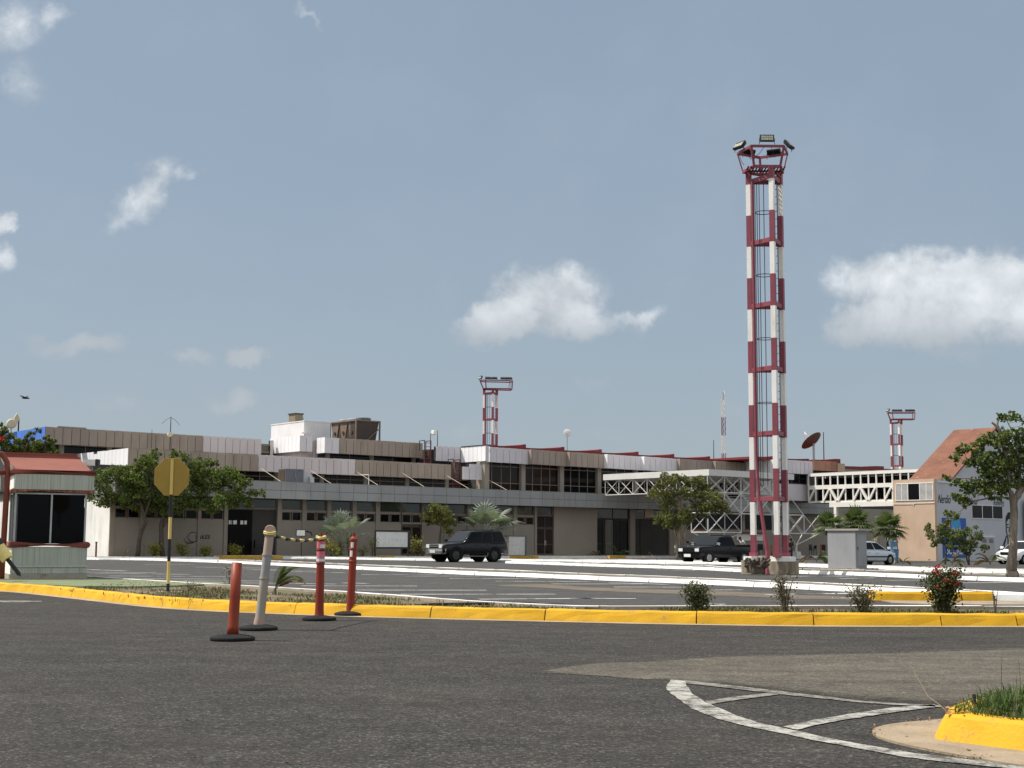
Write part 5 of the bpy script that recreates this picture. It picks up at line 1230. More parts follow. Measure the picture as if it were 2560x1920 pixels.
# ------------------------------------------------------------------ floodlight towers
def make_tower(label, wide=False):
    A = thing("floodlight_tower", label, "floodlight tower")
    Lg = [Vector((-.565, .36, 0)), Vector((.69, .36, 0)), Vector((.165, -.66, 0))]
    zt0, z1, pitch = .68, 1.51, 1.270
    top = 15.98
    for i, c in enumerate(Lg):
        m = MB(); zs = [zt0, z1]+[z1+pitch*k for k in range(1, 12)]+[top]
        for k in range(len(zs)-1):
            mt = "tower_red" if k % 2 == 0 else "tower_white"
            m.box((-.093, -.093, zs[k]), (.093, .093, zs[k+1]), mt, Matrix.Translation(c) @ Matrix.Rotation(R(-30), 4, 'Z'))
        m.box((-.14, -.14, zt0-.02), (.14, .14, zt0+.16), "tower_red", Matrix.Translation(c) @ Matrix.Rotation(R(-30), 4, 'Z'))
        m.build("leg", A)
    for k in (1, 3, 5, 7, 9, 11):
        z = z1+pitch*k+.12; m = MB()
        for i in range(3): m.bar(Lg[i]+Vector((0, 0, z)), Lg[(i+1) % 3]+Vector((0, 0, z)), .10, "tower_red", .17)
        m.build("tie_beam", A)
    m = MB(); m.tube([(-.46, .12, 15.6), (-.45, .12, 4.6), (-.38, .05, 3.0), (-.14, -.2, .9), (-.16, -.35, .0)], [.06, .06, .065, .08, .10], "tower_red", 8); m.build("pipe", A)
    m = MB(); c = Vector((-.05, .02, 0)); r = .33
    for z in [z1+pitch*(k+.05) for k in (4, 6, 8, 10)]:
        pts = [c+Vector((r*math.cos(2*math.pi*q/16), r*math.sin(2*math.pi*q/16), z)) for q in range(17)]; m.tube(pts, .018, "steel_dark", 4)
    for a in (170, 130, 230, 262, 20): m.tube([c+Vector((r*math.cos(R(a)), r*math.sin(R(a)), 3.4)), c+Vector((r*math.cos(R(a)), r*math.sin(R(a)), 15.5))], .018, "steel_dark", 4)
    m.build("safety_cage", A)
    m = MB(); a = Vector((.27, .24, 0)); b = Vector((.47, -.12, 0))
    for q in (a, b): m.tube([q+Vector((0, 0, .9)), q+Vector((0, 0, 15.9))], .02, "steel_dark", 4)
    z = 1.1
    while z < 15.8: m.tube([a+Vector((0, 0, z)), b+Vector((0, 0, z))], .012, "steel_dark", 4); z += .30
    m.build("ladder", A)
    # platform and rack
    zp0 = 16.0; ring5 = [Vector((-.63, -.72, 0)), Vector((.66, -.72, 0)), Vector((1.02, .38, 0)), Vector((.0, .95, 0)), Vector((-1.0, .38, 0))]
    plat = [v*.80 for v in ring5]
    if wide: ring5 = [Vector((-1.10, -.55, 0)), Vector((-.6, -.95, 0)), Vector((1.75, -.95, 0)), Vector((2.1, -.5, 0)), Vector((2.1, .5, 0)), Vector((-.9, .5, 0))]; plat = [Vector((-.75, -.45, 0)), Vector((-.5, -.7, 0)), Vector((1.7, -.8, 0)), Vector((2.05, -.45, 0)), Vector((2.05, .45, 0)), Vector((-.65, .45, 0))]
    m = MB()
    for i in range(len(plat)): m.bar(plat[i]+Vector((0, 0, zp0)), plat[(i+1) % len(plat)]+Vector((0, 0, zp0)), .07, "tower_red", .11)
    for k in range(13):
        x = -.72+k*.12
        y0 = -.56; y1 = .62-abs(x)*.35
        m.bar((x, y0, zp0), (x+.03, y1, zp0), .055, "red_dark", .03)
    m.bar((-.75, .05, zp0-.03), (.75, .05, zp0-.03), .07, "red_dark", .06); m.build("platform", A)
    zr = 16.78; m = MB()
    for i in range(len(plat)):
        m.bar(ring5[i]+Vector((0, 0, zr)), ring5[(i+1) % len(plat)]+Vector((0, 0, zr)), .06, "tower_red", .10); m.bar(plat[i]+Vector((0, 0, zp0)), ring5[i]+Vector((0, 0, zr)), .085 if i in (0, 1, 3) else .045, "tower_red")
    m.build("lamp_rack", A)
    def lamp(p, az, tilt, w_=.56, h_=.27):
        M4 = Matrix.Translation(p) @ Matrix.Rotation(R(az), 4, 'Z') @ Matrix.Rotation(R(tilt), 4, 'X')
        mm = MB(); mm.box((-w_/2, 0, -h_/2), (w_/2, .10, h_/2), "lamp_black", M4)
        for k in range(7): mm.box((-w_/2+.03+k*.075, .10, -h_/2+.03), (-w_/2+.045+k*.075, .15, h_/2-.03), "lamp_black", M4)
        mm.tube([M4 @ Vector((-w_/2-.02, .05, 0)), M4 @ Vector((-w_/2-.02, .05, 0))-Vector((0, 0, .24))], .014, "steel_dark", 4); mm.tube([M4 @ Vector((w_/2+.02, .05, 0)), M4 @ Vector((w_/2+.02, .05, 0))-Vector((0, 0, .24))], .014, "steel_dark", 4)
        o = mm.build("floodlight", A)
        mm = MB()
        for i in range(5):
            for j in range(2): mm.box((-w_/2+.045+i*.095, -.012, -h_/2+.04+j*.10), (-w_/2+.13+i*.095, -.002, -h_/2+.125+j*.10), "lamp_face", M4)
        mm.build("lens", o)
    if wide:
        lamp(Vector((-1.1, -.6, zr+.30)), -70, -30, .5, .36)
        for x, az in ((-.35, 0), (.25, 0), (1.15, 0), (1.7, 10)): lamp(Vector((x, -.95, zr+.16)), az+180, 62, .56, .36)
        return A
    lamp(Vector((.0, -.74, zr+.33)), 0, -8)
    lamp(Vector((-1.02, -.05, zr+.26)), -58, -40, .50, .36); lamp(Vector((1.04, -.05, zr+.30)), 58, -40, .50, .36)
    lamp(Vector((-.52, .70, zr+.16)), 208, -35, .56, .30); lamp(Vector((.55, .70, zr+.16)), 152, -35, .56, .30)
    m = MB()
    for pts in ([(-.1, -.7, zr), (-.25, -.3, zr-.2), (-.5, .3, zr-.25), (-.5, .65, zr)], [(.15, -.7, zr), (.35, -.2, zr-.22), (.5, .4, zr-.15)], [(-.95, .35, zr), (-.85, .3, zr-.35), (-.75, .3, zr-.5)]): m.tube(pts, .010, "steel_dark", 4)
    m.build("cable", A)
    return A
tw_p = P(1925, 1400, 54.6); TOWER = make_tower("tall red and white three legged floodlight tower nearest the road"); TOWER.location = (tw_p.x, 54.6, 0)
# pedestals belong to the tower
m = MB()
def octo(cx, cy, r, sx=1.0): return [(cx+sx*r*math.cos(R(22.5+45*k)), cy+r*math.sin(R(22.5+45*k))) for k in range(8)]
m.prism(octo(-.58, .30, .50), 0, .52, "concrete_stained"); m.prism(octo(.44, -.14, .60, 1.08), 0, .50, "concrete_stained"); m.build("pedestal", TOWER)
m = MB(); m.prism(octo(-.58, .30, .40), .52, .68, "tower_white"); m.prism(octo(.44, -.14, .56, .95), .50, .68, "tower_white"); m.build("pedestal_cap", TOWER)
p2 = P(1225, 1100, 135); t2 = make_tower("middle distance red and white tower rising behind the lit pale panels", True); t2.location = (p2.x, 135, 0); t2.rotation_euler = (0, 0, R(8))
p3 = P(2243, 1150, 165); t3 = dup(t2, (p3.x, 165, 0), R(-4), "farthest red and white tower standing behind the white footbridge")
for t_ in (TOWER, t2, t3): t_["group"] = "red and white floodlight towers"

# stump in front of the tower
sp = G(1888, 1425, .1); A = thing("tree_stump", "gnarled dark stump with cut spiky branches leaning on the tower base", "stump", (P(1888, 1425, 53.3).x, 53.3, .08))
m = MB(); rs = random.Random(3)
for k in range(46):
    a = rs.uniform(0, 6.28); r0 = rs.uniform(0, .2); L_ = rs.uniform(.25, .62); sp_ = rs.uniform(.1, .42)
    p0 = Vector((r0*math.cos(a), r0*math.sin(a)*.7, rs.uniform(0, .1))); p1 = Vector(((r0+sp_*.5)*math.cos(a), (r0+sp_*.5)*math.sin(a)*.7, L_*.6)); p2_ = Vector(((r0+sp_)*math.cos(a)+rs.uniform(-.05, .05), (r0+sp_)*math.sin(a)*.7, L_))
    m.tube([p0, p1, p2_], [.085, .065, rs.uniform(.035, .06)], "stump", 6)
for k in range(10):
    a = k*.63; m.tube([(.22*math.cos(a), .17*math.sin(a), .0), (.26*math.cos(a), .2*math.sin(a), .3)], [.13, .07], "stump", 7)
m.build("stump_wood", A, smooth=False)

# ------------------------------------------------------------------ grey kiosk
kp = G(2140, 1422.5, .1); A = thing("utility_kiosk", "plain grey concrete kiosk with overhanging top slab beside the tower", "kiosk", (kp.x, kp.y, .1), TROT)
def KS(u, v):  # left face plane: along +y (into depth)
    d = ray(u, v); k = ((kp-EYEV).dot(E1))/d.dot(E1); p = EYEV+d*k; return -(p-kp).dot(NN), p.z
kd = KS(2070, 1420)[0]; kh = KS(2140, 1327)[1]-.1
d = ray(2168, 1420); k_ = ((kp-EYEV).dot(NN))/d.dot(NN); kw = ((EYEV+d*k_)-kp).dot(E1)
m = MB(); m.box((0, 0, 0), (kw, kd, kh), "kiosk_grey"); m.build("body", A, bevel=.012)
m = MB(); m.box((-.06, -.22, kh), (kw+.10, kd+.08, kh+.09), "kiosk_top"); m.build("top_slab", A, bevel=.012)
m = MB(); m.box((-.25, -.35, -.1), (kw+.35, kd+.2, .03), "concrete_stained"); m.build("plinth", A)
m = MB(); m.box((kw*.12, -.014, .12), (kw*.88, -.004, kh-.12), "kiosk_grey"); m.box((kw*.15, -.03, kh*.5), (kw*.2, -.014, kh*.58), "steel_dark"); m.build("hatch", A)

# ------------------------------------------------------------------ ticket booth
bp = G(26.5, 1447.8, .15); brot = R(24)
_d = ray(215, 1447.8); bw = (_d.x/_d.y*bp.y-bp.x)/(math.cos(brot)-_d.x/_d.y*math.sin(brot))
BO = thing("ticket_booth", "small white and red ticket booth with black windows and sloping red roof", "booth", bp, brot)
def BZ(v, u=120): return P(u, v, bp.y).z-.15
zs_ = {"skirt": BZ(1434), "low": BZ(1368), "sill": BZ(1356), "wtop": BZ(1234), "band": BZ(1225), "lint": BZ(1187), "eave0": BZ(1186), "eave1": BZ(1172), "ridge": BZ(1137), "cap": BZ(1127)}
bd = 2.6; ov = .16
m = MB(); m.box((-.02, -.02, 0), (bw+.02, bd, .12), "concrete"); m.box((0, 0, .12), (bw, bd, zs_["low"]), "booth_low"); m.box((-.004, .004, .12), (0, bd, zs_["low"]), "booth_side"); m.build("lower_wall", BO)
m = MB(); m.box((-.014, -.014, .14), (bw+.014, -.001, .30), "booth_front"); m.tube([(0, -.02, .31), (bw, -.02, .31)], .025, "booth_front"); m.build("skirting", BO)
m = MB(); z = (zs_["low"]+zs_["sill"])/2; r_ = (zs_["sill"]-zs_["low"])/2+.02
m.tube([(-.01, bd, z), (-.01, -.02, z), (bw+.0, -.02, z), (bw+.0, bd, z)], r_, "booth_red", 10); m.build("sill_rail", BO, smooth=True)
m = MB(); m.box((.10, .10, zs_["sill"]-.03), (bw-.1, bd-.1, zs_["wtop"]+.1), "booth_glass"); o = m.build("window", BO)
m = MB()
for x in (.04, bw*.50, bw-.07): m.box((x-.022, .035, zs_["sill"]-.02), (x+.022, .098, zs_["wtop"]+.02), "galv")
for y in (.9, 1.7): m.box((.035, y-.02, zs_["sill"]-.02), (.098, y+.02, zs_["wtop"]+.02), "galv")
m.box((.04, .04, zs_["wtop"]-.01), (bw-.04, .098, zs_["wtop"]+.03), "galv"); m.build("frame", o)
m = MB(); m.box((bw-.02, .9, zs_["sill"]), (bw+.08, 1.6, zs_["sill"]+.03), "galv"); m.box((bw-.1, .08, zs_["sill"]), (bw-.02, bd-.1, zs_["wtop"]), "galv") if False else m.box((bw-.08, .10, zs_["sill"]), (bw-.05, .9, zs_["sill"]+.9), "frame_dark"); m.build("side_frame", o)
m = MB(); z = (zs_["band"]+zs_["wtop"])/2+.03; m.tube([(-.02, bd, z), (-.02, -.03, z), (bw+.05, -.03, z), (bw+.05, bd, z)], .06, "booth_trim_dirty", 8); m.build("lower_trim", BO, smooth=True)
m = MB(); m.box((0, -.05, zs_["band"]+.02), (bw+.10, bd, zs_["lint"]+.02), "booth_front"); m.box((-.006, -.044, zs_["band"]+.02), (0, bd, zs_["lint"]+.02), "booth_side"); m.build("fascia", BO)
m = MB(); z = (zs_["eave0"]+zs_["eave1"])/2; m.tube([(-.03, bd, z), (-.03, -.05, z), (bw+.08, -.05, z), (bw+.08, bd, z)], .075, "booth_red", 10); m.build("eave_trim", BO, smooth=True)
zr = zs_["ridge"]; m = MB(); yr = .85
a = [(0.02, -.08, zs_["eave1"]-.02), (bw+.03, -.08, zs_["eave1"]-.02), (bw-.19, yr, zr), (-.26, yr, zr)]
m.quad(*a, "booth_roof"); b = [(0.02, bd, zs_["eave1"]-.02), (bw+.03, bd, zs_["eave1"]-.02), (bw-.19, bd-yr, zr), (-.26, bd-yr, zr)]
m.quad(b[1], b[0], b[3], b[2], "booth_roof"); m.quad(a[3], a[2], b[2], b[3], "booth_roof"); m.quad(a[1], b[1], b[2], a[2], "booth_roof"); m.add([a[0], a[3], b[3], b[0]], [(0, 1, 2, 3)], "booth_side"); m.build("roof", BO)
m = MB(); m.box((-.30, yr-.05, zr-.06), (bw-.17, yr+.12, zr+.03), "booth_roof"); m.box((-.32, yr+.02, zr+.03), (bw-.23, yr+.22, zr+.11), "booth_red"); m.build("ridge_cap", BO)
# red tubular arch at the booth's left corner
zc = BZ(1140, 5); m = MB(); xl = -.20
ay = .22
m.tube([(xl, ay, 0), (xl+.03, ay, zc-.45), (xl, ay, zc-.15), (xl-.12, ay, zc+.05), (xl-.36, ay, zc+.12), (xl-1.9, ay, zc+.12)], .072, "booth_red", 12)
m.tube([(xl, ay, zs_["eave0"]+.04), (xl-1.9, ay, zs_["eave0"]+.04)], .06, "booth_red", 10); m.build("arch_tube", BO, smooth=True)
m = MB(); m.box((xl-1.9, ay+.1, zs_["band"]), (xl-.12, ay+.17, zs_["lint"]+.04), "booth_side"); m.box((xl-1.9, ay+.1, 0), (xl-.10, ay+.17, zs_["low"]), "booth_side"); m.build("side_screen", BO)
# barrier arm leaning beside the booth
bp0 = P(52, 1441, 33.4); bp1 = P(18, 1397, 33.4); bp2 = P(-28, 1331, 33.4); bp0.z = max(bp0.z, .16)
A = thing("barrier_arm", "tilted yellow and black barrier arm resting its thin tip before the booth", "barrier", (bp0.x, bp0.y, bp0.z))
m = MB(); d_ = (bp1-bp0); e_ = (bp2-bp1)
m.tube([(0, 0, 0), tuple(d_*.12)], .018, "steel_dark"); m.tube([tuple(d_*.10), tuple(d_)], .05, "sign_black", 10); m.build("tip_rod", A)
m = MB(); m.tube([tuple(d_*.98), tuple(d_+e_*.45)], .145, "chain_yellow", 14); m.tube([tuple(d_+e_*.45), tuple(d_+e_*.72)], .146, "sign_black", 14); m.tube([tuple(d_+e_*.72), tuple(d_+e_)], .145, "chain_yellow", 14); m.build("striped_tube", A)

# ------------------------------------------------------------------ traffic sign seen from behind
sg = G(419.5, 1482, .115); A = thing("traffic_sign", "octagonal sign seen from its yellow back on a black and yellow striped pole", "sign", (sg.x, sg.y, .11), R(8))
Yd = sg.y; zt = P(427, 1145, Yd).z-.11; zb = P(424, 1239, Yd).z-.11; wd = 85/ (FPX/Yd)
bnd = [0]+[P(421, v, Yd).z-.11 for v in (1459, 1403, 1347.5, 1293)]
m = MB()
for k in range(4): m.tube([(0, 0, bnd[k]), (0, 0, bnd[k+1])], .032, ["sign_black", "sign_yellow_pale", "sign_black", "sign_yellow_pale"][k], 10)
m.tube([(0, 0, bnd[4]), (0, 0, zb+.02)], .033, "sign_black", 10); m.box((-.028, -.02, zb), (.028, .012, zt-.03), "sign_yellow_pale"); m.build("pole", A)
m = MB(); h = (zt-zb)/2; o8 = [(math.cos(R(22.5+45*k))/math.cos(R(22.5)), math.sin(R(22.5+45*k))/math.cos(R(22.5))) for k in range(8)]
m.vprism([(x*wd/2, zb+h+y*h) for x, y in o8], (0, .016, 0), (1, 0, 0), (0, 0, 1), (0, 1, 0), .012, "sign_yellow"); m.build("sign_plate", A, bevel=.004)
m = MB(); m.prism([(-.22, -.16), (.25, -.2), (.28, .16), (-.18, .18)], -.04, .025, "concrete"); m.build("footing", A)

# ------------------------------------------------------------------ bollards
def bollard(label, base, top, disc_r, prof, mats, discseg=None):
    """base: centre of the rubber foot; top: post top"""
    A = thing("delineator_post", label, "bollard", (base.x, base.y, 0)); 
    m = MB(); m.lathe([(disc_r*.97, 0), (disc_r, .018), (disc_r*.98, .040), (disc_r*.72, .058), (.10, .070)], "rubber", 8 if discseg is None else discseg); m.build("rubber_base", A, bevel=.008)
    ax = (top-Vector((base.x, base.y, 0))); H = ax.length; q = Vector((0, 0, 1)).rotation_difference(ax.normalized()).to_matrix().to_4x4()
    return A, H, q
def bt(u, v, base, dy=0): p = P(u, v, base.y+dy); return p
grp = "post bollards on rubber feet in the road"
b0 = G(581, 1601); A, H, q = bollard("short headless orange bollard, nearest and leftmost of the four", b0, bt(592.5, 1406.5, b0), .255, None, None, 24)
m = MB(); m.lathe([(.066, .055), (.062, .16), (.0605, .165), (.059, .5), (.057, H), (.050, H), (.050, H-.04)], "bollard_orange", 20, q); m.build("post", A, smooth=True); A["group"] = grp
b1 = G(646, 1575); A, H, q = bollard("leaning faded cream bollard with grey wrap and flat round head", b1, bt(676, 1321, b1), .245, None, None, 24)
zz = [0.05, .10, .13, .30, .70, .74, .745, .755, 1.0]
k = H
m = MB(); m.lathe([(.068, .055), (.070, .10), (.060, .16), (.059, .28*k), (.0575, .50*k)], "bollard_cream", 20, q, mats=["bollard_faded", "bollard_faded", "bollard_cream", "bollard_cream"])
m.lathe([(.066, .50*k), (.066, .515*k)], "bollard_cream", 20, q); m.lathe([(.0565, .515*k), (.0565, .73*k)], "bollard_grey", 20, q); m.lathe([(.066, .73*k), (.066, .745*k)], "bollard_cream", 20, q)
m.lathe([(.058, .745*k), (.057, .92*k), (.066, .925*k), (.066, .94*k), (.045, .95*k)], "bollard_faded", 20, q); post = m.build("post", A); smooth_angle(post)
m = MB(); Mh = q @ Matrix.Translation((0, 0, .985*k)) @ Matrix.Rotation(R(8), 4, 'Y')
m.vprism([(.068*math.cos(t)*1.0, .062*math.sin(t)-(.02 if math.sin(t) < 0 else 0)) for t in [2*math.pi*j/18 for j in range(18)]], Mh @ Vector((0, -.022, 0)), Mh.to_3x3() @ Vector((1, 0, 0)), Mh.to_3x3() @ Vector((0, 0, 1)), (0, 1, 0), .044, "bollard_faded"); m.lathe([(.04, .94*k), (.035, .97*k)], "rust", 12, q); m.build("head", A, bevel=.008); A["group"] = grp; BW = (b1, q, k)
def redpost(label, b, top, bands, n=24):
    A, H, q = bollard(label, b, top, .245, None, None, n); k = H
    m = MB(); m.lathe([(.072, .055), (.066, .09), (.062, .16), (.058, .64*k), (.064, .645*k), (.064, .66*k), (.057, .665*k), (.056, .79*k), (.064, .795*k), (.064, .81*k), (.056, .815*k), (.056, .90*k), (.064, .905*k), (.062, .93*k), (.030, .95*k), (.022, .955*k), (.022, 1.0*k)], "bollard_red", 20, q)
    o = m.build("post", A); smooth_angle(o)
    for z0, z1, mt, a0, a1 in bands:
        m = MB(); nseg = 20; vs = []
        for z in (z0*k, z1*k):
            for j in range(nseg+1):
                t = R(a0+(a1-a0)*j/nseg); vs.append(q @ Vector((.0595*math.cos(t), .0595*math.sin(t), z)))
        m.add(vs, [(j, j+1, nseg+2+j, nseg+1+j) for j in range(nseg)], mt); m.build("reflective_band", A, smooth=True)
    A["group"] = grp; return (b, q, k)
b2 = G(798, 1551); BR = redpost("red bollard with wide pink and white bands tied to the striped chain", b2, bt(803, 1331.5, b2), [(.82, .90, "band_pink", 180, 360), (.822, .865, "band_white", 265, 350), (.70, .785, "band_pink", 180, 360), (.67, .715, "band_white", 180, 360)])
b3 = G(875.4, 1539); redpost("chipped red bollard with narrow white stickers, farthest right of the four", b3, bt(885, 1332, b3), [(.82, .885, "band_white", 235, 280), (.71, .785, "band_white", 225, 270)])
# striped plastic chain
c0 = BW[1] @ Vector((0, 0, BW[2]*.945)); c0 = Vector((b1.x, b1.y, 0))+c0; c1_ = Vector((b2.x, b2.y, 0))+(BR[1] @ Vector((0, 0, BR[2]*.935)))
A = thing("plastic_chain", "yellow and black twisted plastic tape slung between two bollards", "chain", c0)
n = 22; pts = []
for i in range(n+1):
    t = i/n; p = (c1_-c0)*t; p.z -= .055*4*t*(1-t); pts.append(p)
m = MB(); seq = 0
for k in range(11):
    seg = pts[2*k:2*k+3]; mt = "chain_yellow" if k % 2 == 0 else "chain_black"
    r0 = .019+.004*rng.random(); m.tube(seg, [r0*.8, r0*1.2, r0*.8], mt, 8, True)
for ce, rr in ((Vector((0, 0, 0)), .073), (c1_-c0, .068)):
    for dz in (0, .02): m.tube([ce+Vector((rr*math.cos(2*math.pi*j/14), rr*math.sin(2*math.pi*j/14), dz+.01*math.sin(j))) for j in range(15)], .012, "chain_yellow", 6)
m.build("tape", A, smooth=True)

# ------------------------------------------------------------------ near yellow island with grass
IS_ = g2([(3000, 1935), (2800, 1912), (2560, 1886.5), (2470, 1874), (2390, 1863.5), (2345, 1858), (2325, 1853.5), (2319, 1848), (2322, 1840)])
far = g2([(2330, 1829), (2350, 1818), (2400, 1803), (2500, 1790), (2700, 1780), (3000, 1775)])
path = smooth2(IS_+far, 1)
# profile: leaning face, rounded lip
m = MB(); kerb(m, path, [(0, 0), (-.03, .0), (-.075, .085), (-.10, .135), (-.125, .152), (-.24, .155), (-.25, 0)][::1], ["kerb_yellow"]*6, joint=50, gap=.02, jit=.004, step=.07)
struct(m, "kerb", "thick bright yellow kerb nose of the near island", "kerb")
ap_ = g2([(3000, 1975), (2560, 1921), (2400, 1893), (2300, 1874), (2230, 1858), (2190, 1845), (2178, 1833), (2190, 1822), (2240, 1812), (2310, 1806), (2400, 1798), (2600, 1788), (3000, 1780)])
m = MB(); m.prism([tuple(p) for p in smooth2(ap_, 2)], -.05, .013, "apron"); struct(m, "concrete_apron", "tan concrete apron around the nose of the near island", "apron")
INN = offset(path, -.15)
m = MB(); m.prism([tuple(p) for p in INN], 0, .14, "soil_dark"); struct(m, "island_soil", "dark soil inside the near yellow island", "soil")
# ------------------------------------------------------------------ plants
def leafy(mb, c, r, n, L_, mat, rs, up=.35, flat=.8):
    for _ in range(n):
        while True:
            q = Vector((rs.uniform(-1, 1), rs.uniform(-1, 1), rs.uniform(-1, 1)))
            if q.length <= 1: break
        q = q*(.55+.45*q.length)
        p = c+Vector((q.x*r, q.y*r, q.z*r*flat))
        nrm = Vector((rs.gauss(0, 1), rs.gauss(0, 1), rs.gauss(0, 1)+up*2)).normalized()
        a = nrm.orthogonal().normalized(); a.rotate(Matrix.Rotation(rs.uniform(0, 6.28), 3, nrm)); b = nrm.cross(a)
        l = L_*rs.uniform(.6, 1.3); wd = l*.32
        mb.add([p-a*l*.5, p-b*wd+nrm*l*.06, p+a*l*.5-nrm*l*.1, p+b*wd+nrm*l*.06], [(0, 1, 2, 3)], mat)
def tree(name, label, Y, limbs, clumps, leaf, L_, bark="bark", dens=1.0, group=None, rb=.14, ground=0.1, spread=1.5, seed=1, twig=True, flowers=None):
    rs = random.Random(seed)
    k = Y/FPX
    b = P(limbs[0][0][0], limbs[0][0][1], Y); A = thing(name, label, "tree", (b.x, Y, ground), 0, group); o = Vector((b.x, Y, ground))
    m = MB(); nodes = []
    for li, lb in enumerate(limbs):
        pts = []; rr = []
        for (u, v, rp, *dy) in lb:
            p = P(u, v, Y+(dy[0] if dy else 0))-o; pts.append(p); rr.append(rp*k)
        if li == 0 or lb[0][1] >= limbs[0][0][1]-3: pts[0].z = -.05
        # subdivide and roughen
        P2 = []; R2 = []
        for i in range(len(pts)-1):
            for j in range(4):
                t = j/4; q = pts[i].lerp(pts[i+1], t); jj = rr[i]*.18 if i+j else 0
                P2.append(q+Vector((rs.uniform(-jj, jj), rs.uniform(-jj, jj), 0))); R2.append(rr[i]+(rr[i+1]-rr[i])*t)
        P2.append(pts[-1]); R2.append(rr[-1])
        m.tube(P2, R2, bark, 9); nodes += list(zip(P2, R2))
    lv = MB(); tw = MB()
    for (u, v, rp, *dy) in clumps:
        r = rp*k*spread; d = dy[0] if dy else rs.uniform(-1.6, 1.6)*r
        c = P(u, v, Y+d)-o
        leafy(lv, c, r, int(dens*30*(r/L_)**1.75), L_, leaf, rs)
        # satellite tufts make the outline ragged
        for _ in range(5):
            dv = Vector((rs.gauss(0, 1), rs.gauss(0, 1), rs.gauss(0, .8))).normalized()
            leafy(lv, c+dv*r*rs.uniform(.7, 1.25), r*rs.uniform(.25, .45), int(dens*8*(r/L_)**1.3), L_, leaf, rs)
        if twig:
            q, qr = min(nodes, key=lambda t: (t[0]-c).length+max(0, t[0].z-c.z)*1.5)
            mid = q.lerp(c, .5)+Vector((rs.uniform(-.1, .1), 0, -(c-q).length*.06))
            r0 = min(qr*.5, .012+.018*(c-q).length)
            m.tube([q, mid, c], [r0, r0*.7, r0*.3], bark, 5)
            for _ in range(4):
                e = c+Vector((rs.uniform(-1, 1), rs.uniform(-1, 1), rs.uniform(-.4, 1)))*r*.9; m.tube([mid.lerp(c, .6), e], [r0*.4, .006], bark, 4)
    if flowers:
        for (u, v, rp, n) in flowers: leafy(lv, P(u, v, Y-rs.uniform(.2, .5))-o, rp*k, n, L_*.8, "flower_red", rs)
    m.build("trunk", A, smooth=True); lv.build("crown", A); return A
def zc_(lst, o, s): return [(o[0]+x*s, o[1]+y*s, *[q*s for q in r[:1]], *r[1:]) for x, y, *r in lst]

Z1 = ((240, 1120), .19892)
Yt = TW(su(345, 2.0), 2.0).y
cl1 = [(60, 420, 80), (180, 330, 80), (290, 290, 70), (330, 430, 90), (120, 540, 85), (230, 600, 85), (50, 680, 60), (420, 330, 80), (520, 400, 80), (540, 210, 65), (640, 170, 75), (735, 80, 55), (700, 200, 60), (640, 330, 80), (480, 540, 85), (600, 560, 80), (380, 640, 60), (560, 700, 70), (640, 740, 75), (700, 640, 70), (-60, 470, 60), (-80, 600, 65), (-40, 360, 50), (350, 720, 45), (740, 440, 75), (120, 710, 40)]
tree("shade_tree", "leafy green tree with a thin leaning trunk left of the octagonal sign", Yt, [zc_([(515, 1325, 32), (560, 1090, 26), (625, 930, 24), (600, 820, 20), (540, 640, 14), (420, 460, 8)], *Z1), zc_([(612, 860, 18), (680, 640, 12), (690, 350, 7)], *Z1), zc_([(560, 720, 14), (330, 600, 10), (120, 520, 6)], *Z1)], zc_(cl1, *Z1), "leaf_tree", .16, dens=1.0, seed=11, group="shade trees before the terminal")
# bare twigs rising from its crown
cl2 = [(800, 700, 75), (830, 560, 70), (990, 80, 45), (1110, 110, 45), (860, 790, 60), (1200, 200, 60), (1300, 190, 55), (1405, 175, 45), (1490, 190, 35), (1270, 330, 80), (1200, 430, 80), (1400, 300, 75), (1540, 330, 75), (1700, 300, 70), (1790, 380, 60), (1640, 420, 80), (1500, 480, 85), (1350, 520, 80), (1180, 600, 80), (1400, 680, 75), (1560, 660, 75), (1680, 600, 75), (1800, 480, 65), (1910, 430, 50), (1970, 565, 50), (2085, 570, 36), (1800, 610, 65), (1450, 770, 60), (1250, 720, 70), (1120, 690, 70), (1740, 700, 50), (1900, 700, 40), (940, 640, 80), (1000, 520, 80), (1050, 380, 70), (900, 300, 70), (860, 430, 70), (1000, 760, 55), (1320, 420, 80)]
tree("shade_tree", "spreading green tree whose forked trunk stands right behind the sign pole", Yt+.8, [zc_([(840, 1315, 36), (820, 1100, 30), (825, 960, 28), (850, 860, 22), (900, 650, 14), (980, 420, 8)], *Z1), zc_([(838, 985, 20), (930, 860, 20), (1130, 740, 17), (1420, 640, 11), (1760, 520, 6)], *Z1), zc_([(990, 800, 14), (1180, 560, 10), (1400, 330, 6)], *Z1)], zc_(cl2, *Z1), "leaf_tree", .16, dens=1.0, seed=12, group="shade trees before the terminal")
Z7 = ((2240, 1040), .14467)
g5 = G(2528, 1441.5, .1); Y5 = g5.y
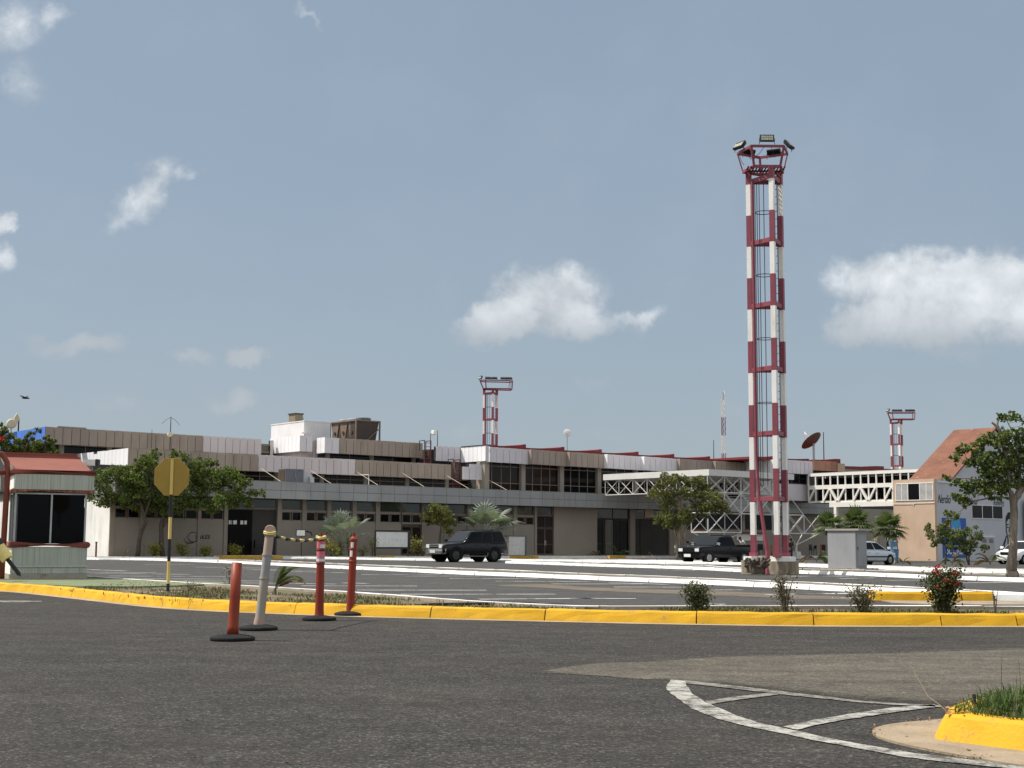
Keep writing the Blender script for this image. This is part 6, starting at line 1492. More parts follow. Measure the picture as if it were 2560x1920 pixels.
cl5 = [(1840, 40, 60), (1960, 30, 70), (2100, 40, 60), (1800, 20, 40), (1180, 560, 70), (1110, 600, 55), (1240, 570, 60), (1060, 690, 50), (1030, 745, 55), (1480, 450, 75), (1400, 490, 60), (1560, 420, 75), (1690, 350, 70), (1650, 430, 80), (1760, 480, 80), (1900, 330, 80), (2050, 330, 80), (2180, 290, 80), (1400, 640, 80), (1500, 700, 85), (1350, 790, 80), (1250, 810, 65), (1550, 800, 90), (1700, 700, 90), (1850, 700, 90), (2000, 620, 90), (2150, 560, 90), (1650, 860, 90), (1800, 860, 95), (1950, 820, 95), (2100, 760, 95), (1500, 950, 85), (1650, 1000, 95), (1800, 1000, 95), (1950, 960, 95), (2150, 940, 95), (880, 1080, 55), (1040, 1150, 60), (1150, 1180, 65), (1300, 1150, 80), (1450, 1130, 85), (1600, 1150, 90), (1750, 1150, 90), (1250, 1270, 75), (1400, 1280, 80), (1080, 1400, 65), (1000, 1380, 45), (1180, 1430, 60), (1550, 1300, 80), (1700, 1260, 85), (1900, 1200, 85), (2060, 1180, 80), (1250, 1480, 55), (1700, 1420, 55), (1850, 1340, 65), (2190, 1180, 70), (2300, 700, 110), (2370, 900, 120), (2330, 1100, 110), (2420, 500, 110), (2350, 350, 90), (960, 1690, 50), (1050, 1730, 45), (860, 1690, 35), (1200, 1560, 30), (2200, 430, 80), (1980, 480, 80), (2560, 800, 120), (2540, 1050, 120), (2240, 120, 60)]
tree("shade_tree", "big wind bent tree with thick pale trunk at the right edge", Y5, [zc_([(1990, 2775, 118), (2000, 2690, 96), (2010, 2400, 78), (2030, 2000, 66), (2040, 1650, 66), (2045, 1450, 64), (2150, 1300, 60), (2300, 1050, 40), (2400, 800, 26)], *Z7), zc_([(2030, 1560, 60), (1985, 1330, 44), (1800, 1080, 30), (1500, 880, 18), (1250, 790, 8)], *Z7), zc_([(1960, 1250, 42), (1940, 900, 40), (1880, 600, 38), (1825, 430, 34), (1790, 250, 28), (1700, 140, 22), (1650, 105, 16)], *Z7), zc_([(1790, 250, 22), (1750, 160, 20), (1755, 75, 16)], *Z7), zc_([(1900, 1350, 26), (1600, 1200, 18), (1250, 1080, 10), (900, 1060, 6)], *Z7), zc_([(2120, 1330, 34), (2140, 900, 28), (2080, 500, 20), (1980, 200, 10), (1900, 60, 5)], *Z7), zc_([(2000, 1420, 20), (1700, 1400, 14), (1300, 1480, 10), (1120, 1640, 6)], *Z7)], zc_(cl5, *Z7), "leaf_right", .12, "bark_pale", dens=.72, seed=15, spread=1.5)
Z4 = ((1500, 960), .28933)
cl4 = [(560, 790, 28), (620, 830, 38), (700, 820, 38), (790, 850, 40), (860, 835, 36), (905, 880, 34), (520, 880, 36), (470, 940, 34), (560, 960, 40), (640, 930, 42), (750, 950, 44), (840, 950, 44), (900, 960, 42), (960, 970, 40), (1000, 1010, 40), (1045, 1050, 38), (1090, 1085, 30), (1000, 1090, 38), (900, 1060, 42), (820, 1040, 42), (560, 1060, 36), (540, 1130, 38), (500, 1170, 30), (590, 1150, 42), (680, 1100, 42), (700, 1180, 42), (770, 1170, 38), (640, 1200, 36), (570, 1220, 28), (740, 1110, 42), (440, 955, 24), (880, 1120, 38), (950, 1060, 36), (620, 1020, 36)]
tree("shade_tree", "olive green tree standing before the white entrance canopy and the black pickup", 100, [zc_([(690, 1490, 26), (695, 1370, 22), (680, 1250, 20), (690, 1080, 15), (690, 900, 8)], *Z4), zc_([(672, 1490, 14), (660, 1350, 13), (640, 1230, 10), (560, 1080, 6)], *Z4), zc_([(705, 1400, 14), (740, 1250, 11), (860, 1080, 7), (1000, 1040, 4)], *Z4), zc_([(690, 1000, 9), (560, 860, 5), (580, 770, 3)], *Z4)], zc_(cl4, *Z4), "leaf_olive", .15, "bark_pale", dens=.95, seed=14, ground=.05)
Z3 = ((1040, 900), .32553)
cl3 = [(100, 1180, 36), (150, 1135, 34), (205, 1155, 34), (245, 1195, 34), (120, 1235, 30), (190, 1240, 32), (265, 1235, 28), (60, 1205, 26), (235, 1290, 24), (255, 1322, 18), (155, 1195, 38), (210, 1205, 34), (140, 1120, 22)]
tree("small_tree", "small round olive yellow tree just left of the green off-road car", TW(su(1094, 3.2), 3.2).y, [zc_([(180, 1500, 12), (182, 1380, 9), (192, 1270, 7), (170, 1200, 4)], *Z3)], zc_(cl3, *Z3), "leaf_olive", .14, dens=.9, seed=13, ground=.14)
Z0 = ((0, 1020), .14467)
cl0 = [(60, 370, 60), (0, 430, 70), (90, 400, 55), (30, 560, 70), (120, 520, 70), (150, 640, 75), (220, 700, 75), (60, 640, 75), (300, 600, 75), (290, 560, 60), (380, 570, 70), (420, 610, 75), (500, 450, 60), (520, 420, 50), (600, 430, 60), (645, 360, 45), (690, 400, 50), (460, 500, 65), (560, 550, 75), (620, 620, 80), (700, 620, 75), (780, 520, 60), (830, 500, 55), (860, 560, 65), (930, 560, 60), (970, 565, 45), (900, 640, 65), (840, 640, 65), (950, 710, 55), (980, 760, 40), (560, 720, 80), (400, 720, 80), (300, 740, 80), (720, 740, 70), (860, 760, 60), (200, 480, 50), (-80, 420, 90), (-90, 600, 90), (20, 300, 30), (180, 760, 80), (480, 640, 80), (640, 720, 70)]
tree("almond_tree", "glossy yellow green tree with red blossoms rising behind the booth roof", 50, [zc_([(330, 2960, 60), (340, 2400, 50), (360, 1500, 42), (380, 900, 30), (480, 600, 14)], *Z0), zc_([(365, 1000, 26), (640, 720, 16), (880, 600, 8)], *Z0), zc_([(360, 1100, 24), (160, 760, 14), (20, 560, 8)], *Z0)], zc_([(x, y, r*(.55 if y < 590 and x > 250 else 1)) for x, y, r in cl0], *Z0), "leaf_almond", .15, dens=1.0, spread=1.0, seed=10, ground=0, flowers=[(3, 1098, 6, 26), (8, 1094, 4, 14)])
Z8 = ((2240, 1240), .14467)
g6 = G(2362, 1409.5, .05); Y6 = g6.y
tree("young_tree", "slender young tree with a single dark stem before the blue poster", Y6, [zc_([(848, 1172, 17), (865, 1000, 15), (872, 890, 13), (800, 790, 9), (740, 680, 6)], *Z8), zc_([(872, 890, 10), (880, 700, 8), (850, 520, 5)], *Z8)], zc_([(555, 560, 45), (560, 670, 50), (640, 700, 50), (560, 510, 35), (700, 790, 48), (760, 780, 45), (660, 820, 42), (820, 700, 60), (780, 520, 50), (860, 480, 50), (905, 430, 40), (740, 600, 50), (880, 590, 60), (930, 700, 60), (950, 870, 55), (1000, 900, 45), (850, 650, 60), (610, 620, 40), (900, 800, 55)], *Z8), "leaf_small", .10, dens=.9, spread=1.3, seed=16, ground=.05, group="young trees at the mural wall")
tree("young_tree", "low forked young tree with twin stems beside the grey mural door", Y6-.5, [zc_([(1255, 1182, 17), (1225, 1090, 14), (1215, 1000, 11), (1160, 820, 6)], *Z8), zc_([(1262, 1182, 15), (1262, 1040, 12), (1300, 880, 8), (1400, 700, 5)], *Z8)], zc_([(1000, 630, 50), (1060, 690, 60), (1110, 630, 50), (1180, 660, 55), (1240, 570, 42), (1260, 650, 50), (1150, 770, 65), (1220, 830, 60), (1310, 770, 60), (1350, 850, 55), (1300, 930, 50), (1400, 710, 55), (1430, 660, 48), (1440, 730, 42), (1200, 910, 55), (1120, 900, 50), (1250, 1010, 38), (1370, 540, 34), (1550, 890, 50), (1500, 880, 40), (1050, 810, 60), (1220, 990, 40), (980, 740, 55)], *Z8), "leaf_small", .10, dens=.9, spread=1.3, seed=17, ground=.05, group="young trees at the mural wall")

# ---- palms
def fan(mb, hub, d, up, r, mat, rs, n=22, spread=118, wid=.075, droop=.18):
    d = d.normalized(); sdv = d.cross(up).normalized(); nr = sdv.cross(d).normalized()
    for i in range(n):
        a = R(-spread+2*spread*i/(n-1)); q = d*math.cos(a)+sdv*math.sin(a)
        l = r*(1-.28*abs(a/R(spread))**2)*rs.uniform(.92, 1.06); sw = q.cross(nr)*wid*.5*(r/.9)
        p1 = hub+q*l*.55+nr*l*.05; p2 = hub+q*l-Vector((0, 0, droop*l*rs.uniform(.4, 1.3)))
        mb.add([hub, p1-sw, p1+nr*wid*.25, p1+sw, p2], [(0, 1, 2), (0, 2, 3), (1, 4, 2), (2, 4, 3)], mat)
def fanpalm(name, label, base, hz, fronds, r, mat, seed, trunk_r=.14, group=None, n=22, wid=.075, dead=0, cat="palm"):
    rs = random.Random(seed); A = thing(name, label, cat, base, 0, group)
    m = MB(); m.tube([(0, 0, -.05), (.03, 0, hz*.5), (0, 0, hz)], [trunk_r*1.25, trunk_r, trunk_r*.85], "bark", 10)
    for k in range(14):
        a = rs.uniform(0, 6.28); z = hz*rs.uniform(.2, 1); m.tube([(trunk_r*.8*math.cos(a), trunk_r*.8*math.sin(a), z), (trunk_r*1.9*math.cos(a), trunk_r*1.9*math.sin(a), z+.16)], [.035, .02], "bark", 4)
    m.build("trunk", A)
    h = Vector((0, 0, hz))
    for (az, el, pl, fr_) in fronds:
        dv = Vector((math.cos(R(az))*math.cos(R(el)), math.sin(R(az))*math.cos(R(el)), math.sin(R(el))))
        m = MB(); hub = h+dv*pl; mid = h+dv*pl*.5+Vector((0, 0, .06*pl)); m.tube([h, mid, hub], [.035, .025, .018], mat, 5)
        sag = dv+Vector((0, 0, -.35*math.cos(R(el)))); upv = Vector((0, 0, 1)) if abs(dv.z) < .9 else Vector((rs.uniform(-1, 1), -1, 0))
        fan(m, hub, sag, upv, r*fr_*rs.uniform(.92, 1.08), mat, rs, n, wid=wid)
        m.build("frond", A)
    return A
b = TW(su(850, 3.0, 1380), 3.0, .14)
fanpalm("fan_palm", "silver fan palm with broad stiff fans left of the framed board", b, .75, [(172, 62, 1.7, 1.0), (150, 40, 1.75, .95), (98, 80, 1.75, 1.15), (60, 70, 1.7, 1.0), (8, 48, 2.0, 1.1), (20, 28, 1.7, .9), (200, 30, 1.35, .8), (265, 72, 1.7, 1.0), (290, 52, 1.55, .9), (240, 46, 1.5, .9), (335, 60, 1.7, 1.0), (120, 55, 1.7, 1.0)], 1.0, "palm_silver", 5, .16, "silver fan palms", n=19, wid=.10)
b = TW(su(1212, 3.0, 1380), 3.0, .14)
fanpalm("fan_palm", "silver fan palm with drooping pale fans behind the green off-road car", b, 1.55, [(175, 35, 1.5, .9), (190, 8, 1.6, .85), (165, 62, 1.5, 1.0), (95, 82, 1.6, 1.25), (70, 60, 1.6, 1.2), (15, 52, 1.7, 1.25), (0, 30, 1.8, 1.25), (30, 38, 1.7, 1.15), (345, 22, 1.5, 1.1), (300, 60, 1.4, 1.1), (250, 60, 1.35, 1.0), (320, 40, 1.6, 1.15), (205, 45, 1.4, .9), (265, 12, 1.3, .8)], 1.28, "palm_silver", 6, .17, "silver fan palms", n=19, wid=.10)
for i, (u, v, Yp, rr, lab) in enumerate([(2076, 1322, 101, .80, "green fan palm half hidden behind the left of the grey kiosk"), (2141, 1314, 104, .95, "green fan palm rising straight above the grey kiosk top"), (2219, 1327, 98, .95, "green fan palm in front of the tan end wall")]):
    p = P(u, v, Yp); rs = random.Random(40+i)
    fr_ = [(az+rs.uniform(-14, 14), el+rs.uniform(-8, 8), rs.uniform(.6, .85), rs.uniform(.85, 1.1)) for az, el in [(0, 10), (40, 20), (85, 15), (130, 18), (180, 8), (225, 15), (270, 10), (315, 15), (20, 45), (100, 50), (160, 42), (215, 48), (280, 45), (330, 50), (60, 75), (200, 78), (350, -18), (190, -20), (260, -22), (300, -10)]]
    fanpalm("fan_palm", lab, (p.x, Yp, 0), p.z, fr_, rr, "palm_green", 50+i, .13, "green fan palms by the kiosk", n=18, wid=.11)
def feather(mb, b, az, el, L_, mat, rs, curl=1.0, lf=.3, n=14, wid=.03, stem="twig"):
    pts = [Vector(b)]; d = Vector((math.cos(R(az))*math.cos(R(el)), math.sin(R(az))*math.cos(R(el)), math.sin(R(el))))
    for i in range(10):
        d = (d+Vector((0, 0, -.13*curl))).normalized(); pts.append(pts[-1]+d*L_/10)
    mb.tube(pts, [.010*L_+.004]+[.008*L_+.003]*9+[.002], mat, 4)
    for i in range(n):
        t = .18+.8*i/n; k = min(9, int(t*10)); p = pts[k].lerp(pts[k+1], t*10-k); dd = (pts[k+1]-pts[k]).normalized(); sd = dd.cross(Vector((0, 0, 1))).normalized()
        for s_ in (-1, 1):
            l = L_*lf*(1-.6*abs(t-.45))*rs.uniform(.8, 1.1); e = p+(dd*.75+sd*s_*.7+Vector((0, 0, -.25))).normalized()*l; w_ = sd.cross(dd)*wid*.5+dd*wid*.4
            q = p.lerp(e, .5)+Vector((0, 0, .03*l)); mb.add([p, q-w_, e, q+w_], [(0, 1, 2, 3)], mat)
def featherpalm(name, label, base, leaves, seed, mat="palm_green", lf=.32, wid=.03, n=14, group=None, cat="young palm", scale=1.0):
    rs = random.Random(seed); A = thing(name, label, cat, base, 0, group)
    m = MB(); m.tube([(0, 0, -.03), (0, 0, .12*scale)], [.04*scale, .025*scale], "twig", 7); m.build("stem", A)
    for lv in leaves:
        m = MB(); feather(m, (0, 0, .08*scale), lv[0], lv[1], lv[2]*scale, lv[3] if len(lv) > 3 else mat, rs, lv[4] if len(lv) > 4 else 1.0, lf, n, wid*scale); m.build("frond", A)
    return A
gv = G(687, 1487, .115)
featherpalm("young_palm", "young wind blown palm with browned lower leaf on the verge", gv, [(30, 76, .62, "palm_green", 1.3), (-20, 70, .66, "palm_green", 1.6), (10, 60, .62, "palm_dry", 1.3), (-30, 52, .60, "palm_dry", .9), (60, 80, .5, "palm_green", 1.1), (5, 82, .45, "palm_green", 1.5)], 3, lf=.36, wid=.026, n=18)
for u, v, t, lab, sz, mt in [(1489, 1384, 2.8, "low dry tufted plant left of the porch door", .9, "grass_dry"), (1546, 1384, 2.8, "low spiky green plant before the dark porch door", 1.15, "palm_green"), (1606, 1388, 3.0, "tiny spiky plant right of the porch column", .75, "palm_green")]:
    rs = random.Random(int(u)); b = TW(su(u, t, v), t, .14)
    featherpalm("spiky_plant", lab, b, [(rs.uniform(0, 360), rs.uniform(25, 80), rs.uniform(.7, 1.25), mt, rs.uniform(.8, 1.6)) for _ in range(11)], int(u), scale=sz, lf=.22, wid=.05, n=9, cat="plant")
for u, v, Yp, lab, sz in [(2041, 1398, 88, "arching green young palm just left of the grey kiosk", 1.2), (2258, 1408, 82, "small sparse seedling palm at the foot of the tan wall", .55), (2380, 1408, 80, "young yellowish palm between the two young tree stems", .9), (2476, 1409, 79, "bent young palm by the big tree trunk", .95)]:
    rs = random.Random(int(u)); g = P(u, v, Yp)
    featherpalm("young_palm", lab, (g.x, Yp, .1), [(rs.choice((0, 180))+rs.uniform(-50, 50), rs.uniform(35, 75), rs.uniform(.8, 1.2), "palm_green" if rs.random() < .75 else "palm_dry", rs.uniform(1.1, 1.9)) for _ in range(8)], int(u)+1, scale=sz, lf=.3, wid=.055, n=11)
# ---- low bushes at the terminal foot
def bush(name, label, b, w_, h_, leaf, L_, n, seed, stems=6, group=None, flowers=0, lower=.25, cat="bush", twigm="twig"):
    rs = random.Random(seed); A = thing(name, label, cat, b, 0, group); m = MB(); lv = MB()
    for k in range(stems):
        a = rs.uniform(0, 6.28); e = Vector((math.cos(a)*w_*.5*rs.uniform(.3, 1), math.sin(a)*w_*.5*rs.uniform(.3, 1), h_*rs.uniform(.7, 1.02))); md = Vector((e.x*.45, e.y*.45, e.z*.55))
        r0 = .018*h_+.003; m.tube([(e.x*.08, e.y*.08, -.03), md, e], [r0, r0*.7, r0*.3], twigm, 5)
        for q in range(n//stems):
            t = lower+(1-lower)*rs.random()**.75; p = (md*(t/.5) if t < .5 else md.lerp(e, (t-.5)/.5)); sp_ = L_*1.6
            p = p+Vector((rs.gauss(0, sp_), rs.gauss(0, sp_), rs.gauss(0, sp_*.7)))
            leafy(lv, p, L_*.4, 1, L_, leaf, rs, up=.5)
    if flowers:
        for k in range(flowers):
            fl = MB()
            a = rs.uniform(0, 6.28); c = Vector((math.cos(a)*w_*.36, -abs(math.sin(a))*w_*.36, h_*rs.uniform(.55, 1.0)))
            if k < 3: c = Vector((rs.uniform(-.14, -.04)*w_*2, -.05, h_*(.92+.06*k)))
            leafy(fl, c, L_*1.25, 34, L_*.75, "flower_red", rs)
            fl.build("flower", A)
    m.build("stem", A); lv.build("foliage", A); return A
gb = "trimmed yellow bushes along the terminal wall"
for i, (u, w_, h_, lab) in enumerate([(387, .85, .8, "yellow green bush between the two leaning trunks"), (457, .95, .85, "rounded yellow bush right of the sign pole below the wall logo"), (513, .75, .7, "small dull yellow bush left of the black entrance"), (589, .95, .75, "bright yellow green bush in front of the black entrance")]):
    bush("low_bush", lab, TW(su(u, 2.6, 1380), 2.6, .14), w_, h_, "leaf_bright", .11, 620, 60+i, 9, gb, lower=.12)
bush("croton", "tall yellow leaved croton beside the silver palm trunk", TW(su(829, 3.4, 1380), 3.4, .14), .9, 1.35, "leaf_yellow", .15, 260, 70, 7)
bush("garden_shrub", "dark green climbing shrub right of the silver palm trunk", TW(su(872, 3.2, 1380), 3.2, .14), .9, 1.7, "leaf_tree", .13, 260, 71, 6)
bush("garden_shrub", "low green shrub at the foot of the silver palm", TW(su(845, 3.7, 1380), 3.7, .14), 1.7, .55, "leaf_tree", .12, 260, 76, 10)
bush("garden_shrub", "slim leafy shrub against the left edge of the framed board", TW(su(931, 3.4, 1380), 3.4, .14), .6, 1.5, "leaf_tree", .12, 200, 72, 5)
bush("garden_shrub", "low spreading shrub left of the framed board", TW(su(906, 3.4, 1380), 3.4, .14), 1.5, .75, "leaf_olive", .11, 260, 73, 9)
bush("garden_shrub", "yellow green shrub with tall shoots right of the framed board", TW(su(1035, 3.4, 1380), 3.4, .14), 1.1, 1.5, "leaf_bright", .13, 300, 74, 8)
bush("dry_tuft", "pale dry grass tuft in front of the car bumper", TW(su(1058, 3.9, 1380), 3.9, .14), 1.3, .55, "grass_dry", .16, 260, 75, 12, cat="plant")
bush("dry_weed", "dark dead weed at the left foot of the terminal wall", TW(su(315, 2.6, 1380), 2.6, .14), .8, .5, "leaf_dull", .06, 60, 77, 9, cat="plant")
# ---- verge shrubs close to the yellow kerb
def vg(u, v): p = G(u, v, .10); return p
gs_ = "twiggy shrubs planted behind the yellow kerb"
bush("verge_shrub", "dense small dark green shrub, first of the shrubs behind the kerb", vg(1747, 1536), .36, .44, "leaf_bush", .042, 1500, 80, 14, gs_, lower=.12)
bush("verge_shrub", "tall thin twiggy shrub with sparse dull leaves behind the kerb", vg(1962, 1537), .36, .60, "leaf_dull", .038, 620, 81, 10, gs_, lower=.12)
bush("verge_shrub", "broad sprawling twiggy shrub left of the red flowered shrub", vg(2160, 1538), .56, .44, "leaf_dull", .038, 950, 82, 17, gs_, lower=.12)
bush("flowering_shrub", "vase shaped green shrub topped with red blossoms", vg(2361, 1540), .52, .66, "leaf_bush", .048, 3200, 83, 26, gs_, 9, lower=.10)
bush("verge_weed", "thin leafless weed stalks behind the right end of the kerb", vg(2488, 1540), .16, .40, "leaf_dull", .02, 24, 84, 6, cat="weed")
bush("verge_weed", "dark spiky weed clump right of the sign pole", G(479, 1477, .115), .5, .22, "leaf_dull", .03, 40, 85, 16, cat="weed")
bush("verge_weed", "upright dark agave like shoot behind the headless bollard", G(573, 1462, .14), .10, .42, "leaf_dull", .07, 50, 86, 4, cat="weed")
# ---- grass
def blade(mb, p, az, h, lean, wd, mat):
    d = Vector((math.cos(az), math.sin(az), 0)); s_ = Vector((-d.y, d.x, 0))*wd/2
    p1 = p+d*lean*.35*h+Vector((0, 0, h*.62)); p2 = p+d*lean*h+Vector((0, 0, h*(1-.35*lean)))
    mb.add([p-s_, p+s_, p1+s_*.8, p1-s_*.8, p2], [(0, 1, 2, 3), (3, 2, 4)], mat)
def inside(p, poly):
    c = False; n = len(poly)
    for i in range(n):
        a = poly[i]; b_ = poly[i-1]
        if (a[1] > p[1]) != (b_[1] > p[1]) and p[0] < (b_[0]-a[0])*(p[1]-a[1])/(b_[1]-a[1])+a[0]: c = not c
    return c
rs = random.Random(99); m = MB(); ip = [tuple(p) for p in INN]
x0, x1 = min(p[0] for p in ip), min(max(p[0] for p in ip), 4.6); y0, y1 = min(p[1] for p in ip), max(p[1] for p in ip)
cnt = 0
while cnt < 5600:
    p = (rs.uniform(x0, x1), rs.uniform(y0, y1))
    if not inside(p, ip): continue
    cnt += 1; edge = min((Vector(p)-Vector(q)).length for q in ip)
    h = rs.uniform(.045, .17)*(1 if edge > .12 else .6)*(1.25 if rs.random() < .12 else 1)
    blade(m, Vector((p[0], p[1], .13)), rs.uniform(0, 6.28), h, rs.uniform(.2, 1.2), rs.uniform(.005, .010), "grass_blade" if rs.random() < .78 else "grass_dry")
for k in range(60):
    p = (rs.uniform(x0, x1), rs.uniform(y0, y1))
    if inside(p, ip): blade(m, Vector((p[0], p[1], .13)), rs.uniform(0, 6.28), rs.uniform(.2, .38), rs.uniform(.1, .5), .004, "grass_dry" if k % 2 else "grass_blade")
q = G(2365, 1776, .15)
e1q = P(2320, 1741, q.y); e2q = P(2277, 1664, q.y-.02); m.tube([q, q.lerp(e1q, .5)+Vector((0, 0, .004)), e1q, e1q.lerp(e2q, .5), e2q], [.0032]*4+[.002], "straw", 4)
tag(m.build("grass"), "green unmown grass growing on the near kerb island", "grass", kind="stuff")
m = MB(); iy2 = [p for p in inner if -9 < p.x < 12]; 
for k in range(26000):
    a = rs.choice(iy2); j = rs.random()**1.2*(1.9 if a.x > 1.5 else 5.0); x = a.x+rs.uniform(-.4, .4)
    # patchy cover
    f = math.sin(x*2.1+1.3)+math.sin(x*.83+j*3.1)+.6*math.sin(x*5.7+j*5)
    if f < rs.uniform(-.9, 1.3): continue
    y = a.y+.05+j
    bk_ = min(outer, key=lambda t: abs(t.x-x)).y
    if y > bk_-.02: continue
    gr = rs.random() < (.55 if f > .6 else .25)
    blade(m, Vector((x, y, .11)), rs.uniform(0, 6.28), rs.uniform(.03, .10), rs.uniform(.3, 1.6), rs.uniform(.010, .022), "grass_verge" if gr else "grass_dry")
tag(m.build("verge_grass"), "thin patchy half dry grass on the verge behind the yellow kerb", "grass", kind="stuff")
m = MB()
for k in range(70):
    a = rs.choice(INN); p = Vector((a[0]+rs.uniform(-.05, .3), a[1]+rs.uniform(-.07, .08), .155+rs.uniform(0, .015)))
    leafy(m, p, .012, 1, .035, "dead_leaf", rs, up=2)
for (u, v) in [(487, 1888), (464, 1797), (718, 1904), (752, 1905), (2420, 1877), (2440, 1888), (2210, 1838), (2300, 1803), (2318, 1800), (2265, 1842), (1990, 1693), (700, 1632), (300, 1745), (900, 1760)]:
    p = G(u, v, .012); leafy(m, p, .01, 2, .03, "dead_leaf", rs, up=2)
for k in range(120):
    a = [(2330, 1876), (2380, 1886), (2420, 1893), (2300, 1800), (2330, 1797), (2200, 1826), (2178, 1834), (2250, 1812), (2450, 1890), (2350, 1801)][k % 10]
    p = G(a[0]+rs.gauss(0, 22), a[1]+rs.gauss(0, 2.2), .016); leafy(m, p, .008, 1, rs.uniform(.008, .022), "dead_leaf", rs, up=2)
tag(m.build("leaf_litter"), "brown fallen leaves scattered on the near kerb and road", "litter", kind="stuff")
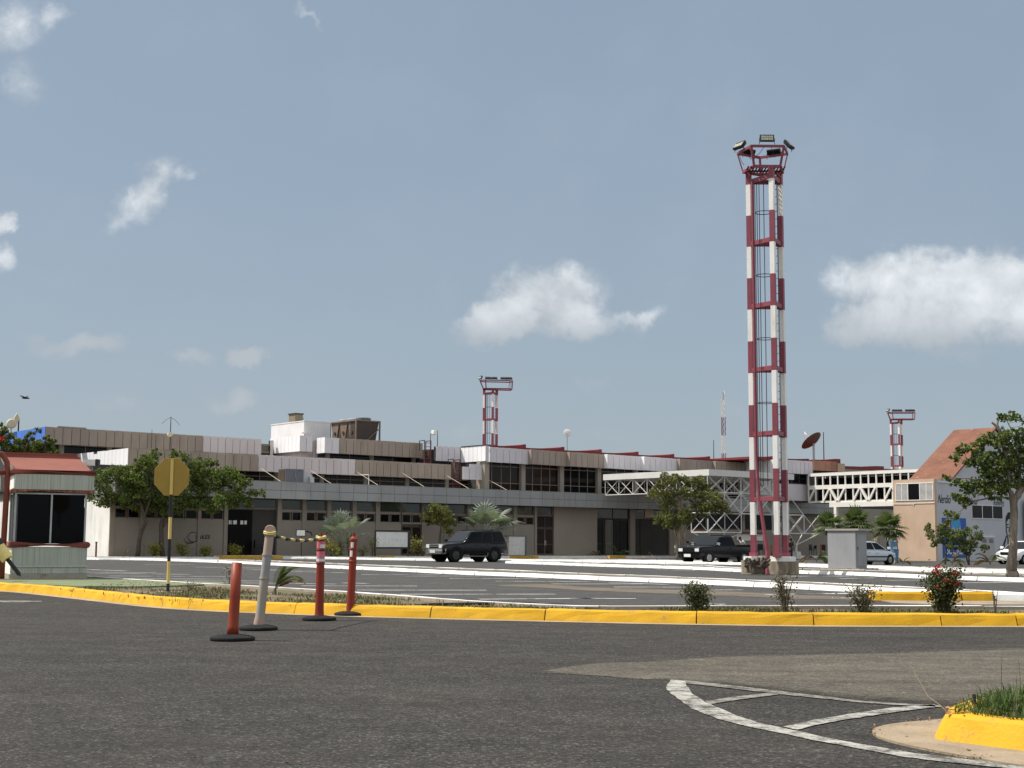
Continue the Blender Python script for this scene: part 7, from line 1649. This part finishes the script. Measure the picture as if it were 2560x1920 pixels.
# ------------------------------------------------------------------ vehicles (local x forward, y to the left)
def lerp(a, b, t): return a+(b-a)*t
def car(name, label, cat, loc, rot, st, gh, wheels, paint, s=(1, 1, 1), details=None, glassmat="car_glass", wins=((.05, .44), (.50, .96)), rim="rim_alloy", arch=.07, bed=None, side_low="plastic_black", roofrails=False, group="parked vehicles"):
    A = thing(name, label, cat, loc, rot, group)
    sx, sy, sz = s
    st = [(x*sx, zl*sz, zb*sz, w*sy) for x, zl, zb, w in st]
    def ring_(x, zl, zb, w):
        h = [(w*.80, zl), (w*.965, zl+.07), (w, zl+.32*(zb-zl)), (w*.992, zl+.66*(zb-zl)), (w*.965, zb-.07), (w*.90, zb-.012), (w*.5, zb+.012)]
        return [Vector((x, y, z)) for y, z in h]+[Vector((x, -y, z)) for y, z in h[::-1]]
    def at(x):
        for a, b in zip(st[:-1], st[1:]):
            lo, hi = (a, b) if a[0] <= b[0] else (b, a)
            if lo[0] <= x <= hi[0]:
                t = (x-lo[0])/max(1e-6, hi[0]-lo[0]); return tuple(lerp(lo[i], hi[i], t) for i in range(4))
        return st[0]
    rings = [ring_(*q) for q in st]; n = len(rings[0]); m = MB(); vs = [p for r in rings for p in r]; fs = []
    for i in range(len(rings)-1):
        for j in range(n): fs.append((i*n+j, i*n+(j+1) % n, (i+1)*n+(j+1) % n, (i+1)*n+j))
    fs.append(tuple(range(n))); fs.append(tuple(range((len(rings)-1)*n, len(rings)*n))[::-1]); m.add(vs, fs, paint)
    # greenhouse
    Ax, Az, Bx, Bz, Cx, Cz, Dx, Dz, wb, wt = gh; Ax, Bx, Cx, Dx = [q*sx for q in (Ax, Bx, Cx, Dx)]; Az, Bz, Cz, Dz = [q*sz for q in (Az, Bz, Cz, Dz)]; wb *= sy; wt *= sy
    mx = (Bx+Cx)/2
    gv_ = []
    for sgn in (1, -1): gv_ += [Vector((Ax, sgn*wb, Az-.03)), Vector((Bx, sgn*wt, Bz)), Vector((mx, sgn*wt, max(Bz, Cz)+.02)), Vector((Cx, sgn*wt, Cz)), Vector((Dx, sgn*wb, Dz-.03))]
    m.add(gv_, [(0, 1, 2, 3, 4), (9, 8, 7, 6, 5), (0, 5, 6, 1), (1, 6, 7, 2), (2, 7, 8, 3), (3, 8, 9, 4), (4, 9, 5, 0)], paint)
    body = m.build("body", A, bevel=.045, bseg=3)
    for f in body.data.polygons: f.use_smooth = True
    smooth_angle(body, 50)
    def side(fx, fz, sg, off=.012):
        x = lerp(lerp(Ax, Dx, fx), lerp(Bx, Cx, fx), fz); z = lerp(lerp(Az, Dz, fx), lerp(Bz, Cz, fx), fz); return Vector((x, sg*(lerp(wb, wt, fz)+off), z))
    for sg in (1, -1):
        for f0, f1 in wins:
            m = MB(); q = [side(f0, .06, sg), side(f1, .06, sg), side(f1, .90, sg), side(f0, .90, sg)]; q2 = [p-Vector((0, sg*.03, 0)) for p in q]
            m.add(q+q2, [(0, 1, 2, 3), (7, 6, 5, 4), (0, 4, 5, 1), (1, 5, 6, 2), (2, 6, 7, 3), (3, 7, 4, 0)], glassmat); m.build("window", A)
    def endglass(x0, z0, x1, z1, nm, gm):
        m = MB(); nrm = Vector((z1-z0, 0, -(x1-x0))).normalized(); nrm = nrm if nm == "windshield" else -nrm
        if nm == "windshield" and nrm.x < 0: nrm = -nrm
        if nm != "windshield" and nrm.x > 0: nrm = -nrm
        q = []
        for t, k in ((.06, .90), (.92, .92)):
            x = lerp(x0, x1, t); z = lerp(z0, z1, t); w = lerp(wb, wt, t)*k; q.append([Vector((x, w, z)), Vector((x, -w, z))])
        o_ = nrm*.012; pts = [q[0][0]+o_, q[0][1]+o_, q[1][1]+o_, q[1][0]+o_]; p2 = [p-nrm*.03 for p in pts]
        m.add(pts+p2, [(0, 1, 2, 3), (7, 6, 5, 4), (0, 4, 5, 1), (1, 5, 6, 2), (2, 6, 7, 3), (3, 7, 4, 0)], gm); m.build(nm, A)
    endglass(Ax, Az, Bx, Bz, "windshield", "car_glass_blue"); endglass(Dx, Dz, Cx, Cz, "rear_window", glassmat)
    # wheels
    r, wd, xf, xr = wheels; r *= sz; xf *= sx; xr *= sx
    for x in (xf, xr):
        for sg in (1, -1):
            w_ = at(x)[3]; y = sg*(w_-.02)
            m = MB(); M4 = Matrix.Translation((x, sg*(w_-.10), r)) @ Matrix.Rotation(R(-90*sg), 4, 'X')
            m.lathe([(r+arch, -.15), (r+arch, .10), (r+arch-.05, .115), (r*.5, .09)], "plastic_black", 26, M4)
            # keep only the part above the hub
            kz = [f for f, _ in zip(m.f, m.m) if max(m.v[i][2] for i in f) > r*.72]; m.f = kz; m.m = m.m[:len(kz)]
            m.build("wheel_arch", A, smooth=True)
            m = MB(); M4 = Matrix.Translation((x, y-sg*wd*.5+sg*.03, r)) @ Matrix.Rotation(R(-90*sg), 4, 'X')
            m.lathe([(r*.62, -wd/2), (r*.95, -wd/2), (r, -wd*.35), (r, wd*.35), (r*.95, wd/2), (r*.66, wd/2), (r*.62, wd*.42)], "rubber_tyre", 28, M4); o = m.build("wheel", A, smooth=True)
            m = MB(); m.lathe([(r*.66, wd*.43), (r*.60, wd*.48), (r*.56, wd*.34), (r*.2, wd*.30), (r*.17, wd*.42), (0, wd*.42)], rim, 24, M4)
            for k in range(6):
                a = k*math.pi/3; m.tube([M4 @ Vector((r*.58*math.cos(a), r*.58*math.sin(a), wd*.40)), M4 @ Vector((r*.12*math.cos(a), r*.12*math.sin(a), wd*.42))], r*.075, rim, 5)
                a += math.pi/6; m.lathe([(r*.10, 0), (r*.10, .006)], "plastic_black", 8, M4 @ Matrix.Translation((r*.38*math.cos(a), r*.38*math.sin(a), wd*.325)))
            m.build("rim", o)
    # doors
    def skin(x0, x1, j0, j1, sg, mat, off, nm, par=A):
        m = MB(); nx = 6; vs = []
        for i in range(nx+1):
            x = lerp(x0, x1, i/nx); rg = ring_(*at(x))
            for j in range(j0, j1+1): p = rg[j] if sg > 0 else rg[n-1-j]; vs.append(p+Vector((0, sg*off, 0)))
        c = j1-j0+1
        m.add(vs, [(i*c+j, (i+1)*c+j, (i+1)*c+j+1, i*c+j+1) for i in range(nx) for j in range(c-1)], mat); return m.build(nm, par, smooth=True)
    for sg in (1, -1):
        for (x0, x1) in details["doors"]:
            x0 *= sx; x1 *= sx
            d = skin(x0, x1, 1, 4, sg, paint, .007, "door")
            q = ring_(*at(x0)); zt = q[4].z; w_ = at((x0+x1)/2)[3]
            m = MB(); hx = min(x0, x1)+.12; m.box((hx, sg*(w_*.985+.01), zt-.13), (hx+.17, sg*(w_*.985+.05), zt-.085), details.get("handle", paint)); m.build("handle", d)
        skin(st[0][0]*.96, st[-1][0]*.96, 0, 1, sg, details.get("low", paint), .012, "sill")
        mx_ = Ax-.16*sx; zz = Az+.10; m = MB(); m.box((mx_, sg*(wb+.03), zz-.06), (mx_+.10, sg*(wb+.24), zz+.09), details.get("mirror", paint)); m.tube([(mx_+.05, sg*(wb-.05), zz-.06), (mx_+.05, sg*(wb+.1), zz-.03)], .025, "plastic_black"); m.build("mirror", A, bevel=.02)
    xf0 = max(q[0] for q in st); w0 = at(xf0)[3]; zl0, zb0 = at(xf0)[1], at(xf0)[2]
    hz0, hz1 = details["lampz"]; hz0 *= sz; hz1 *= sz
    for sg in (1, -1):
        m = MB(); m.box((xf0-.12, sg*w0*.97, hz0), (xf0+.012, sg*w0*.58, hz1), "lens"); m.box((xf0-.30, sg*(w0*1.005), hz0+.01), (xf0-.12, sg*w0*.9, hz1-.01), details.get("side_lens", "lens_amber")); m.build("headlight", A, bevel=.015)
    m = MB(); m.box((xf0-.05, -w0*.55, hz0-.01), (xf0+.006, w0*.55, hz1), "plastic_black"); m.box((xf0, -w0*.55, (hz0+hz1)/2-.018), (xf0+.02, w0*.55, (hz0+hz1)/2+.018), details.get("grille", "chrome")); m.box((xf0, -w0*.56, hz1-.015), (xf0+.02, w0*.56, hz1+.02), details.get("grille", "chrome")); m.build("grille", A)
    b0, b1 = details["bumper"]; b0 *= sz; b1 *= sz; wB = w0*1.04
    m = MB(); bm_ = details.get("bumper_mat", "bumper_grey"); m.prism([(xf0-.25, -wB-.04), (xf0+.05, -wB*.92), (xf0+.11, -wB*.5), (xf0+.11, wB*.5), (xf0+.05, wB*.92), (xf0-.25, wB+.04)], b0, b1, details.get("low", bm_))
    m.prism([(xf0-.24, -wB-.045), (xf0+.055, -wB*.925), (xf0+.118, -wB*.5), (xf0+.118, wB*.5), (xf0+.055, wB*.925), (xf0-.24, wB+.045)], b0+(b1-b0)*.5, b1+.005, bm_)
    bo = m.build("bumper", A, bevel=.02)
    m = MB(); m.box((xf0+.118, -.27, b0+.06), (xf0+.13, .27, b0+.06+.17*sz), "plate"); m.build("license_plate", A)
    xr0 = min(q[0] for q in st); wr = at(xr0)[3]; m = MB(); m.box((xr0-.12, -wr*1.02, b0+.05), (xr0+.25, wr*1.02, b1+.05), details.get("rear_bumper", bm_)); m.build("bumper", A, bevel=.02)
    for sg in (1, -1): m = MB(); m.box((xr0-.012, sg*wr*.995, b1+.10), (xr0+.12, sg*wr*.80, b1+.42*sz), "lens_red"); m.build("tail_light", A, bevel=.01)
    if roofrails:
        m = MB()
        for sg in (1, -1): m.tube([(Bx-.3, sg*wt*.86, Bz+.02), (Bx-.42, sg*wt*.86, Bz+.07), (Cx+.25, sg*wt*.86, Cz+.07), (Cx+.1, sg*wt*.86, Cz+.02)], .018, "plastic_black")
        for x in (-.5, -1.4): m.tube([(x*sx, -wt*.86, Bz+.07), (x*sx, wt*.86, Bz+.07)], .016, "plastic_black")
        m.build("roof_rack", A)
    if bed:
        xa, xb, z = bed; xa *= sx; xb *= sx; z *= sz; w_ = at(xb*.5+xa*.5)[3]
        m = MB(); m.box((xb+.06, -w_*.86, z+.004), (xa-.03, w_*.86, z+.022), "plastic_black"); m.build("bed_liner", A)
        m = MB(); m.box((xb, -w_*.97, z+.005), (xa, -w_*.86, z+.05), paint); m.box((xb, w_*.86, z+.005), (xa, w_*.97, z+.05), paint); m.box((xb, -w_*.86, z+.005), (xb+.06, w_*.86, z+.05), paint); m.build("bed_rail", A, bevel=.01)
    if details.get("step"):
        for sg in (1, -1):
            m = MB(); w_ = at(0)[3]; m.tube([(xf-r-.14, sg*(w_*.9), .36*sz), (xf-r-.22, sg*(w_+.06), .33*sz), (xr+r+.22, sg*(w_+.06), .33*sz), (xr+r+.12, sg*(w_), .52*sz)], .04, "bumper_grey", 8); m.build("side_step", A)
    if details.get("moulding"):
        for sg in (1, -1):
            w_ = at(0)[3]; m = MB(); m.box((-1.25*sx, sg*(w_*.99), .48*sz), (1.0*sx, sg*(w_+.025), .55*sz), "plastic_black"); m.build("door_moulding", A)
    return A
HEAD = math.atan2(-E1.y, -E1.x)
def place(wheel, xf, half, fwd_sign=-1):
    f = E1*fwd_sign
    return Vector((wheel.x, wheel.y, 0))-f*xf-NN*half
# dark green off-road car
s_ = (1.08, 1.06, 1.05); st = [(2.30, .50, .90, .78), (2.22, .44, 1.00, .83), (1.9, .42, 1.05, .86), (1.0, .42, 1.12, .87), (0, .42, 1.14, .875), (-1.5, .44, 1.14, .87), (-2.15, .48, 1.13, .85), (-2.26, .55, 1.08, .82)]
p = place(G(1140, 1405.3), 1.38*s_[0], .84*s_[1])
car("off_road_car", "dark green off-road car with silver bumper parked in front of the silver palm", "car", p, HEAD, st, (.86, 1.12, .22, 1.76, -1.98, 1.80, -2.22, 1.12, .85, .70), (.405, .27, 1.38, -1.36), "paint_green", s_,
    {"doors": [(.75, -.25), (-.30, -1.05)], "lampz": (.80, 1.0), "bumper": (.46, .76), "bumper_mat": "chrome", "low": "bumper_grey", "rear_bumper": "bumper_grey", "step": True}, wins=((.05, .40), (.43, .66), (.70, .97)), rim="rim_dark", roofrails=True, arch=.10)
# black pickup
s_ = (1.0, 1.04, 1.0); st = [(2.42, .46, .88, .82), (2.38, .40, .98, .88), (2.2, .36, 1.02, .90), (1.2, .34, 1.07, .915), (0, .34, 1.09, .92), (-1.2, .35, 1.09, .92), (-2.6, .38, 1.08, .91), (-2.68, .42, 1.05, .88)]
p = place(G(1772, 1409.3), 1.62, .88)
car("pickup_truck", "black single cab pickup truck parked left of the floodlight tower", "pickup", p, HEAD, st, (1.05, 1.07, .42, 1.62, -.62, 1.64, -.84, 1.08, .86, .70), (.355, .26, 1.62, -1.50), "paint_black", s_,
    {"doors": [(.95, -.45)], "lampz": (.72, .90), "bumper": (.34, .58), "bumper_mat": "paint_black", "low": "paint_black", "handle": "plastic_black", "mirror": "chrome", "grille": "plastic_black", "side_lens": "lens_amber"}, wins=((.06, .92),), rim="rim_alloy", arch=.06, bed=(-.95, -2.62, 1.085))
# dark vehicle half hidden behind the tree
s_ = (1.05, 1.0, 1.0); st = [(2.30, .50, .92, .78), (2.2, .42, 1.02, .83), (1.2, .40, 1.10, .87), (0, .42, 1.12, .875), (-1.5, .44, 1.12, .87), (-2.2, .5, 1.08, .83)]
q = P(1752, 1388, 101); p = place(Vector((q.x, 101, 0)), 1.4, .85); 
car("off_road_car", "dark off-road car partly hidden behind the olive tree and the pickup", "car", (p.x, p.y, .1), HEAD, st, (.9, 1.1, .2, 1.72, -1.9, 1.74, -2.2, 1.1, .85, .70), (.38, .26, 1.40, -1.36), "paint_dark", s_,
    {"doors": [(.75, -.25), (-.30, -1.05)], "lampz": (.76, .96), "bumper": (.46, .74), "bumper_mat": "bumper_grey", "grille": "chrome"}, wins=((.05, .40), (.43, .66), (.70, .97)), rim="rim_dark")
# silver hatchback
s_ = (1.0, 1.0, .94); st = [(2.02, .34, .62, .70), (1.92, .26, .74, .80), (1.5, .22, .84, .86), (.9, .20, .93, .87), (0, .20, .96, .875), (-1.2, .22, .97, .87), (-1.85, .26, .93, .82), (-1.98, .34, .85, .76)]
p = place(G(2225.5, 1412), 1.28, .84, 1)
car("hatchback", "silver hatchback with black side moulding emerging from behind the grey kiosk", "car", p, HEAD+math.pi, st, (1.15, .93, .25, 1.43, -.95, 1.45, -1.80, .96, .83, .62), (.31, .2, 1.28, -1.32), "paint_silver", s_,
    {"doors": [(.85, -.15), (-.18, -.95)], "lampz": (.58, .74), "bumper": (.24, .52), "bumper_mat": "paint_silver", "moulding": True, "side_lens": "lens"}, wins=((.08, .42), (.46, .80)), rim="rim_alloy", arch=.05)
# white car at the right edge
st2 = [(2.0, .36, .66, .72), (1.92, .28, .80, .80), (1.5, .24, .92, .85), (.9, .22, 1.0, .86), (0, .22, 1.02, .865), (-1.2, .24, 1.02, .86), (-1.9, .3, .98, .80)]
q = G(2561, 1411); p = place(q, 1.28, .83)
car("compact_car", "white compact car showing its nose behind the big tree trunk", "car", p, HEAD, st2, (1.0, 1.0, .3, 1.55, -1.3, 1.56, -1.85, 1.02, .82, .64), (.31, .2, 1.28, -1.30), "paint_white", (1, 1, .95),
    {"doors": [(.8, -.2), (-.25, -1.0)], "lampz": (.62, .80), "bumper": (.26, .56), "bumper_mat": "paint_white", "side_lens": "lens", "grille": "plastic_black"}, wins=((.08, .42), (.46, .85)), rim="rim_alloy", arch=.05)

# ------------------------------------------------------------------ people
def skinmesh(name, verts, edges, radii, mat, parent, lv=2):
    me = bpy.data.meshes.new(name); me.from_pydata(verts, edges, []); o = bpy.data.objects.new(name, me); COL.objects.link(o); o.parent = parent
    me.materials.append(MATS[mat]); o.modifiers.new("skin", 'SKIN')
    for i, r in enumerate(radii):
        sv = me.skin_vertices[0].data[i]; sv.radius = (r, r) if isinstance(r, float) else r; sv.use_root = (i == 0)
    sd = o.modifiers.new("sub", 'SUBSURF'); sd.levels = lv; sd.render_levels = lv
    bpy.context.view_layer.update(); dg = bpy.context.evaluated_depsgraph_get(); m2 = bpy.data.meshes.new_from_object(o.evaluated_get(dg)); o.modifiers.clear(); o.data = m2
    for f in m2.polygons: f.use_smooth = True
    return o
def person(label, loc, rot, shirt, bend=0.0, h=1.68):
    A = thing("person", label, "person", loc, rot, None); k = h/1.70
    def B(x, y, z):
        if z > .95: dz = z-.95; return (x*k, (y-math.sin(bend)*dz)*k, (.95+math.cos(bend)*dz)*k)
        return (x*k, y*k, z*k)
    V = [B(0, 0, .95), B(0, 0, 1.15), B(0, 0, 1.38), B(0, 0, 1.47), B(0, -.02, 1.55), B(0, -.01, 1.66),
         B(-.19, 0, 1.40), B(-.25, -.02, 1.14), B(-.22, -.18, .95), B(-.21, -.24, .88), B(.19, 0, 1.40), B(.25, -.02, 1.14), B(.22, -.18, .95), B(.21, -.24, .88),
         B(-.10, 0, .88), B(-.11, -.02, .48), B(-.11, .02, .08), B(-.12, -.14, .03), B(.10, 0, .88), B(.11, -.02, .48), B(.11, .02, .08), B(.12, -.14, .03)]
    E = [(0, 1), (1, 2), (2, 3), (3, 4), (4, 5), (2, 6), (6, 7), (7, 8), (8, 9), (2, 10), (10, 11), (11, 12), (12, 13), (0, 14), (14, 15), (15, 16), (16, 17), (0, 18), (18, 19), (19, 20), (20, 21)]
    r = [.13, .12, .13, .055, .085, .095, .065, .045, .033, .035, .065, .045, .033, .035, .095, .065, .045, .035, .095, .065, .045, .035]
    skinmesh("body", V, E, [q*k for q in r], "skin", A)
    idx = [0, 1, 2, 6, 7, 10, 11]; mp = {v: i for i, v in enumerate(idx)}
    skinmesh("shirt", [V[i] for i in idx], [(mp[a], mp[b]) for a, b in E if a in mp and b in mp], [q*k for q in (.155, .15, .155, .085, .07, .085, .07)], shirt, A)
    idx = [0, 14, 15, 16, 18, 19, 20]; mp = {v: i for i, v in enumerate(idx)}
    skinmesh("trousers", [V[i] for i in idx], [(mp[a], mp[b]) for a, b in E if a in mp and b in mp], [q*k for q in (.15, .115, .085, .07, .115, .085, .07)], "trousers", A)
    hd = Vector(V[5]); m = MB(); up = (Vector(V[5])-Vector(V[4])).normalized(); q = up.to_track_quat('Z', 'Y').to_matrix().to_4x4()
    m.lathe([(.105*k, -.03), (.118*k, .02), (.112*k, .07), (.075*k, .115), (.0, .13)], "hair_black", 14, Matrix.Translation(hd+Vector((0, .02, -.02))) @ q); m.build("hair", A, smooth=True)
    # hands: five short fingers each
    for s_, w_ in ((-1, 9), (1, 13)):
        m = MB(); c = Vector(V[w_])
        for f in range(4): m.tube([c+Vector((s_*(-.03+.02*f), 0, -.02)), c+Vector((s_*(-.034+.022*f), -.045, -.05)), c+Vector((s_*(-.032+.02*f), -.06, -.09+.008*abs(f-1.5)))], [.011, .009, .007], "skin", 5)
        m.tube([c+Vector((-s_*.035, 0, 0)), c+Vector((-s_*.055, -.04, -.03))], [.012, .009], "skin", 5); m.build("fingers", A)
    return A
q = P(1862, 1391, 106); person("dark haired person in a white shirt bending forward behind the pickup bed", (q.x, 106, .10), R(-70), "shirt_white", R(34), 1.72)
q = P(1976, 1391, 104); person("person in dark clothes standing just right of the tower legs", (q.x, 104, .05), R(20), "shirt_dark", R(8), 1.55)

# ------------------------------------------------------------------ small things along the terminal front
def pt(u, v, t): s, z = S(u, v, t); return s, z
# framed board
s0, z1 = pt(937, 1325, 3.6); s1, z0 = pt(1024, 1380, 3.6); A = on_t("framed_board", "large white panel in a dark frame standing among the shrubs", "board", s0, 3.6, .14)
wd = s1-s0; h = z1-.14; zb = h-(P(980, 1325, 98).z-P(980, 1373, 98).z)
m = MB(); m.box((0, -.05, zb), (wd, .05, zb+.12), "frame_dark"); m.box((0, -.05, h-.12), (wd, .05, h), "frame_dark"); m.box((0, -.05, zb+.12), (.10, .05, h-.12), "frame_dark"); m.box((wd-.2, -.05, zb+.12), (wd, .05, h-.12), "frame_dark"); m.build("frame", A)
m = MB(); m.box((.1, -.02, zb+.12), (wd-.2, .03, h-.12), "board_white"); m.build("panel", A)
for x in (.05, wd-.15):
    m = MB(); m.box((x-.05, -.05, 0), (x+.05, .05, zb), "frame_dark"); m.build("leg", A)
# small sign on a stand
s0, z1 = pt(740, 1323.5, 3.0); s1, z0 = pt(763, 1341, 3.0); A = on_t("sign_stand", "small white framed notice on a thin stand left of the silver palm", "sign", (s0+s1)/2+.1, 3.0, .14); h = z1-.14; hb = z0-.14; w2 = (s1-s0)/2
m = MB(); m.box((-w2-.1, -.02, hb), (w2-.1, .02, h), "frame_dark"); m.build("frame", A); m = MB(); m.box((-w2-.05, -.03, hb+.05), (w2-.15, -.02, h-.05), "board_white"); m.build("panel", A)
m = MB(); m.tube([(0, 0, .03), (0, 0, hb+.05)], .03, "steel_dark"); m.tube([(w2-.1, 0, h-.1), (w2+.35, 0, h-.2), (w2+.45, 0, hb+.05)], .04, "plastic_black"); m.build("pole", A); m = MB(); m.lathe([(.28, 0), (.26, .05), (.05, .07)], "rubber", 14); m.build("foot", A)
# white cabinet
s0, z1 = pt(1272, 1339, 3.0); s1, z0 = pt(1312, 1382, 3.0); A = on_t("white_cabinet", "plain white cabinet with a dark top right behind the off-road car", "cabinet", s0, 3.0, .14); h = z1-.14; wd = s1-s0
m = MB(); m.box((0, 0, .1), (wd, .5, h-.06), "board_white"); m.build("body", A, bevel=.015); m = MB(); m.box((-.05, -.04, h-.06), (wd+.05, .55, h), "bumper_grey"); m.build("top", A); m = MB(); m.box((0, 0, 0), (wd, .5, .1), "rust"); m.build("base", A)
s0, z1 = pt(1314, 1340, 3.3); A = on_t("steel_post", "thin blue grey post beside the white cabinet", "post", s0+.05, 3.3, .14); m = MB(); m.tube([(0, 0, .02), (0, 0, z1-.14)], .05, "post_blue", 8); m.build("pole", A); m = MB(); m.box((-.15, -.12, 0), (.15, .12, .03), "steel_dark"); m.build("base_plate", A)
# chair at the black entrance
def chair(label, s, t, z, rot=0, sc_=1.0):
    A = on_t("plastic_chair", label, "chair", s, t, z, rot); k = sc_
    m = MB(); m.box((-.24*k, -.24*k, .42*k), (.24*k, .24*k, .46*k), "chair_black"); m.build("seat", A, bevel=.01)
    m = MB(); m.box((-.24*k, .20*k, .46*k), (.24*k, .25*k, .92*k), "chair_black"); m.build("backrest", A, bevel=.01)
    for x in (-.21, .21):
        for y in (-.21, .21): m = MB(); m.bar((x*k*1.1, y*k*1.1, 0), (x*k, y*k, .42*k), .035*k, "chair_black"); m.build("leg", A)
    for x in (-.25, .25): m = MB(); m.box((x*k-.02, -.2*k, .64*k), (x*k+.02, .22*k, .67*k), "chair_black"); m.box((x*k-.015, -.2*k, .46*k), (x*k+.015, -.17*k, .64*k), "chair_black"); m.build("armrest", A)
    return A
chair("black plastic chair standing in the recessed entrance", su(646, .35, 1370), .35, .22, R(70), 1.15)
gc = "dark seats in the shade under the entrance canopy"
for u, lab, r_ in [(1888, "dark seat in the shade between the pickup and tower leg", 20), (1903, "dark seat with its back turned beside the orange post", -30), (2032, "dark seat in the shade left of the second orange post", 10), (2062, "dark seat by the left side of the grey kiosk", -15)]:
    chair(lab, su(u, 1.4, 1375), 1.4, .22, R(r_), 1.1)["group"] = gc
for u, v0, lab in [(1929, 1364, "orange post standing between the tower legs"), (2052, 1363, "orange post left of the grey kiosk")]:
    s0, z1 = pt(u, v0, 2.2); A = on_t("orange_post", lab, "post", s0, 2.2, .2); m = MB(); m.tube([(0, 0, .02), (0, 0, z1-.2)], .07, "post_orange", 10); m.lathe([(.10, 0), (.10, .06), (.03, .1)], "post_orange", 10, Matrix.Translation((0, 0, z1-.24))); m.build("pole", A, smooth=True); m = MB(); m.lathe([(.22, 0), (.2, .05), (.07, .08)], "rubber", 12); m.build("foot", A)
m = MB(); s0, z1 = pt(2043.5, 1364, .3); m.box((-.12, 0, 0), (.12, .08, .32), "plastic_black"); A = on_t("wall_box", "small black box fixed on the taupe wall near the kiosk", "box", s0, .12, z1-.3); m.build("casing", A)
# blue stand by the tan wall
q = P(2236, 1404, 93); A = thing("service_stand", "tall blue stand with dark frame and bin at the tan wall corner", "stand", (q.x, 93, 0), TROT); h = P(2236, 1350, 93).z
m = MB(); m.tube([(.35, 0, 0), (.35, 0, h), (.25, 0, h+.02), (-.2, 0, h+.02)], .04, "frame_dark", 6); m.build("frame", A)
m = MB(); m.box((-.45, -.05, h-.42), (.28, .05, h-.1), "blue_paint"); m.build("panel", A); m = MB(); m.tube([(.12, .03, 0), (.12, .03, h-.1)], .07, "brace_cream", 8); m.build("post", A)
m = MB(); m.lathe([(.24, 0), (.28, .75), (.30, .78), (.2, .8)], "blue_paint", 14, Matrix.Translation((-.25, -.2, .15))); m.build("bin", A)
# ladder rack leaning near the palms
q = P(2216, 1372, 97); A = thing("scaffold_frame", "rusty thin scaffold frame standing behind the silver hatchback", "scaffold", (q.x-.9, 97, 0), R(10)); h = P(2216, 1333, 97).z
m = MB()
for x in (0, .42): m.tube([(x, 0, 0), (x, 0, h)], .022, "rust", 5)
m.build("upright", A); m = MB()
for k in range(6): m.tube([(0, 0, .3+k*(h-.3)/5), (.42, 0, .3+k*(h-.3)/5)], .018, "rust", 5)
m.build("rung", A)
# white floodlight behind the booth
q = P(231, 1176, 37); A = thing("floodlight", "white hooded floodlight on a bracket just right of the booth roof", "lamp", (q.x, 37, 0), R(6)); z = P(231, 1157, 37).z
m = MB(); m.tube([(-.02, .05, z-.50), (-.02, .02, z-.08)], .028, "galv", 8); m.tube([(-.02, .05, z-.50), (-.45, -.05, z-.52)], .03, "galv"); m.tube([(-.1, .05, z-.3), (.06, 0, z-.3)], .02, "galv"); m.build("bracket", A)
m = MB(); m.prism([(-.21, -.13), (.09, -.13), (.09, .13), (-.21, .13)], -.08, .08, "dish_white"); m.build("housing", A, bevel=.02, loc=(0, 0, z))
m = MB(); m.box((.09, -.13, -.09), (.17, .13, .09), "steel_dark"); m.build("lens", A, loc=(0, 0, z)); m = MB(); m.box((-.2, -.1, -.36), (.0, .1, -.25), "dish_white"); m.build("ballast", A, loc=(0, 0, z))
# rusty stub
s0, z1 = pt(241, 1355, 2.2); A = on_t("pipe_stub", "rusty upright pipe stub before the white end wall", "post", s0, 2.2, .0); m = MB(); m.tube([(0, 0, 0), (0, 0, z1)], .06, "rust", 8); m.lathe([(.08, z1-.06), (.08, z1+.02)], "rust", 8); m.build("pipe", A)
# hose on the verge
pts = [G(u, v, .155) for u, v in [(1040, 1509), (1120, 1507.5), (1200, 1506.5), (1320, 1505.5), (1390, 1507), (1430, 1511), (1480, 1519), (1540, 1527)]]
A = thing("hose", "black rubber hose lying along the verge behind the yellow kerb", "hose", (pts[0].x, pts[0].y, 0)); o0 = Vector((pts[0].x, pts[0].y, 0)); m = MB(); m.tube([p-o0+Vector((0, 0, -.02)) for p in pts], .028, "hose", 8); m.build("tube", A, smooth=True)
# sprinkler head in the near island
q = G(2436, 1765, .15); A = thing("sprinkler_head", "dark plastic sprinkler head half sunk in the grass of the near island", "sprinkler", (q.x, q.y, .13)); m = MB(); m.lathe([(.014, 0), (.014, .05), (.010, .055), (.012, .06), (.012, .085), (.005, .09), (.0, .092)], "plastic_black", 12); m.build("head", A, smooth=True)
# bird
q = P(63, 995.5, 130); A = thing("bird", "dark bird gliding in the sky above the booth", "bird", q, R(20)); m = MB()
m.tube([(-.32, 0, 0), (-.15, 0, .02), (.1, 0, .03), (.28, 0, .0), (.42, 0, -.01)], [.03, .09, .11, .06, .015], "bird_black", 8)
m.add([(.12, 0, .06), (-.12, 0, .05), (-.55, -.9, .12), (-.35, -.8, .16), (-.1, -.4, .12)], [(0, 1, 2, 3, 4)], "bird_black"); m.add([(.12, 0, .06), (-.12, 0, .05), (.15, .9, .30), (.35, .8, .28), (.22, .4, .16)], [(0, 1, 2, 3, 4)], "bird_black"); m.build("body", A)
